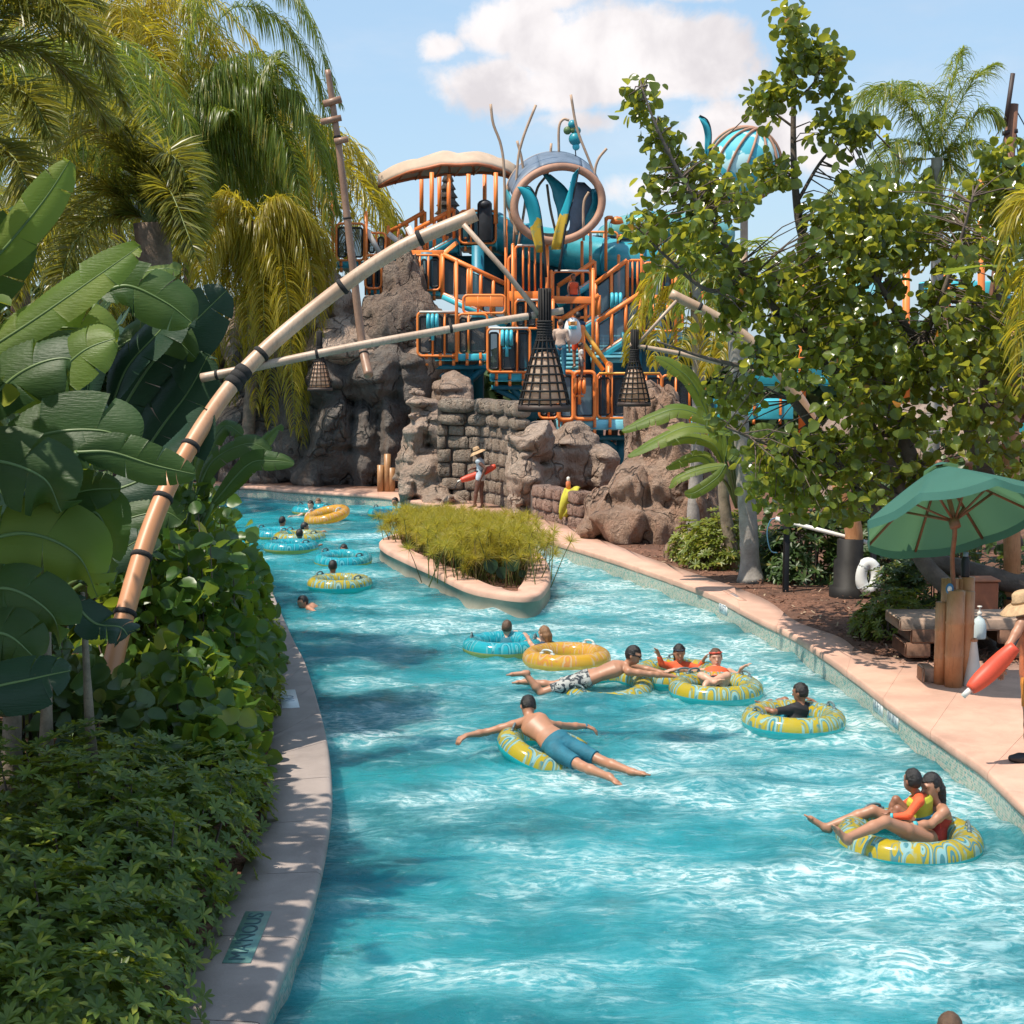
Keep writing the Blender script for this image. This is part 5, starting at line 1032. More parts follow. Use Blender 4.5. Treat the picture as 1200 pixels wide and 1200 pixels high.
for k, (x, y, h, r) in enumerate(((-9, 66, 5.2, 3.5), (-4.5, 70, 4.8, 3), (0, 72, 4.6, 3.2), (4.5, 70, 5, 3), (9, 72, 5.5, 3.5), (14, 68, 6.0, 3.5), (19, 66, 7.0, 4), (24, 64, 7, 4), (-15, 60, 8, 4), (-20, 56, 9, 4.5), (-26, 60, 10, 5), (-13.5, 50, 6.5, 3), (30, 60, 8, 5), (17, 48, 4.2, 3), (-36, 60, 10, 6), (38, 62, 10, 6), (12, 57, 4.2, 3), (7, 60, 4.4, 3))):
    far_tree(x, y, h, r, 900, 100 + k, FAR, 'dark leafy tree on the skyline beyond the water park', 'trees on the skyline')
t = thing('shade_tree', 'leafy tree beyond the left edge that shades the left path', 'tree', V(-6.6, 12.5, GZ)); rs = np.random.RandomState(61); mb = MB(); tt_ = MB()
trunk(mb, [V(-6.8, 12.5, GZ), V(-6.6, 12.4, 2.4), V(-6.2, 12.3, 5)], .2, .08)
for k in range(150):
    hz_ = rs.uniform(3.6, 7.0); yk = rs.uniform(5.5, 13.5); xm = min(-1.68 - .45 * hz_, -yk / 3 - .45); c_ = V(rs.uniform(max(xm - 1.6, -1.75 - .45 * hz_ - 1.6), xm), yk, hz_); q = V(-6.3, lerp(12.3, c_[1], .3), 4.2)
    if k % 5 < 2 or xm < -1.9 - .45 * hz_ - 1.3: continue
    mb.tube(catmull([q, lerp(q, c_, .5) + V(0, 0, .25), c_], 8), np.linspace(.04, .012, 8), 5); m_ = 46; scatter_round(tt_, c_ + rs.normal(0, .24, (m_, 3)), .2, rs, .3)
mb.build('trunk', BARKB, t, True); tt_.build('crown', HEDGE, t)
# ---------------------------------------------------------------- papyrus island
isl = catmull([G(a_, b_, DZ + .02) for a_, b_ in ((637, 689), (630, 695), (612, 697), (585, 694), (548, 686), (510, 668), (474, 652), (452, 641), (447, 632))] + [V(-2.5, 34.6, DZ + .02), V(-1.6, 35.6, DZ + .02), V(-.7, 35.5, DZ + .02), V(0, 34.4, DZ + .02), V(.45, 32, DZ + .02), V(.68, 29.5, DZ + .02), V(.66, 27.4, DZ + .02), G(637, 689, DZ + .02)], 170)[:-1]
ctr = isl.mean(0); PL = thing('planter_island', 'long boat shaped concrete planter island in the middle of the river', 'planter', (ctr[0], ctr[1], 0))
_ys = np.linspace(isl[:, 1].min(), isl[:, 1].max(), 40); _mid = np.array([np.mean([isl[np.abs(isl[:, 1] - y) < .5][:, 0].min(), isl[np.abs(isl[:, 1] - y) < .5][:, 0].max()]) for y in _ys])
_cy = np.clip(isl[:, 1], isl[:, 1].min() + .9, isl[:, 1].max() - 1.2); _c = np.stack([np.interp(_cy, _ys, _mid), _cy, isl[:, 2]], 1); nv = nrm((isl - _c) * V(1, 1, 0))
prof = [(.10, -.4), (.03, -.06), (0, .22), (.03, .225), (.03, .30), (0, .335), (-.05, .35), (-.42, .35), (-.45, .33), (-.46, .1)]
g = [[V(p[0], p[1], 0) + nn * a_ + V(0, 0, b_) for a_, b_ in prof[3:]] for p, nn in zip(isl, nv)]; g.append(g[0]); mb = MB(); mb.grid(g); mb.build('rim', DECK, PL, True)
g = [[V(p[0], p[1], 0) + nn * a_ + V(0, 0, b_) for a_, b_ in prof[:4]] for p, nn in zip(isl, nv)]; g.append(g[0]); mb = MB(); mb.grid(g); mb.build('side_wall', concrete('planter_plaster', (.40, .33, .25)), PL)
mb = MB(); mb.poly(np.array([V(p[0], p[1], .2) - nn * .44 for p, nn in zip(isl, nv)])); mb.build('soil', MULCH, PL)
PAP = leafmat('papyrus_ray', (.20, .19, .02), (.50, .42, .05), (.78, .66, .07), .5, .45, (.45, .36, .12), .15); PAPS = leafmat('papyrus_stem', (.07, .10, .02), (.14, .16, .03), (.14, .2, .03), .5, .2, (.25, .17, .08), .15)
rs = np.random.RandomState(77); n_p = 0
for k in range(34):
    tpar = (k + .5) / 34; y = lerp(27.4, 34.4, tpar); xs = [p[0] for p in isl if abs(p[1] - y) < .7]; xl, xr = min(xs) + .5, max(xs) - .5
    if xr < xl: xl = xr = (xl + xr) / 2
    base = V(lerp(xl, xr, rs.rand()), y, .22); t = thing('papyrus_clump', 'clump of feathery yellow green papyrus growing in the planter island', 'papyrus', base, group='papyrus clumps in the planter island')
    ml = MB(); ms = MB(); m_ = 26
    for j in range(m_):
        b = base + V(rs.normal(0, .24), rs.normal(0, .3), 0); h = rs.uniform(.38, .88) * (1.18 - .4 * tpar); d_ = nrm(V(rs.normal(0, .25), rs.normal(0, .25), 1)); tip = b + d_ * h
        ms.tube(catmull([b, lerp(b, tip, .6) + V(0, 0, .03), tip], 5), np.linspace(.011, .006, 5), 4, cap=False)
        q = 90; dd = nrm(rnd_dirs(q, rs) + d_ * .55); strips(ml, np.repeat(tip[None], q, 0), dd, rs.uniform(.14, .27, q), .0065, .5, 2)
    ml.build('foliage', PAP, t); ms.build('stems', PAPS, t, True)
mb = MB(); ms = MB(); t = thing('taro_plant', 'dark heart leaved plant at the near end of the papyrus planter', 'plant', G(604, 668, .22))
for a_, b_, w_ in ((575, 655, .26), (600, 650, .3), (588, 664, .22), (612, 668, .14)):
    q = P(a_, b_, 27.3); mb.inst(RLV, None, RLT, [q], frames(np.array([[-.2, -1, .3]]), np.array([[.1, -.2, -1.0]])), np.array([w_])); ms.tube(catmull([G(604, 676, .22), q + V(0, .1, -.2), q], 6), .01, 5)
mb.build('leaf_blades', BAND, t); ms.build('stems', STEM, t, True)
# mulch chips and fallen leaves
rs = np.random.RandomState(9); mb = MB(); k = 2600; tq = rs.rand(k); s_ = rs.rand(k) ** 1.3
c0 = ri[35:110]; ii = (tq * (len(c0) - 1)).astype(int); pos = c0[ii] + np.stack([.15 + s_ * 2.6, rs.normal(0, .3, k), 0 * s_], 1); pos[:, 2] = GZ + .012 + np.clip(s_, 0, .2) * .3
mb.inst(np.array([[-.5, -.18, 0], [.5, -.14, .02], [.5, .15, 0], [-.5, .16, .03]]), [[0, 1, 2, 3]], None, pos, frames(nrm(rs.normal(0, .35, (k, 3)) + V(0, 0, 1)), rnd_dirs(k, rs)), rs.uniform(.03, .1, k))
o = mb.build('mulch', leafmat('bark_chip', (.09, .035, .02), (.32, .16, .10), (.1, .05, .03), .85, .05, (.42, .30, .2), .12)); tag(o, 'loose red brown bark chips covering the bed beside the pavement', 'mulch', kind='stuff')
# ================================================================= bamboo lamp poles and lanterns
def bamboomat(name, c1, c2, low=None):
    m, n, out = newmat(name); tc = n.n('ShaderNodeTexCoord').outputs['Object']
    c = n.mix(n.step(n.noise(tc, 2.5, 5, .65), .3, .7), c1, c2); c = n.mix(n.math('MULTIPLY', n.step(n.noise(n.mapping(tc, (9, 9, 1.2)), 5, 4, .6), .5, .7), .4), c, cl(c1, .5))
    if low is not None: c = n.mix(n.step(n.math('ADD', n.n('ShaderNodeSeparateXYZ', {0: tc}).outputs[2], n.noise(tc, 1.5, 3)), low, low + 1.3), n.mix(n.noise(tc, 3, 3), (.46, .18, .07), (.56, .27, .13)), c)
    b = n.n('ShaderNodeBsdfPrincipled', {'Base Color': c, 'Roughness': .42}); n.set(out.inputs[0], b.outputs[0]); return m
BAM = bamboomat('weathered_bamboo', (.42, .29, .20), (.54, .40, .30)); BAMO = bamboomat('orange_bamboo', (.46, .19, .08), (.58, .28, .13)); BAMP = bamboomat('two_tone_bamboo', (.44, .28, .18), (.56, .40, .28), 3.0); BAMD = bamboomat('brown_bamboo', (.24, .13, .08), (.34, .20, .13)); BAMG = bamboomat('golden_bamboo', (.36, .17, .07), (.46, .25, .11))
ROPE = M('black_rope', (.018, .016, .015), .8, .3, 30, bump=.5); IRON = M('black_iron', (.014, .012, .011), .6, .3, 8, spec=.3)
def lash(mb, p, t, r, h=.05, k=1):
    for j in range(k):
        q = p + nrm(t) * (j - (k - 1) / 2) * h * .9; mb.tube([q - nrm(t) * h / 2, q, q + nrm(t) * h / 2], [r * 1.1, r * 1.2, r * 1.1], 14)
def lamp_pole(label, main, arm, stay, bands, r0, r1, ra, pm=None):
    c = catmull([P(*q) for q in main], 60); t = thing('lamp_pole', label, 'lamp pole', c[0]); mb = MB(); rr_ = np.linspace(r0, r1, 60); mb.tube(c, rr_, 18)
    k = int(len(c) * .45); o = mb.build('bamboo_pole', pm, t, True); tt = nrm(np.gradient(c, axis=0)); mb = MB()
    for f in bands: i = int(f * 59); mb = MB(); lash(mb, c[i], tt[i], rr_[i], .05); mb.build('lashing', ROPE, t, True)
    if arm is None: return t
    ca = catmull([P(*q) for q in arm], 30); ta = nrm(np.gradient(ca, axis=0)); m2 = MB(); m2.tube(ca, np.linspace(ra, ra * .72, 30), 14); m2.build('cross_arm', BAM, t, True)
    for f in (.12, .42, .72, .9): mb = MB(); lash(mb, ca[int(f * 29)], ta[int(f * 29)], ra * (1 - .28 * f), .03); mb.build('lashing', ROPE, t, True)
    mb = MB(); mb.tube([P(*q) for q in stay], .028, 10); mb.build('stay_rod', BAM, t, True)
    i = np.argmin(((c - ca[5]) ** 2).sum(1)); mb = MB(); lash(mb, c[i], tt[i], rr_[i], .09, 3); mb.build('rope_joint', ROPE, t, True); return t
def lantern(label, px_, top, bot, Y, wpx, par=None):
    s = Y / F; a = P(px_, top, Y); b = P(px_, bot, Y); H = a[2] - b[2]; R = wpx * s / 2; t = thing('basket_lantern', label, 'lantern', b)
    z = lambda f: b[2] + H * f
    prof = [(R, .0), (R * .98, .06), (R * .92, .12), (R * .80, .22), (R * .66, .34), (R * .50, .46), (R * .36, .55), (R * .27, .62), (R * .24, .70), (R * .23, 1.0)]
    mb = MB()
    for k in range(14):
        an = 2 * pi * k / 14; mb.tube([V(b[0] + r * cos(an), b[1] + r * sin(an), z(f)) for r, f in prof], [.0115] * 8 + [.010, .008], 5)
    for f in np.arange(.10, .60, .068):
        r = np.interp(f, [p[1] for p in prof], [p[0] for p in prof]); mb.tube([V(b[0] + r * cos(q), b[1] + r * sin(q), z(f)) for q in np.linspace(0, 2 * pi, 28, endpoint=False)], .013, 6, closed=True)
    mb.build('basket_cage', IRON, t, True)
    mb = MB(); mb.lathe([(R * .9, 0), (R * 1.04, 0), (R * 1.05, H * .035), (R, H * .055), (R * .9, H * .055), (R * .9, 0)], 28, o=b); mb.build('bottom_rim', M('rim_wood', (.05, .028, .02), .6, .3), t, True)
    mb = MB(); mb.lathe([(R * .02, H * .06), (R * .86, H * .07), (R * .80, H * .16), (R * .58, H * .38), (R * .44, H * .47), (.001, H * .49)], 20, o=b); mb.build('lamp_shade', LSH, t, True)
    mb = MB(); mb.lathe([(R * .30, H * .60), (R * .27, H * .66), (R * .26, H * .72), (R * .2, H * .74)], 16, o=b)
    for f in np.arange(.60, .74, .022): mb.tube([V(b[0] + R * .275 * cos(q), b[1] + R * .275 * sin(q), z(f)) for q in np.linspace(0, 2 * pi, 16, endpoint=False)], .012, 5, closed=True)
    mb.build('rope_neck', ROPE, t, True)
    mb = MB(); mb.tube([V(b[0], b[1], z(.6)), V(b[0], b[1], z(1.0))], R * .21, 14); mb.build('hanger_post', IRON, t, True); return t
m, n, out = newmat('lantern_shade'); LSH = m; tc = n.n('ShaderNodeTexCoord').outputs['Object']; b = n.n('ShaderNodeBsdfPrincipled', {'Base Color': n.mix(n.noise(tc, 6, 4), (.92, .66, .48), (.95, .76, .60)), 'Roughness': .7}); tn = n.n('ShaderNodeBsdfTranslucent', {'Color': (.95, .66, .46)}); mx = n.n('ShaderNodeMixShader', {0: .6}); n.set(mx.inputs[1], b.outputs[0]); n.set(mx.inputs[2], tn.outputs[0]); n.set(out.inputs[0], mx.outputs[0])
Y1 = 16.4
lamp_pole('big curved bamboo lamp pole leaning out over the river from the left hedge', [(112, 880, Y1 - 2.6), (140, 745, Y1 - 2.2), (180, 610, Y1 - 1.5), (225, 520, Y1 - .9), (285, 436, Y1 - .3), (370, 360, Y1), (465, 293, Y1), (558, 251, Y1)], [(236, 443, Y1 - .12), (290, 432, Y1 - .16), (420, 405, Y1 - .1), (560, 380, Y1), (660, 364, Y1 + .1)], [(543, 263, Y1 - .1), (592, 318, Y1), (632, 368, Y1)], (.10, .17, .24, .33, .44, .62, .77, .90), .098, .072, .05, BAMP)
lantern('large black basket lantern with a peach shade hanging in the middle of the river view', 638, 338, 482, Y1, 60)
Y2 = 25.6
t = lamp_pole('second bamboo lamp pole rising from the right bank through the tree, with an orange base', [(995, 700, Y2), (1000, 640, Y2), (985, 575, Y2), (950, 490, Y2), (900, 420, Y2), (850, 378, Y2), (786, 344, Y2)], [(905, 440, Y2 - .1), (860, 429, Y2 - .1), (800, 415, Y2), (738, 404, Y2)], [(793, 352, Y2 - .05), (770, 378, Y2), (748, 402, Y2)], (.3, .5, .68, .8, .92), .12, .08, .05, BAMP)
mb = MB(); c = [G(992, 699, GZ), P(996, 655, Y2)]; mb.tube(catmull([P(998, 655, Y2 - .02), P(1000, 620, Y2 - .02), P(983, 560, Y2 - .02)], 12), .15, 16); mb.build('orange_sleeve', BAMO, t, True)
mb = MB(); e = P(995, 699, Y2); mb.lathe([(.34, 0), (.34, .18), (.27, .2), (.27, .62), (.22, .66), (.22, .98), (.17, 1.0)], 18, o=(e[0], e[1], GZ)); mb.build('iron_socket', IRON, t, False)
lantern('smaller black basket lantern hanging beside the right end of the orange tower', 743, 386, 476, Y2, 38)
Y3 = 40
t = lamp_pole('third slanting bamboo pole in front of the rock spire beyond the first pole', [(432, 440, Y3 - .6), (424, 400, Y3), (412, 300, Y3), (398, 180, Y3), (384, 82, Y3)], None, None, (.2, .6, .8), .12, .075, .06, BAMD)
mb = MB(); mb.tube([P(379, 122, Y3 - .1), P(400, 116, Y3 - .1)], .09, 10); mb.build('rope_joint', BAMD, t, True); mb = MB(); mb.tube([P(376, 143, Y3 - .1), P(400, 138, Y3 - .1)], .08, 10); mb.build('rope_joint', BAMD, t, True); mb = MB(); mb.tube([P(392, 166, Y3 - .1), P(408, 163, Y3 - .1)], .08, 10); mb.build('rope_joint', BAMD, t, True)
lantern('third basket lantern, half hidden by palm fronds in front of the shaded cliff', 375, 388, 458, Y3, 28)
t = thing('bamboo_pole', 'tall orange bamboo pole standing behind the umbrella at the right edge', 'pole', G(1186, 745, GZ)); e = G(1186, 745, GZ); mb = MB()
mb.tube([e, P(1186, 640, e[1]), P(1184, 520, e[1]), P(1188, 350, e[1])], .12, 14); mb.build('pole', BAMO, t, True); mb = MB()
for yy in (700, 600, 500): mb = MB(); lash(mb, P(1186, yy, e[1]), V(0, 0, 1), .12, .04); mb.build('lashing', ROPE, t, True)
t = thing('wooden_posts', 'three cut bamboo posts of different heights leaning on the shaded cliff', 'posts', G(450, 575, DZ)); e = G(450, 576, DZ)
for x, y0 in ((446, 545), (454, 532), (459, 548)):
    mb = MB(); mb.tube([P(x, 578, e[1]), P(x, y0, e[1])], .1, 12); mb.build('post', BAMG, t, True)

# ================================================================= lifeguard station
GRN = M('green_canvas', (.055, .27, .22), .75, .12, 2.5); UMW = M('umbrella_wood', (.22, .085, .04), .5, .25, 6)
m, n, out = newmat('umbrella_canvas'); tc = n.n('ShaderNodeTexCoord').outputs['Object']; c = n.mix(n.noise(tc, 3, 4), (.04, .155, .135), (.06, .21, .18)); b = n.n('ShaderNodeBsdfPrincipled', {'Base Color': c, 'Roughness': .8}); tn = n.n('ShaderNodeBsdfTranslucent', {'Color': (.16, .32, .15)}); mx = n.n('ShaderNodeMixShader', {0: .42}); n.set(mx.inputs[1], b.outputs[0]); n.set(mx.inputs[2], tn.outputs[0]); n.set(out.inputs[0], mx.outputs[0]); UMC = m
YU = 18.6; foot = G(1118, 803, DZ); YU = foot[1]
t = thing('umbrella', 'green market umbrella with wooden ribs shading the lifeguard post on the right', 'umbrella', foot)
top = P(1101, 546, YU); ax = nrm(V(-.13, .46, .86)); hub = top - ax * .74; e1 = nrm(np.cross(ax, V(0, 1, 0))); e2 = np.cross(ax, e1); RU = 1.10
rimz = .66; A = []; nseg = 8
def upt(q, f):
    a_ = q * 2 * pi / nseg; k = (q % 1); sag = 1 - .075 * sin(pi * k); r = RU * f * sag; drop = rimz * (f ** 1.12) + .05 * sin(pi * k) * f * f
    return top + e1 * r * cos(a_ + .25) + e2 * r * sin(a_ + .25) - ax * drop
mb = MB(); qs = np.arange(0, nseg + .001, .125); mb.grid([[upt(q, f) for f in np.linspace(.0, 1, 12)] for q in qs]); mb.grid([[upt(q, f) - ax * (.0 + .09 * (f - 1) / .02 * 0 + .1 * i) for i, f in enumerate((1, 1.002))] for q in qs]); o = mb.build('canopy', UMC, t, True)
mb = MB(); mb.grid([[upt(q, f) + ax * .05 for f in np.linspace(0, .2, 4)] for q in qs]); mb.build('vent_cap', UMC, t, True)
for k in range(nseg):
    mb = MB(); mb.bar(upt(k, .03) - ax * .045, upt(k, .99) - ax * .03, .022, .03); mb.bar(hub + nrm(upt(k, .5) - hub) * .05, upt(k, .55) - ax * .05, .02, .026); mb.build('rib', UMW, t)
mb = MB(); mb.tube(catmull([P(1121, 735, YU), P(1116, 660, YU), hub, top], 20), .03, 10); mb.build('pole', UMW, t, True)
mb = MB(); mb.tube([hub - ax * .07, hub + ax * .05], .065, 12); mb.ball(top + ax * .03, .05, 10); mb.build('hub', UMW, t, True)
t = thing('bamboo_stand', 'cluster of thick cut bamboo posts holding the umbrella pole', 'stand', foot)
for x, y0, y1, r, dy in ((1102, 706, 800, .085, .1), (1117, 692, 806, .11, -.06), (1131, 693, 802, .085, .05), (1112, 678, 798, .085, .22), (1124, 678, 798, .075, .3), (1131, 676, 800, .08, .26), (1107, 678, 796, .075, .32)):
    q = P(x, y1, YU + dy); c = [V(q[0], q[1], DZ - .02)] + [V(q[0], q[1], lerp(DZ, P(x, y0, YU + dy)[2], f)) for f in (.3, .32, .34, .64, .66, .68, 1)]
    mb = MB(); mb.tube(c, [r, r, r * 1.07, r, r, r * 1.07, r, r], 16); mb.build('post', BAMO, t, True)
def bottle(name, label, px_, py, Y, prof, mat, cat='bottle', parts=()):
    q = P(px_, py, Y); t = thing(name, label, cat, q); mb = MB(); mb.lathe(prof, 18, o=q); mb.build('body', mat, t, True)
    for nm, pf, mt in parts: mb = MB(); mb.lathe(pf, 14, o=q); mb.build(nm, mt, t, True)
    return t
bottle('water_bottle', 'black metal water bottle standing on top of the bamboo posts', 1131, 676, YU + .26, [(0, 0), (.05, 0), (.052, .02), (.052, .2), (.035, .25), (.028, .26)], BLK, parts=(('cap', [(.03, .255), (.032, .26), (.032, .31), (0, .315)], GRY),))
mm, n, out = newmat('clear_plastic'); b = n.n('ShaderNodeBsdfPrincipled', {'Base Color': (.62, .72, .74), 'Roughness': .15}); b.inputs['Alpha'].default_value = .8; n.set(out.inputs[0], b.outputs[0]); CLR = mm
WHP = M('white_plastic', (.72, .68, .62), .35, .06)
bottle('sanitizer_bottle', 'clear pump bottle of sanitizer on the timber bench beside the white cone', 1147, 748, YU + .9, [(0, 0), (.085, 0), (.09, .02), (.09, .18), (.06, .25), (.025, .28), (.022, .31)], CLR, parts=(('pump', [(.022, .30), (.03, .31), (.03, .34), (.012, .35), (.012, .40), (.03, .405), (.03, .42), (0, .425)], WHP),))
q = G(1139, 803, DZ); t = thing('white_cone', 'slim white megaphone cone standing on the pavement right of the bamboo posts', 'cone', q); mb = MB(); mb.lathe([(.0, .0), (.125, 0), (.12, .02), (.045, .54), (.05, .55), (.04, .57), (0, .57)], 22, o=q); mb.build('body', WHP, t, True); mb = MB(); mb.lathe([(.04, .545), (.052, .55), (.05, .58), (.035, .585), (.03, .56)], 18, o=q); mb.build('mouthpiece', BAMO, t, True)
TIM = M('weathered_timber', (.38, .26, .19), .8, .25, 4, bump=.4); TIM2 = M('brown_timber', (.20, .10, .06), .8, .3, 5, bump=.4)
t = thing('timber_bench', 'low bench of stacked weathered timbers behind the bamboo posts', 'bench', G(1100, 780, DZ)); e = G(1100, 778, DZ)
mb = MB(); mb.box(V(e[0] + .5, e[1] + .5, DZ + .50), (2.0, .8, .16), None, .02); mb.build('seat', TIM, t)
for dx, dz, w in ((-.25, .1, .34), (.2, .1, .3), (1.2, .1, .4), (-.1, .29, .5), (1.1, .29, .6)):
    mb = MB(); mb.box(V(e[0] + dx, e[1] + .45, DZ + dz + .06), (w, .7, .2), None, .02); mb.build('support_block', TIM2, t)
q = G(1085, 798, DZ); b = thing('timber_offcut', 'short timber block lying on the pavement at the foot of the bench', 'timber block', q); mb = MB(); mb.box(q + V(0, 0, .1), (.16, .3, .2), None, .02); mb.build('block', TIM, b)
q = G(1158, 765, DZ); b = thing('storage_box', 'rusty orange storage box behind the sanitizer bottle', 'box', q); mb = MB(); mb.box(V(q[0] + .02, q[1] + .55, DZ + .46), (.42, .4, .92), None, .02); mb.build('box_body', M('rust_orange', (.40, .12, .05), .65, .2, 3), b); mb = MB(); mb.box(V(q[0] + .02, q[1] + .55, DZ + .935), (.46, .44, .03), None, .008); mb.build('lid', M('rust_lid', (.48, .17, .08), .6, .2, 3), b)
q = P(1113, 690, YU - .08); b = thing('wall_clip', 'small blue and white clip badge on the bamboo posts', 'badge', q); mb = MB(); mb.ball(q, .05, 12, (1, .35, 1.4)); mb.build('clip_body', M('blue_plastic', (.03, .15, .3), .4, .1), b, True); mb = MB(); mb.ball(q + V(-.005, -.016, 0), .03, 10, (1, .3, 1.2)); mb.build('clip_face', WHP, b, True)
# safety pole on posts, rescue ring
e1_ = G(920, 694, GZ); e2_ = P(1020, 672, 24.6); PR = thing('pole_rack', 'two black posts carrying the white safety pole above the mulch bed', 'rack', e1_)
for x, y0, y1 in ((920.5, 598, 694), (1022, 628, 700)):
    ee = G(x, y1, GZ); mb = MB(); mb.box(V(ee[0], ee[1], lerp(GZ - .05, P(x, y0, ee[1])[2], .5)), (.1, .1, P(x, y0, ee[1])[2] - GZ + .05), None, .012); mb.build('post', BLK, PR)
sp = thing('safety_pole', 'white shepherd crook safety pole resting across two black posts', 'safety pole', P(912, 608, 24.9)); mb = MB(); ya = G(920, 694, GZ)[1]; yb = G(1022, 700, GZ)[1]; mb.tube([P(909, 607.5, ya - .1), P(1046, 643.5, yb - .1)], .035, 12); mb.build('pole', M('white_paint', (.75, .72, .68), .35, .05), sp, True)
mb = MB(); mb.tube(catmull([P(910, 607, ya - .1), P(903, 610, ya - .1), P(899, 625, ya - .1), P(903, 645, ya - .1), P(911, 648, ya - .1)], 16), .012, 6); mb.build('hook', M('blue_hook', (.08, .2, .3), .4, .1), sp, True)
q = P(1017, 676, yb - .2); rg = thing('rescue_ring', 'white rescue ring hanging from the black post beside the bright shrub', 'rescue ring', q); mb = MB(); mb.tube([q + V(.13 * cos(a_) + .01, .04 * sin(a_), .22 * sin(a_)) for a_ in np.linspace(0, 2 * pi, 28, endpoint=False)], .105, 12, closed=True); mb.build('ring_body', M('white_foam', (.70, .70, .68), .5, .06), rg, True)
mb = MB()
for a_ in (.8, 2.3, 3.9, 5.4): c_ = q + V(.13 * cos(a_) + .01, .04 * sin(a_), .22 * sin(a_)); t_ = nrm(V(-.13 * sin(a_), 0, .22 * cos(a_))); mb.tube([c_ - t_ * .02, c_ + t_ * .02], .107, 12)
mb.build('band', M('grey_band', (.4, .42, .42), .5, .1), rg, True)
# towel and bottle on the block wall
tw_ = P(665, 588, 37.0); t = thing('towel', 'yellow green towel hanging over the low reddish block wall', 'towel', tw_); yw = G(665, 614, DZ)[1]
g = [[P(lerp(xa, xb, u), yy + 2 * sin(u * 6), yw - off + .03 * sin(u * 9 + k)) for u in np.linspace(0, 1, 10)] for k, (xa, xb, yy, off) in enumerate(((663, 680, 573, -.1), (661, 679, 573, .06), (658, 675, 582, .12), (656, 672, 592, .13), (655, 669, 600, .12), (655, 663, 607, .11)))]
mb = MB(); mb.grid(g); o = mb.build('towel_cloth', M('lime_cloth', (.50, .46, .05), .9, .12, 6), t, True); sm = o.modifiers.new('thick', 'SOLIDIFY'); sm.thickness = .03
bottle('spray_bottle', 'small white and orange bottle standing on the low block wall', 666, 574, yw + .1, [(0, 0), (.06, 0), (.06, .18), (.03, .22)], M('orange_liquid', (.65, .2, .08), .3, .1), parts=(('cap', [(.03, .21), (.04, .22), (.04, .3), (.0, .32)], WHP),))
# ================================================================= inflatable tubes
def tubemat(name, top, top2, bot, line):
    m, n, out = newmat(name); tc = n.n('ShaderNodeTexCoord').outputs['Object']; sp_ = n.n('ShaderNodeSeparateXYZ', {0: tc})
    phi = n.math('ARCTAN2', sp_.outputs[1], sp_.outputs[0]); r_ = n.math('SQRT', n.math('ADD', n.math('MULTIPLY', sp_.outputs[0], sp_.outputs[0]), n.math('MULTIPLY', sp_.outputs[1], sp_.outputs[1])))
    cv = n.n('ShaderNodeCombineXYZ', {0: n.math('MULTIPLY', n.math('COSINE', phi), 2.2), 1: n.math('MULTIPLY', n.math('SINE', phi), 2.2), 2: n.math('MULTIPLY', n.math('SUBTRACT', r_, .46), 2.4)}).outputs[0]
    vo = n.n('ShaderNodeTexVoronoi', {'Vector': cv, 'Scale': 1.9}, feature='F1').outputs['Distance']
    arcs_ = n.math('SINE', n.math('MULTIPLY', vo, 34.0)); nz = n.noise(cv, 1.4, 3)
    ln = n.step(arcs_, .45, .6); pale = n.math('MULTIPLY', n.step(n.math('SINE', n.math('MULTIPLY', vo, 17.0)), .2, .35), n.step(nz, .40, .46))
    c = n.mix(pale, top, top2); c = n.mix(n.math('MULTIPLY', ln, n.step(nz, .42, .5)), c, line)
    up_ = n.step(sp_.outputs[2], -.012, .0); c = n.mix(up_, bot, c)
    b = n.n('ShaderNodeBsdfPrincipled', {'Base Color': c, 'Roughness': .16}); b.inputs['Coat Weight'].default_value = .5
    t = n.n('ShaderNodeBsdfTranslucent', {'Color': c}); mx = n.n('ShaderNodeMixShader', {0: .38}); n.set(mx.inputs[1], b.outputs[0]); n.set(mx.inputs[2], t.outputs[0])
    tr = n.n('ShaderNodeBsdfTransparent', {'Color': n.mix(.5, c, (1, 1, 1))}); m2 = n.n('ShaderNodeMixShader', {0: .24}); n.set(m2.inputs[1], mx.outputs[0]); n.set(m2.inputs[2], tr.outputs[0]); n.set(out.inputs[0], m2.outputs[0]); return m
TYC = tubemat('tube_yellow_cyan', (.78, .55, .03), (.45, .74, .78), (.02, .62, .72), (.12, .36, .42)); TCY = tubemat('tube_cyan_yellow', (.03, .56, .68), (.22, .68, .76), (.66, .56, .12), (.02, .32, .44)); TYY = tubemat('tube_amber', (.86, .50, .05), (.84, .60, .34), (.88, .58, .05), (.86, .36, .10))
HND = M('tube_handle', (.10, .15, .16), .3, .1); HNW = M('clear_handle', (.5, .55, .55), .25, .05)
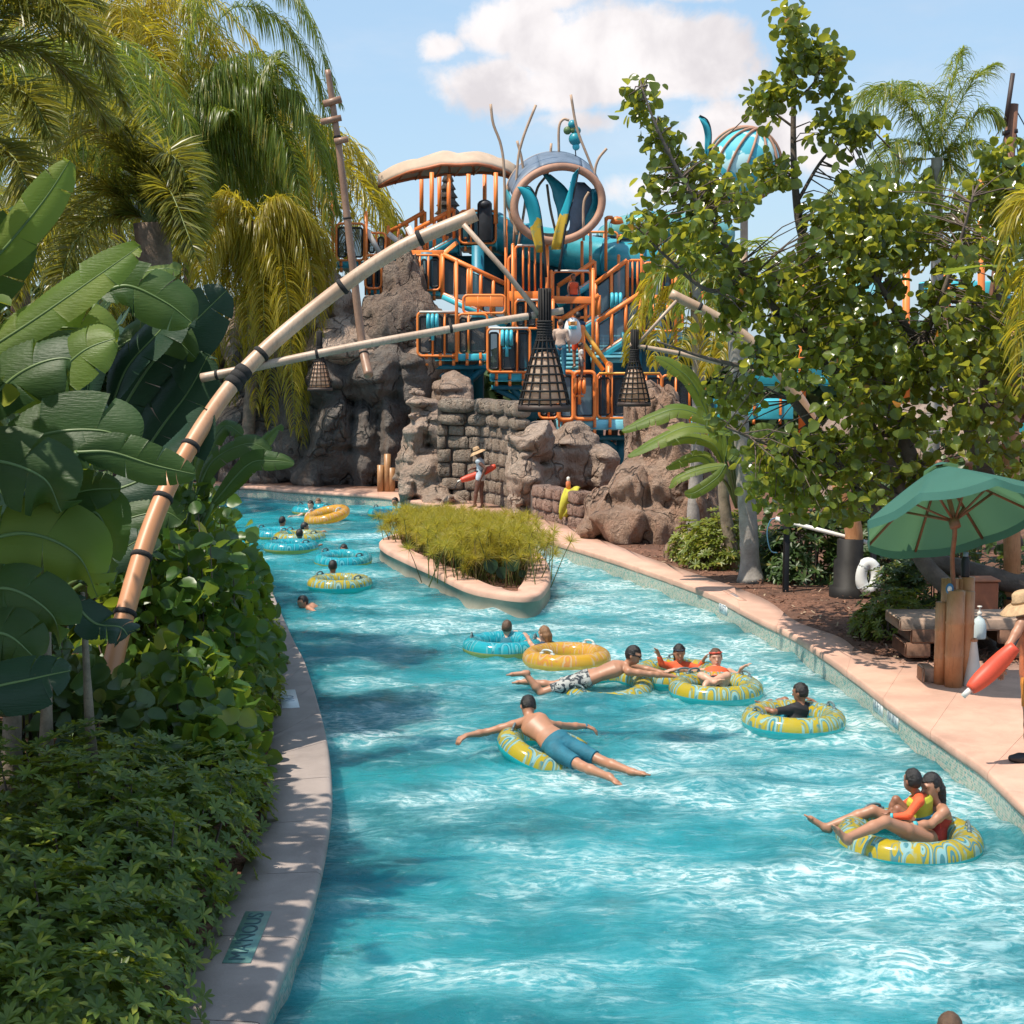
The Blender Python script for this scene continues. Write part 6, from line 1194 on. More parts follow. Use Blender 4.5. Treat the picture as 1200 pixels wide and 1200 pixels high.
def pool_tube(cx, cy_, mat, label, D=1.22, tilt=(0, 0), rz=0.0, z=.08, r=.138, hnd=HND, hang=(2.6, 5.6)):
    q = G(cx, cy_, z); R = D / 2 - r; mb = MB(); a_ = np.linspace(0, 2 * pi, 64, endpoint=False); puck = 1 + .012 * np.sin(a_ * 12)
    mb.tube(np.stack([R * np.cos(a_), R * np.sin(a_), 0 * a_], 1), r * puck, 22, closed=True); o = mb.build('pool_tube', mat, None, True); o.location = [float(x) for x in q]; o.rotation_euler = (tilt[0], tilt[1], rz); tag(o, label, 'pool tube', 'inflatable tubes floating on the river')
    for h in hang:
        m2 = MB(); u = V(cos(h), sin(h), 0); w_ = V(-sin(h), cos(h), 0); c = u * R + V(0, 0, r * .96); m2.tube(catmull([c - w_ * .09, c - w_ * .075 + V(0, 0, .045), c + V(0, 0, .06), c + w_ * .075 + V(0, 0, .045), c + w_ * .09], 14), .014, 8)
        m2.tube([c - w_ * .12 - V(0, 0, .0), c - w_ * .06 + V(0, 0, .012)], .02, 8); m2.tube([c + w_ * .12, c + w_ * .06 + V(0, 0, .012)], .02, 8); m2.build('handle', hnd, o, True, world=False)
    return o
pool_tube(645, 883, TYC, 'yellow and cyan tube tilted under the bare backed man in teal shorts', tilt=(.2, .24), rz=.4, z=.0)
pool_tube(712, 808, TYC, 'yellow and cyan tube under the man with sunglasses lying on his front', tilt=(.0, -.17), rz=1.2, z=-.01)
pool_tube(793, 791, TYC, 'yellow and cyan tube of the girl in orange, behind the crossed legged rider', rz=2.2)
pool_tube(839, 808, TYC, 'yellow and cyan tube carrying the crossed legged rider with goggles', rz=.2, hang=(1.9, .3))
pool_tube(930, 844, TYC, 'yellow and cyan tube of the boy in the black shirt near the right wall', rz=.9)
pool_tube(1065, 984, TYC, 'yellow and cyan tube carrying the woman and child, nearest the camera', D=1.30, z=.03, rz=2.9, hang=(3.2, 5.4))
pool_tube(590, 757, TCY, 'cyan topped tube of the boy beside the amber tube', rz=.5)
pool_tube(664, 771, TYY, 'amber see-through tube with pale top beside the cyan tube', D=1.26, rz=1.5, hnd=HNW, z=.08)
pool_tube(383, 604, TYY, 'amber tube tipped up on one side near the far cliff', tilt=(.15, -.22), z=.16, hnd=HNW)
pool_tube(368, 598, TCY, 'cyan tube mostly hidden behind the tipped amber tube')
pool_tube(324, 626, TCY, 'cyan tube half hidden by the left bank leaves')
pool_tube(351, 630, TYC, 'yellow topped tube between two cyan tubes near the left bank')
pool_tube(341, 641, TCY, 'cyan topped tube with yellow underside in front of the yellow one near the left bank')
pool_tube(402, 656, TCY, 'cyan tube of the masked child left of the planter island', tilt=(.06, 0))
pool_tube(398, 684, TYC, 'yellow and cyan tube nearest the lone swimmer at left')
pool_tube(457, 601, TCY, 'cyan tube peeping out behind the far end of the planter island')

# ================================================================= people
def rc(a, b, ra, rb, flat=False): return ('rc', np.asarray(a, float), np.asarray(b, float), ra, rb, flat)
def ell(c, ax, r): return ('el', np.asarray(c, float), np.asarray(ax, float), np.asarray(r, float))
TPRO = ([-.12, 0, .12, .28, .45, .62, .8, .92, 1.02], [.09, .150, .162, .150, .132, .148, .166, .150, .07], [.07, .100, .108, .095, .088, .100, .108, .085, .06])
def torso(pel, nk, lat, s, t0=-.12, t1=1.02, inf=0.0, fat=1.0): return ('to', np.asarray(pel, float), np.asarray(nk, float), nrm(np.asarray(lat, float)), s, t0, t1, inf, fat)
def bounds(p):
    if p[0] == 'rc': r = max(p[3], p[4]); return np.minimum(p[1], p[2]) - r, np.maximum(p[1], p[2]) + r
    if p[0] == 'el': return p[1] - p[3].max(), p[1] + p[3].max()
    r = .26 * p[4]; return np.minimum(p[1], p[2]) - r, np.maximum(p[1], p[2]) + r
def sd(p, x):
    if p[0] == 'rc':
        _, a, b, ra, rb, fl = p; d_ = b - a; L2 = max(d_ @ d_, 1e-9); t = (x - a) @ d_ / L2; tc = np.clip(t, 0, 1); r = np.linalg.norm(x - a - tc[:, None] * d_, axis=1) - (ra + (rb - ra) * tc)
        if fl: r = np.maximum(r, (t - 1) * math.sqrt(L2))
        return r
    if p[0] == 'el':
        _, c, ax, r = p; e = ((x - c) @ ax.T) / r; L = np.linalg.norm(e, axis=1); return (L - 1) * r.min() * np.maximum(.8, np.minimum(L, 1.5)) ** .0
    _, pel, nk, lat, s, t0, t1, inf, fat = p; d_ = nk - pel; L = np.linalg.norm(d_); ax = d_ / L; lt = nrm(lat - ax * (lat @ ax)); fr = np.cross(lt, ax); q = x - pel; t = (q @ ax) / L
    w_ = np.interp(t, TPRO[0], TPRO[1]) * s * fat + inf; dp = np.interp(t, TPRO[0], TPRO[2]) * s * fat + inf; u = q @ lt; v = q @ fr
    k = np.sqrt((u / w_) ** 2 + (v / dp) ** 2); d2 = (k - 1) * np.minimum(w_, dp)
    return np.maximum(np.maximum(d2, (t - t1) * L), (t0 - t) * L)
def mesh_of(prims, h, k=.02, cut=None):
    B = [bounds(p) for p in prims]; lo_ = np.min([b[0] for b in B], 0) - 3 * h - k; hi_ = np.max([b[1] for b in B], 0) + 3 * h + k; sh = np.ceil((hi_ - lo_) / h).astype(int) + 1; vol = np.full(sh, .2)
    for p, b in zip(prims, B):
        kk = k if max(b[1] - b[0]) > .09 else min(k, .006); mg = kk + 3 * h
        i0 = np.maximum(((b[0] - mg - lo_) / h).astype(int), 0); i1 = np.minimum(np.ceil((b[1] + mg - lo_) / h).astype(int) + 1, sh)
        g = np.stack(np.meshgrid(*[lo_[i] + np.arange(i0[i], i1[i]) * h for i in range(3)], indexing='ij'), -1).reshape(-1, 3); sub = vol[i0[0]:i1[0], i0[1]:i1[1], i0[2]:i1[2]]
        sub[...] = smin(sub, sd(p, g).reshape(sub.shape), kk)
    if cut is not None:
        g = np.stack(np.meshgrid(*[lo_[i] + np.arange(sh[i]) * h for i in range(3)], indexing='ij'), -1).reshape(-1, 3); vol = cut(g, vol.reshape(-1)).reshape(sh)
    return surface_nets(vol, lo_, h)
def skinmat(name, c): 
    m, n, out = newmat(name); tc = n.n('ShaderNodeTexCoord').outputs['Object']; b = n.n('ShaderNodeBsdfPrincipled', {'Base Color': n.mix(n.step(n.noise(tc, 7, 4), .3, .7), cl(c, .88), (min(1, c[0] * 1.1), c[1] * 1.02, c[2] * 1.0)), 'Roughness': .46}); n.set(out.inputs[0], b.outputs[0]); return m
SK1 = skinmat('tan_skin', (.40, .20, .12)); SK2 = skinmat('light_skin', (.58, .34, .24)); SK3 = skinmat('brown_skin', (.26, .12, .07)); SK4 = skinmat('dark_skin', (.13, .06, .04))
HR1 = M('black_hair', (.012, .009, .008), .42, .3, 30, bump=.5); HR2 = M('brown_hair', (.10, .05, .025), .45, .3, 30, bump=.5); HR3 = M('light_brown_hair', (.22, .11, .05), .45, .3, 30, bump=.5)
EYE = M('eye', (.02, .015, .012), .2, .05); LIP = M('lips', (.38, .12, .10), .5, .05)
CLOTH = {}
def cloth(nm, c):
    if nm not in CLOTH: CLOTH[nm] = M(nm, c, .75, .18, 7, bump=.35)
    return CLOTH[nm]
def hand_prims(w, d_, up, s, curl=.25, fing=True, side=1):
    d_ = nrm(d_); sd_ = nrm(np.cross(d_, up)) * side; upv = nrm(np.cross(sd_, d_)) * side; out = [ell(w + d_ * .045 * s, [d_, sd_, upv], np.array([.055, .043, .019]) * s)]
    if not fing: return out + [rc(w + d_ * .08 * s, w + d_ * .16 * s - upv * .03 * s, .03 * s, .014 * s)]
    for i, (o, l) in enumerate(((-.031, .066), (-.011, .077), (.010, .072), (.030, .056))):
        a = w + (d_ * .082 + sd_ * o) * s; d1 = nrm(d_ + sd_ * o * 3 - upv * curl); b = a + d1 * l * .55 * s; d2 = nrm(d1 - upv * curl * 1.4); c = b + d2 * l * .5 * s; out += [rc(w + (d_ * .05 + sd_ * o) * s, a, .011 * s, .0105 * s), rc(a, b, .0105 * s, .0095 * s), rc(b, c, .0095 * s, .008 * s)]
    a = w + (d_ * .025 - sd_ * .03) * s; b = a + nrm(d_ * .6 - sd_ * .8 - upv * .2) * .042 * s; c = b + nrm(d_ * .9 - sd_ * .25 - upv * .3) * .032 * s; return out + [rc(a, b, .014 * s, .0115 * s), rc(b, c, .0115 * s, .009 * s)]
def foot_prims(a, toe, s):
    d_ = nrm(toe - a); heel = a - d_ * .035 * s - V(0, 0, .0); L = np.linalg.norm(toe - a); ball = a + d_ * L * .72; sd_ = nrm(np.cross(d_, V(.1, .2, 1))); out = [rc(a, heel, .036 * s, .034 * s), rc(heel, ball, .033 * s, .03 * s), rc(ball + sd_ * .022 * s, ball - sd_ * .024 * s, .022 * s, .02 * s)]
    for i, o in enumerate((-.034, -.016, .002, .018, .033)): q = ball + sd_ * o * s; out.append(rc(q, q + d_ * (.068 - .01 * abs(i - 1)) * s, .0125 * s, .010 * s))
    return out
def person(label, J, s=1.0, skin=SK1, hair=HR1, face=(0, -1, 0), lat=None, clothes=(), h=.009, fing=True, long_hair=None, fat=1.0, eyes=True, handup=V(0, 0, 1), curl=.25, group=None, hairlen=-.04, k=.022, tilt=None):
    J = {a: np.asarray(b, float) for a, b in J.items()}; hd, nk, pel = J['head'], J['neck'], J['pel']; face = nrm(np.asarray(face, float)); up = nrm(hd - nk) if tilt is None else nrm(np.asarray(tilt, float)); face = nrm(face - up * (face @ up)); hl = np.cross(face, up)
    if lat is None: lat = J['sR'] - J['sL'] if 'sL' in J and 'sR' in J else hl
    lat = nrm(np.asarray(lat, float)); hs = .5 + .5 * s if s < 1 else s; AX = [hl, face, up]
    body = [torso(pel, nk, lat, s, fat=fat), rc(nk - up * .02 * s, hd - up * .06 * hs, .056 * s, .05 * hs), ell(hd + up * .012 * hs, AX, np.array([.077, .098, .112]) * hs), ell(hd - up * .055 * hs + face * .026 * hs, AX, np.array([.056, .066, .062]) * hs),
            rc(hd + face * .093 * hs + up * .012 * hs, hd + face * .112 * hs - up * .026 * hs, .009 * hs, .014 * hs), ell(hd + face * .085 * hs + up * .03 * hs, AX, np.array([.05, .016, .012]) * hs), rc(hd + face * .09 * hs - up * .068 * hs + hl * .012, hd + face * .09 * hs - up * .068 * hs - hl * .012, .009 * hs, .009 * hs)]
    for sg in (-1, 1): body.append(ell(hd + hl * sg * .079 * hs - up * .008 * hs - face * .008 * hs, AX, np.array([.012, .022, .033]) * hs))
    arms = {}; legs = {}
    for q in 'LR':
        if 's' + q in J:
            S = J['s' + q]; body.append(rc(nk + (S - nk) * .25 - up * .01 * s, S, .056 * s, .054 * s))
            if 'e' + q in J:
                E, W = J['e' + q], J['w' + q]; arms[q] = (S, E, W); body += [rc(S, lerp(S, E, .45), .052 * s, .046 * s), rc(lerp(S, E, .45), E, .046 * s, .037 * s), rc(E, lerp(E, W, .35), .038 * s, .040 * s), rc(lerp(E, W, .35), W, .040 * s, .026 * s)]
                hdv = J.get('f' + q, W + (W - E)) - W; body += hand_prims(W, hdv, J['u' + q] if 'u' + q in J else handup, s, curl, fing, 1 if q == 'R' else -1)
        if 'h' + q in J:
            H = J['h' + q]; body.append(ell(H + (pel - H) * .3, np.eye(3), np.array([.10, .10, .10]) * s))
            if 'k' + q in J:
                K, A = J['k' + q], J['a' + q]; legs[q] = (H, K, A); cf = lerp(K, A, .3); body += [rc(H, lerp(H, K, .5), .088 * s, .074 * s), rc(lerp(H, K, .5), K, .074 * s, .053 * s), rc(K, cf, .052 * s, .055 * s), rc(cf, A, .055 * s, .034 * s)]
                if 't' + q in J: body += foot_prims(A, J['t' + q], s)
    v, qd = mesh_of(body, h, k * s); root = V(*pel); mb = MB(); mb.add(v - root, qd); o = mb.build('person', skin, None, True); o.location = [float(x) for x in root]; tag(o, label, 'person', group)
    def child(nm, prims, mt, cut=None, kk=.02, hh=None):
        v, qd = mesh_of(prims, hh or h, kk, cut); m_ = MB(); m_.add(v, qd); return m_.build(nm, mt, o, True)
    if hair is not None:
        def hcut(g, d_):
            d_ = d_ + .010 * hs * fbm(g, 46, 2, 3) + .008 * hs * fbm(g, 100, 1, 8); q = g - hd; f_ = q @ face; u_ = q @ up; w_ = np.abs(q @ hl); op = np.minimum(np.minimum(f_ - .028 * hs, .062 * hs - u_ + .25 * (w_ - .05 * hs)), .2) + .02 * hs * fbm(g, 50, 2, 5); d_ = np.maximum(d_, op); 
            ear = np.minimum(f_ + .02 * hs, .005 * hs - u_); d_ = np.maximum(d_, ear)
            return d_ if long_hair is not None else np.maximum(d_, (hairlen * hs - u_ + .25 * f_))
        pr = [ell(hd + up * .02 * hs - face * .006 * hs, AX, np.array([.088, .108, .119]) * hs)]
        if long_hair is not None:
            L = long_hair; b0 = hd - face * .07 * hs - up * .03 * hs; pr += [rc(b0 + hl * .03 * hs, b0 - up * L + hl * .03 - face * .01, .055 * hs, .03 * hs), rc(b0 - hl * .03 * hs, b0 - up * L - hl * .03 - face * .01, .055 * hs, .03 * hs), rc(b0, b0 - up * L * 1.05, .06 * hs, .03 * hs)]
        child('hair', pr, hair, hcut, .02)
    if eyes:
        for sg in (-1, 1): m_ = MB(); m_.ball(hd + face * .083 * hs + hl * sg * .032 * hs + up * .012 * hs, .0125 * hs, 8, (1, 1, .6)); m_.build('eye', EYE, o, True)
        m_ = MB(); m_.ball(hd + face * .097 * hs - up * .068 * hs, .02 * hs, 10, (1, .35, .35) if abs(face[1]) > abs(face[0]) else (.35, 1, .35)); m_.build('mouth', LIP, o, True)
    for c in clothes:
        kind, mt = c[0], c[1]; arg = c[2] if len(c) > 2 else {}
        if kind == 'shorts':
            f = arg.get('f', .62); pr = [torso(pel, nk, lat, s, -.12, arg.get('top', .2), .013, fat)]
            for q in legs: H, K, A = legs[q]; pr += [ell(H + (pel - H) * .3, np.eye(3), np.array([.112, .112, .112]) * s), rc(H, lerp(H, K, f), .103 * s, (.095 - .02 * f) * s, True)]
            child('shorts', pr, mt, None, .02)
        elif kind in ('shirt', 'vest', 'swimsuit'):
            inf = arg.get('inf', .012); pr = [torso(pel, nk, lat, s, arg.get('bot', -.02), arg.get('top', 1.0), inf, fat)]; sl = arg.get('sleeve', .6)
            for q in arms:
                S, E, W = arms[q]
                if sl > 0: pr += [rc(nk + (S - nk) * .25, S, .066 * s, .066 * s), rc(S, lerp(S, E, min(sl, 1)), .063 * s, .052 * s, True)]
                if sl > 1: pr += [rc(E, lerp(E, W, sl - 1), .052 * s, .038 * s, True)]
            child({'shirt': 'shirt', 'vest': 'life_vest', 'swimsuit': 'swimsuit'}[kind], pr, mt, None, .02)
        elif kind == 'trousers':
            pr = [torso(pel, nk, lat, s, -.12, .2, .012, fat)]
            for q in legs: H, K, A = legs[q]; pr += [rc(H, K, .1 * s, .07 * s), rc(K, A, .07 * s, .055 * s, True)]
            child('trousers', pr, mt, None, .02)
        elif kind == 'band':
            a, b, r = arg['a'], arg['b'], arg['r']; m_ = MB(); m_.tube([a, b], r, 12); m_.build(arg.get('name', 'wristband'), mt, o, True)
        elif kind == 'goggles':
            m_ = MB(); up_ = arg.get('up', .012); 
            for sg in (-1, 1): m_.ball(hd + face * (.09 if up_ < .04 else .082) * hs + hl * sg * .033 * hs + up * up_ * hs, .026 * hs, 10, (1, .6, .75) if abs(face[1]) > .6 else (.6, 1, .75))
            ring_ = [hd + up * (up_ + .004) * hs + (face * sin(q) * .104 + hl * cos(q) * .086) * hs for q in np.linspace(0, 2 * pi, 22, endpoint=False)]; m_.tube(ring_, .009 * hs, 6, closed=True); m_.build(arg.get('name', 'goggles'), mt, o, True)
        elif kind == 'hat':
            R_ = np.stack([hl, face, nrm(up + face * arg.get('dip', 0.0))], 1); m_ = MB(); m_.lathe([(.0, .15), (.06, .148), (.083, .13), (.092, .06), (.098, .035), (.16, .02), (.225, -.03), (.228, -.038), (.16, .008), (.09, .02)], 26, R_, hd + up * .03); m_.build('straw_hat', mt, o, True); m_ = MB(); m_.lathe([(.0935, .062), (.101, .038), (.102, .060)], 26, R_, hd + up * .03); m_.build('hat_band', arg.get('bm', mt), o, True)
    return o
def JJ(Y, **kw): return {k: P(v[0], v[1], Y + (v[2] if len(v) > 2 else 0)) for k, v in kw.items()}
TEALC = cloth('teal_swim_cloth', (.012, .13, .19)); 
# 1 man prone, teal shorts
YA = G(645, 885)[1]
J = JJ(YA, head=(619, 828, .24), neck=(620, 843, .12), pel=(655, 874, -.28), sL=(601, 850, .18), eL=(570, 858, .22), wL=(546, 862, .14), fL=(533, 870, .04), sR=(645, 850, .04), eR=(667, 851, .25), wR=(688, 851, .34), fR=(702, 857, .32), hL=(650, 880, -.36), kL=(682, 898, -.72), aL=(715, 911, -1.06), tL=(725, 919, -1.2), hR=(668, 874, -.26), kR=(706, 892, -.52), aR=(742, 905, -.84), tR=(759, 908, -.94))
person('bare backed man lying on a tube with arms spread wide, in teal swim shorts', J, 1.0, SK1, HR1, (-.15, 1, -.1), None, [('shorts', TEALC, {'f': .78}), ('band', cloth('blue_band', (.02, .2, .3)), {'a': lerp(J['eR'], J['wR'], .88), 'b': lerp(J['eR'], J['wR'], .97), 'r': .034, 'name': 'wristband'})], .0085, curl=.5, eyes=False)
# 2 man prone with sunglasses
YB = G(712, 808)[1]
J = JJ(YB, head=(742, 768, -.02), neck=(731, 780, 0), pel=(682, 797, 0), sL=(728, 779, .16), eL=(752, 783, .2), wL=(773, 787, .12), fL=(784, 788, .1), sR=(737, 787, -.16), eR=(763, 790, -.2), wR=(786, 792, -.15), fR=(800, 794, -.1), hL=(680, 797, .1), kL=(648, 803, .16), aL=(615, 799, .2), tL=(603, 800, .2), hR=(676, 800, -.1), kR=(634, 812, -.14), aR=(615, 789, -.1), tR=(594, 791, -.1))
m, n, out = newmat('patterned_cloth'); tc = n.n('ShaderNodeTexCoord').outputs['Object']; b = n.n('ShaderNodeBsdfPrincipled', {'Base Color': n.mix(n.step(n.noise(tc, 14, 3, .6, 1.0), .47, .53), (.02, .03, .04), (.38, .38, .36)), 'Roughness': .7}); n.set(out.inputs[0], b.outputs[0]); PATT = m
person('man with sunglasses lying across a tube in patterned shorts, feet kicked up', J, 1.0, SK1, HR1, (.95, -.25, -.05), None, [('shorts', PATT, {'f': .72}), ('goggles', BLK, {'up': .014, 'name': 'sunglasses'})], .009, tilt=(.25, 0, 1), eyes=False)
# 3 girl in orange
YCc = G(793, 793)[1]; ORC = cloth('orange_cloth', (.75, .10, .03))
J = JJ(YCc, head=(796, 765, 0), neck=(796, 778, .02), pel=(797, 802, 0), sL=(785, 781, 0), eL=(775, 778, -.05), wL=(772, 768, -.08), fL=(770, 762, -.1), sR=(808, 781, 0), eR=(820, 783, -.05), wR=(824, 774, -.1), fR=(827, 769, -.12), hL=(791, 803, -.1), kL=(787, 794, -.4), aL=(785, 803, -.62), hR=(803, 803, -.1), kR=(805, 794, -.4), aR=(806, 803, -.62))
person('girl with long dark hair in an orange rash top, arms raised on her tube', J, .86, SK1, HR1, (.05, -1, -.1), None, [('shirt', ORC, {'sleeve': 1.9}), ('goggles', cloth('dark_goggles', (.02, .03, .05)), {'up': .06})], .012, long_hair=.16)
# 4 rider with orange suit and goggles, legs crossed
YD = G(839, 808)[1]
J = JJ(YD, head=(839, 771, .32), neck=(840, 785, .3), pel=(839, 803, 0), sL=(823, 788, .3), eL=(802, 786, .22), wL=(790, 785, .1), fL=(783, 786, .05), sR=(855, 788, .3), eR=(866, 793, .25), wR=(869, 783, .12), fR=(875, 779, .08), hL=(832, 803, -.04), kL=(822, 792, -.32), aL=(838, 800, -.52), tL=(846, 797, -.6), hR=(846, 803, -.04), kR=(852, 792, -.32), aR=(827, 802, -.56), tR=(822, 811, -.66))
person('smiling rider facing us with crossed legs, orange swimsuit and red goggles', J, .96, SK2, HR2, (0, -1, -.05), None, [('swimsuit', ORC, {'sleeve': 0, 'top': .82}), ('shorts', cloth('black_swim_cloth', (.015, .015, .02)), {'f': .35}), ('goggles', cloth('red_goggles', (.55, .08, .05)), {'up': .07})], .009, curl=.15, fat=1.05)
# 5 boy in black shirt
YE = G(930, 845)[1]; BKC = cloth('black_cloth', (.012, .012, .016))
J = JJ(YE, head=(938, 812, .06), neck=(939, 826, .04), pel=(934, 848, .0), sL=(924, 832, -.02), eL=(906, 834, -.1), wL=(890, 829, -.02), fL=(880, 827, .05), sR=(953, 831, .08), eR=(961, 830, .25), wR=(952, 821, .32), fR=(946, 818, .33), hL=(928, 848, .03), kL=(903, 824, .2), aL=(888, 836, .3), hR=(930, 846, .12), kR=(920, 821, .38), aR=(897, 828, .5), tR=(886, 822, .5))
person('boy in a black shirt seen from behind, sitting in a tube with knees up', J, .86, SK3, HR1, (-.75, .6, -.1), V(.9, .4, 0), [('shirt', BKC, {'sleeve': .8}), ('shorts', cloth('blue_swim_cloth', (.02, .28, .42)), {'f': .75})], .009, eyes=False)
# 6 woman and 7 child
YF_ = G(1065, 984)[1]
J = JJ(YF_, head=(1091.5, 922, .08), neck=(1103, 945, .1), pel=(1092, 984, .06), sL=(1106, 952, -.1), eL=(1091, 966, -.2), wL=(1069, 967, -.24), fL=(1054, 967, -.2), sR=(1092, 951, .28), eR=(1072, 962, .34), wR=(1052, 958, .24), fR=(1042, 954, .15), hL=(1084, 983, -.2), kL=(1037, 963, -.45), aL=(991, 983, -.62), tL=(976, 968, -.64), hR=(1084, 981, .16), kR=(1023, 950, .2), aR=(967, 970, .24), tR=(943, 955, .26))
person('woman with long dark hair reclining in a tube, holding a child on her lap', J, .97, SK1, HR1, (-.9, -.42, -.05), V(-.1, .9, 0), [('swimsuit', cloth('red_swim_cloth', (.45, .04, .03)), {'sleeve': 0, 'top': .72, 'bot': -.12}), ('band', cloth('aqua_band', (.08, .45, .5)), {'a': lerp(J['eL'], J['wL'], .78), 'b': lerp(J['eL'], J['wL'], .98), 'r': .037})], .008, long_hair=.26, curl=.2, tilt=(-.1, .02, 1))
J = JJ(YF_ - .02, head=(1069, 915, .02), neck=(1077, 932, .02), pel=(1081, 965, .02), sL=(1077, 939, -.12), eL=(1064, 956, -.2), wL=(1044, 957, -.16), fL=(1033, 957, -.1), sR=(1071, 937, .16), eR=(1056, 946, .2), wR=(1044, 950, .1), fR=(1037, 952, .05), hL=(1073, 966, -.06), kL=(1052, 948, -.02), aL=(1046, 968, -.04), hR=(1073, 964, .1), kR=(1050, 937, .14), aR=(1040, 960, .16))
person('small child in orange sleeves and a yellow green life vest, sitting on the woman', J, .70, SK3, HR1, (-.5, .86, -.05), V(.6, .7, 0), [('shirt', ORC, {'sleeve': 1.85}), ('vest', cloth('lime_vest', (.42, .42, .03)), {'sleeve': 0, 'inf': .035, 'bot': .12, 'top': .96}), ('band', cloth('aqua_band', (.08, .45, .5)), {'a': lerp(J['eL'], J['wL'], .86), 'b': lerp(J['eL'], J['wL'], 1.02), 'r': .03}), ('band', cloth('blue_belt', (.02, .22, .34)), {'a': lerp(J['pel'], J['neck'], .26), 'b': lerp(J['pel'], J['neck'], .36), 'r': .142, 'name': 'belt'})], .008, eyes=False, tilt=(.1, 0, 1))
# 8 boy and 9 girl in the middle distance
def rider(label, hd, Y, s=.85, skin=SK1, hair=HR1, face=(0, 1, 0), top=None, h=.016, arms=None, long_hair=None, extra=(), low=0):
    """somebody sunk in a tube ring: head, shoulders and arms above it, seat and legs down inside"""
    k = F / Y * s; x, y = hd; f = nrm(V(face[0], face[1], 0)); l = V(f[1], -f[0], 0); c = P(x, y, Y); nk = c + V(0, 0, -.17 * s) - f * .02; pel = nk + V(0, 0, -.52 * s) - f * .05
    J = dict(head=c, neck=nk, pel=pel, sL=nk - l * .17 * s + V(0, 0, -.045 * s), sR=nk + l * .17 * s + V(0, 0, -.045 * s), hL=pel - l * .09 * s, hR=pel + l * .09 * s)
    for q, sg in (('L', -1), ('R', 1)):
        S = J['s' + q]; a = (arms or {}).get(q)
        if a is None: J['e' + q] = S + l * sg * .22 * s + f * .08 * s - V(0, 0, .12 * s); J['w' + q] = J['e' + q] + f * .2 * s + l * sg * .08 * s + V(0, 0, .02)
        else: J['e' + q] = P(a[0], a[1], Y + a[2]); J['w' + q] = P(a[3], a[4], Y + a[5])
        J['k' + q] = J['h' + q] + f * .36 * s + V(0, 0, .12 * s); J['a' + q] = J['k' + q] + f * .25 * s - V(0, 0, .28 * s)
    cl_ = [('shirt', top, {'sleeve': .7})] if top is not None else []
    return person(label, J, s, skin, hair, face, l, cl_ + list(extra), h, fing=h < .013, long_hair=long_hair, eyes=h < .013)
NAV = cloth('navy_cloth', (.02, .05, .10)); TLC = cloth('teal_cloth', (.02, .16, .22)); 
rider('boy with short brown hair in the cyan tube, seen from behind', (594, 736), G(590, 757)[1], .84, SK2, HR2, (.15, 1, 0), TLC, .0125, {'R': (606, 757, .1, 605, 745, .25)})
rider('child with wet light brown hair leaning out of the amber tube', (638, 743), G(660, 768)[1], .84, SK2, HR3, (-.7, .7, 0), NAV, .0125, {'L': (623, 757, -.1, 619, 749, -.05), 'R': (630, 750, .2, 623, 750, .25)}, long_hair=.1)
# far riders
rider('far rider with dark hair leaning over the tipped amber tube', (364, 592), G(372, 604)[1], .95, SK2, HR1, (-.3, -1, 0), None, .02, {'L': (360, 602, -.1, 357, 609, -.2)})
rider('far rider whose pale face shows behind the tipped amber tube', (373, 589), G(368, 598)[1] + .2, .85, SK2, HR3, (0, -1, 0), None, .022)
rider('far rider in the half hidden cyan tube near the left bank', (331, 611), G(326, 625)[1], .9, SK1, HR1, (.5, .8, 0), None, .02)
rider('far rider in a dark cap behind the yellow topped tube near the left bank', (357, 618), G(351, 629)[1], .9, SK1, BLK, (.8, .3, 0), NAV, .02, {'R': (368, 624, 0, 376, 623, 0)})
rider('far rider with black hair and back turned in the cyan topped tube', (351, 626), G(343, 641)[1] - .1, .9, SK3, HR1, (0, 1, 0), NAV, .02)
rider('child in a yellow sleeved top and swim mask hugging the cyan tube', (403, 644), G(402, 655)[1], .85, SK1, HR1, (0, -1, -.15), cloth('lime_vest', (.42, .42, .03)), .016, {'L': (384, 652, -.1, 383, 661, -.35), 'R': (419, 650, -.1, 416, 661, -.35)}, extra=[('goggles', BLK, {'up': .03, 'name': 'swim_mask'})])
rider('rider in dark teal top seen from behind, nearest the lone swimmer', (390, 664), G(396, 683)[1], .95, SK3, HR1, (.1, 1, 0), TLC, .018)
rider('far rider leaning on the cyan tube beyond the planter island', (463, 588), G(457, 601)[1], .9, SK1, HR1, (-.6, -.6, 0), None, .022, {'L': (456, 596, 0, 450, 597, -.1)})
rider('floating guest lying back in the water behind the papyrus planter', (607, 625), G(606, 632)[1] - .1, .9, SK3, HR2, (.2, -1, .2), None, .02)
YS = G(357, 711)[1]; J = JJ(YS, head=(355, 706), neck=(361, 711, 0), pel=(380, 719, .1), sL=(362, 713, -.16), eL=(370, 718, -.35), wL=(378, 718, -.5), sR=(364, 712, .16), eR=(373, 716, .35), wR=(380, 715, .5), hL=(382, 719, 0), kL=(396, 721, 0), aL=(408, 723, 0), hR=(382, 718, .2), kR=(396, 720, .2), aR=(408, 722, .2))
person('lone swimmer with wet black hair without a tube near the left bank', J, .9, SK1, HR1, (-.7, -.4, -.2), V(0, 1, 0), [('shorts', NAV)], .018, fing=False, eyes=False, tilt=(-.2, 0, 1))
q = P(1113, 1206, G(1113, 1200)[1]); rider('swimmer with brown hair cut off by the bottom edge of the view', (1113, 1209), q[1], .95, SK1, HR2, (0, 1, 0), None, .014)
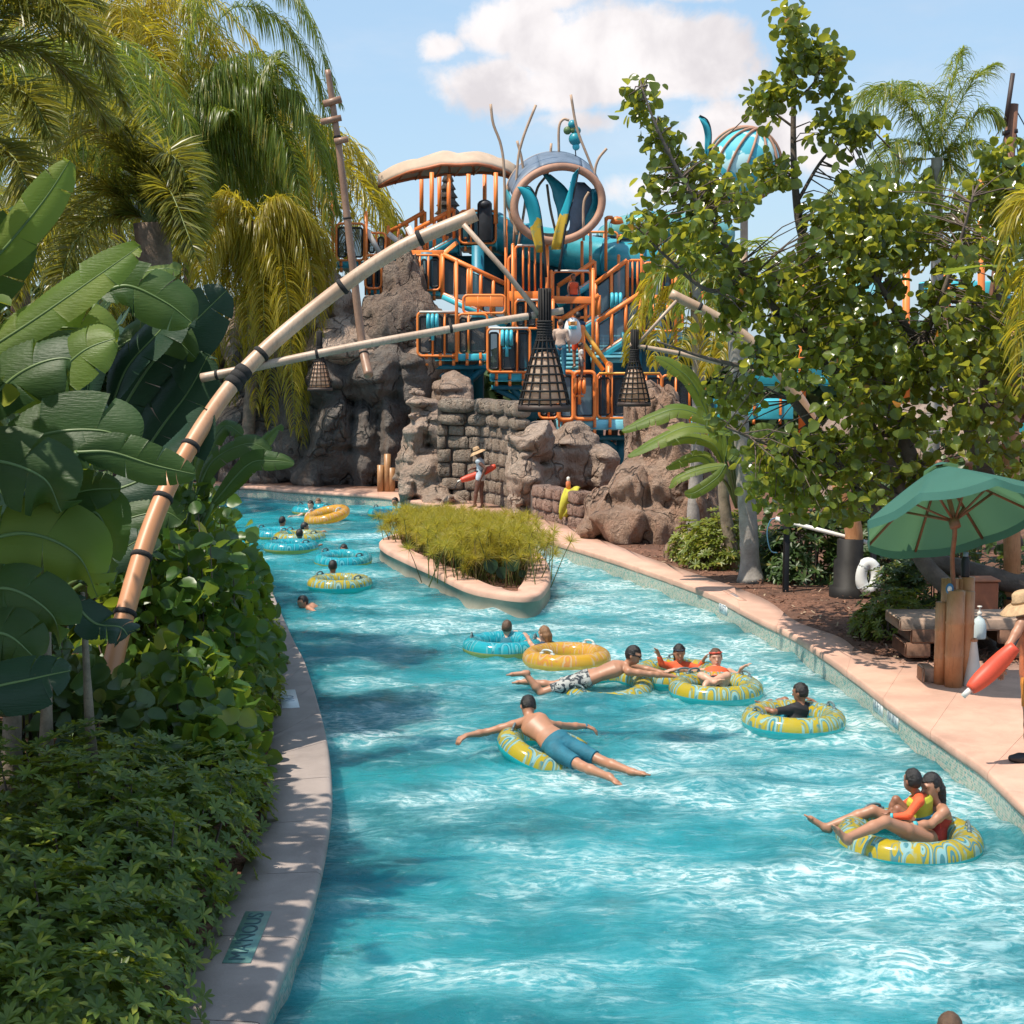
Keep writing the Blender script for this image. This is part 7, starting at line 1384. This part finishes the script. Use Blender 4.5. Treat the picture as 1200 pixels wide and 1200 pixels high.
# lifeguards and visitors
STRAW = M('straw', (.52, .33, .18), .85, .2, 20, bump=.5); WHC = cloth('pale_blue_cloth', (.45, .52, .58)); RED = M('rescue_red', (.62, .07, .03), .45, .12, 4); SUIT = M('orange_suit', (.62, .16, .06), .6, .25, 6)
YL = G(560, 595, DZ)[1]; J = JJ(YL, head=(560, 531), neck=(563, 538), pel=(563, 559), sL=(560, 541, -.16), eL=(569, 549, -.24), wL=(564, 560, -.22), sR=(565, 541, .16), eR=(558, 548, .25), wR=(554, 549, .2), hL=(562, 560, -.08), kL=(558, 576, -.1), aL=(556, 592.5, -.1), tL=(549, 595, -.1), hR=(564, 560, .08), kR=(564, 576, .05), aR=(565, 593, .05), tR=(559, 595.5, .05))
person('far lifeguard in straw hat and pale top standing before the stone wall', J, .98, SK4, HR1, (-1, -.25, 0), V(.1, 1, 0), [('shirt', WHC, {'sleeve': .25}), ('shorts', WHC, {'f': .2}), ('hat', STRAW, {'bm': BLK}), ('band', BLK, {'a': lerp(J['pel'], J['neck'], .3), 'b': lerp(J['pel'], J['neck'], .38), 'r': .15, 'name': 'belt'})], .016, fing=False, long_hair=.15, eyes=False)
def rescue_tube(a, b, r, label, strap):
    t = thing('rescue_tube', label, 'rescue tube', lerp(a, b, .5)); c = catmull([a, lerp(a, b, .5) + V(0, .04, -.03), b], 24); mb = MB(); mb.tube(c, r * np.clip(np.sin(np.linspace(.16, pi - .16, 24)), 0, 1) ** .3, 14); mb.build('foam_body', RED, t, True)
    mb = MB(); mb.tube(catmull(strap, 12), .014, 6); mb.build('strap', BLK, t, True); mb = MB(); mb.tube([lerp(a, b, .03), a + nrm(a - b) * .1], .03, 8); mb.build('clip', WHP, t, True)
rescue_tube(P(540, 563, YL + .1), P(581, 546, YL + .25), .10, 'red rescue tube slung behind the far lifeguard', [P(545, 560, YL + .1), P(536, 566, YL + .05), P(533, 573, YL)])
YR = 15.1; J = JJ(YR, head=(1199, 713, 0), neck=(1203, 727, 0), pel=(1211, 797, 0), sL=(1197, 731, -.16), eL=(1183, 756, -.26), wL=(1170, 781, -.22), fL=(1174, 794, -.16), sR=(1209, 731, .18), eR=(1221, 764, .3), wR=(1205, 786, .22), hL=(1209, 802, -.08), kL=(1206, 850, -.1), aL=(1208, 893, -.1), tL=(1184, 901, -.12), hR=(1215, 802, .1), kR=(1215, 850, .1), aR=(1219, 893, .12), tR=(1199, 905, -.3))
o = person('near lifeguard in straw hat and orange suit at the right edge, holding a rescue tube', J, 1.0, SK1, HR1, (-1, -.3, -.05), V(.15, 1, 0), [('swimsuit', SUIT, {'sleeve': 0, 'top': .9, 'inf': .02}), ('shorts', PATT if False else cloth('flame_cloth', (.62, .22, .03)), {'f': .55}), ('hat', STRAW, {'dip': -.12, 'bm': STRAW})], .0095, eyes=True, curl=.6)
for q, sx in (('tL', 'aL'), ('tR', 'aR')):
    a, b = J[sx], J[q]; d_ = nrm(V(b[0] - a[0], b[1] - a[1], 0)); e = V(a[0], a[1], DZ + .045); mb = MB(); v_, f_ = mesh_of([rc(e - d_ * .04, e + d_ * .12, .05, .052), rc(e + d_ * .12, e + d_ * .2, .05, .036), rc(e, e + V(0, 0, .06), .05, .045)], .012, .02); mb.add(v_, f_); mb.build('shoe', BLK, o, True)
rescue_tube(P(1137, 808, YR - .3), P(1190, 757, YR - .3), .095, 'red rescue tube held across the body by the near lifeguard', [P(1188, 758, YR - .3), P(1195, 745, YR - .2), P(1202, 732, YR - .1)])
def stander(label, x, y0, y1, Y, s, skin, hair, face, clothes, h=.02, arms=None, **kw):
    c = P(x, y0, Y); g = P(x, y1, Y)[2]; f = nrm(V(face[0], face[1], 0)); l = V(f[1], -f[0], 0); b = V(c[0], c[1], g); J = dict(head=b + V(0, 0, 1.63 * s), neck=b + V(0, 0, 1.44 * s), pel=b + V(0, 0, .93 * s))
    for q, sg in (('L', -1), ('R', 1)):
        J['s' + q] = b + l * sg * .18 * s + V(0, 0, 1.40 * s); J['e' + q] = b + l * sg * .25 * s + V(0, 0, 1.12 * s); J['w' + q] = b + l * sg * .24 * s + f * .12 * s + V(0, 0, .9 * s); J['h' + q] = b + l * sg * .09 * s + V(0, 0, .9 * s); J['k' + q] = b + l * sg * .1 * s + V(0, 0, .49 * s) + f * .03; J['a' + q] = b + l * sg * .1 * s + V(0, 0, .08 * s); J['t' + q] = J['a' + q] + f * .17 * s - V(0, 0, .04 * s)
    return person(label, J, s, skin, hair, face, l, clothes, h, fing=False, eyes=False, **kw)
stander('visitor in beige shirt and blue jeans climbing the tower steps, seen from behind', 657, 380, 443, 45.2, .97, SK2, HR2, (.3, 1, 0), [('shirt', cloth('beige_cloth', (.48, .34, .26)), {'sleeve': 1.7}), ('trousers', cloth('denim', (.03, .16, .24)))])
stander('small child in a white top waiting on the tower deck behind the yellow rail', 681, 407, 446, 45.4, .62, SK3, HR1, (1, .2, 0), [('shirt', cloth('white_cloth', (.55, .5, .46)), {'sleeve': .6}), ('shorts', cloth('grey_cloth', (.2, .18, .17)))])
stander('visitor carrying a white body board on the tower stairs', 677, 368, 432, 46.6, .97, SK3, HR1, (-.3, 1, 0), [('shorts', ORC, {'f': .8}), ('shirt', NAV)])
q = P(671, 392, 46.0); t = thing('body_board', 'white body board with a small orange and teal print carried on the tower stairs', 'body board', q)
mb = MB(); mb.poly(np.array([P(671 + 11 * cos(a_) * (1 if sin(a_) < 0 else .9), 388 - 16 * abs(sin(a_)) ** .8 * (1 if sin(a_) > 0 else -1), 46.0) for a_ in np.linspace(0, 2 * pi, 28, endpoint=False)])); o = mb.build('board', M('white_board', (.72, .72, .72), .4, .05), t); sm = o.modifiers.new('thick', 'SOLIDIFY'); sm.thickness = .06
mb = MB(); mb.box(P(671, 379, 45.94), (.26, .02, .12), None, .005); mb.build('print', cloth('orange_print', (.7, .3, .08)), t); mb = MB(); mb.box(P(671, 384, 45.94), (.24, .02, .1), None, .005); mb.build('print', TEAL, t)
stander('visitor in an orange vest on the middle landing of the tower', 672, 334, 372, 48.0, .75, SK3, HR1, (.4, -1, 0), [('vest', ORC, {'sleeve': 0, 'inf': .03}), ('shorts', NAV, {'f': .6})])
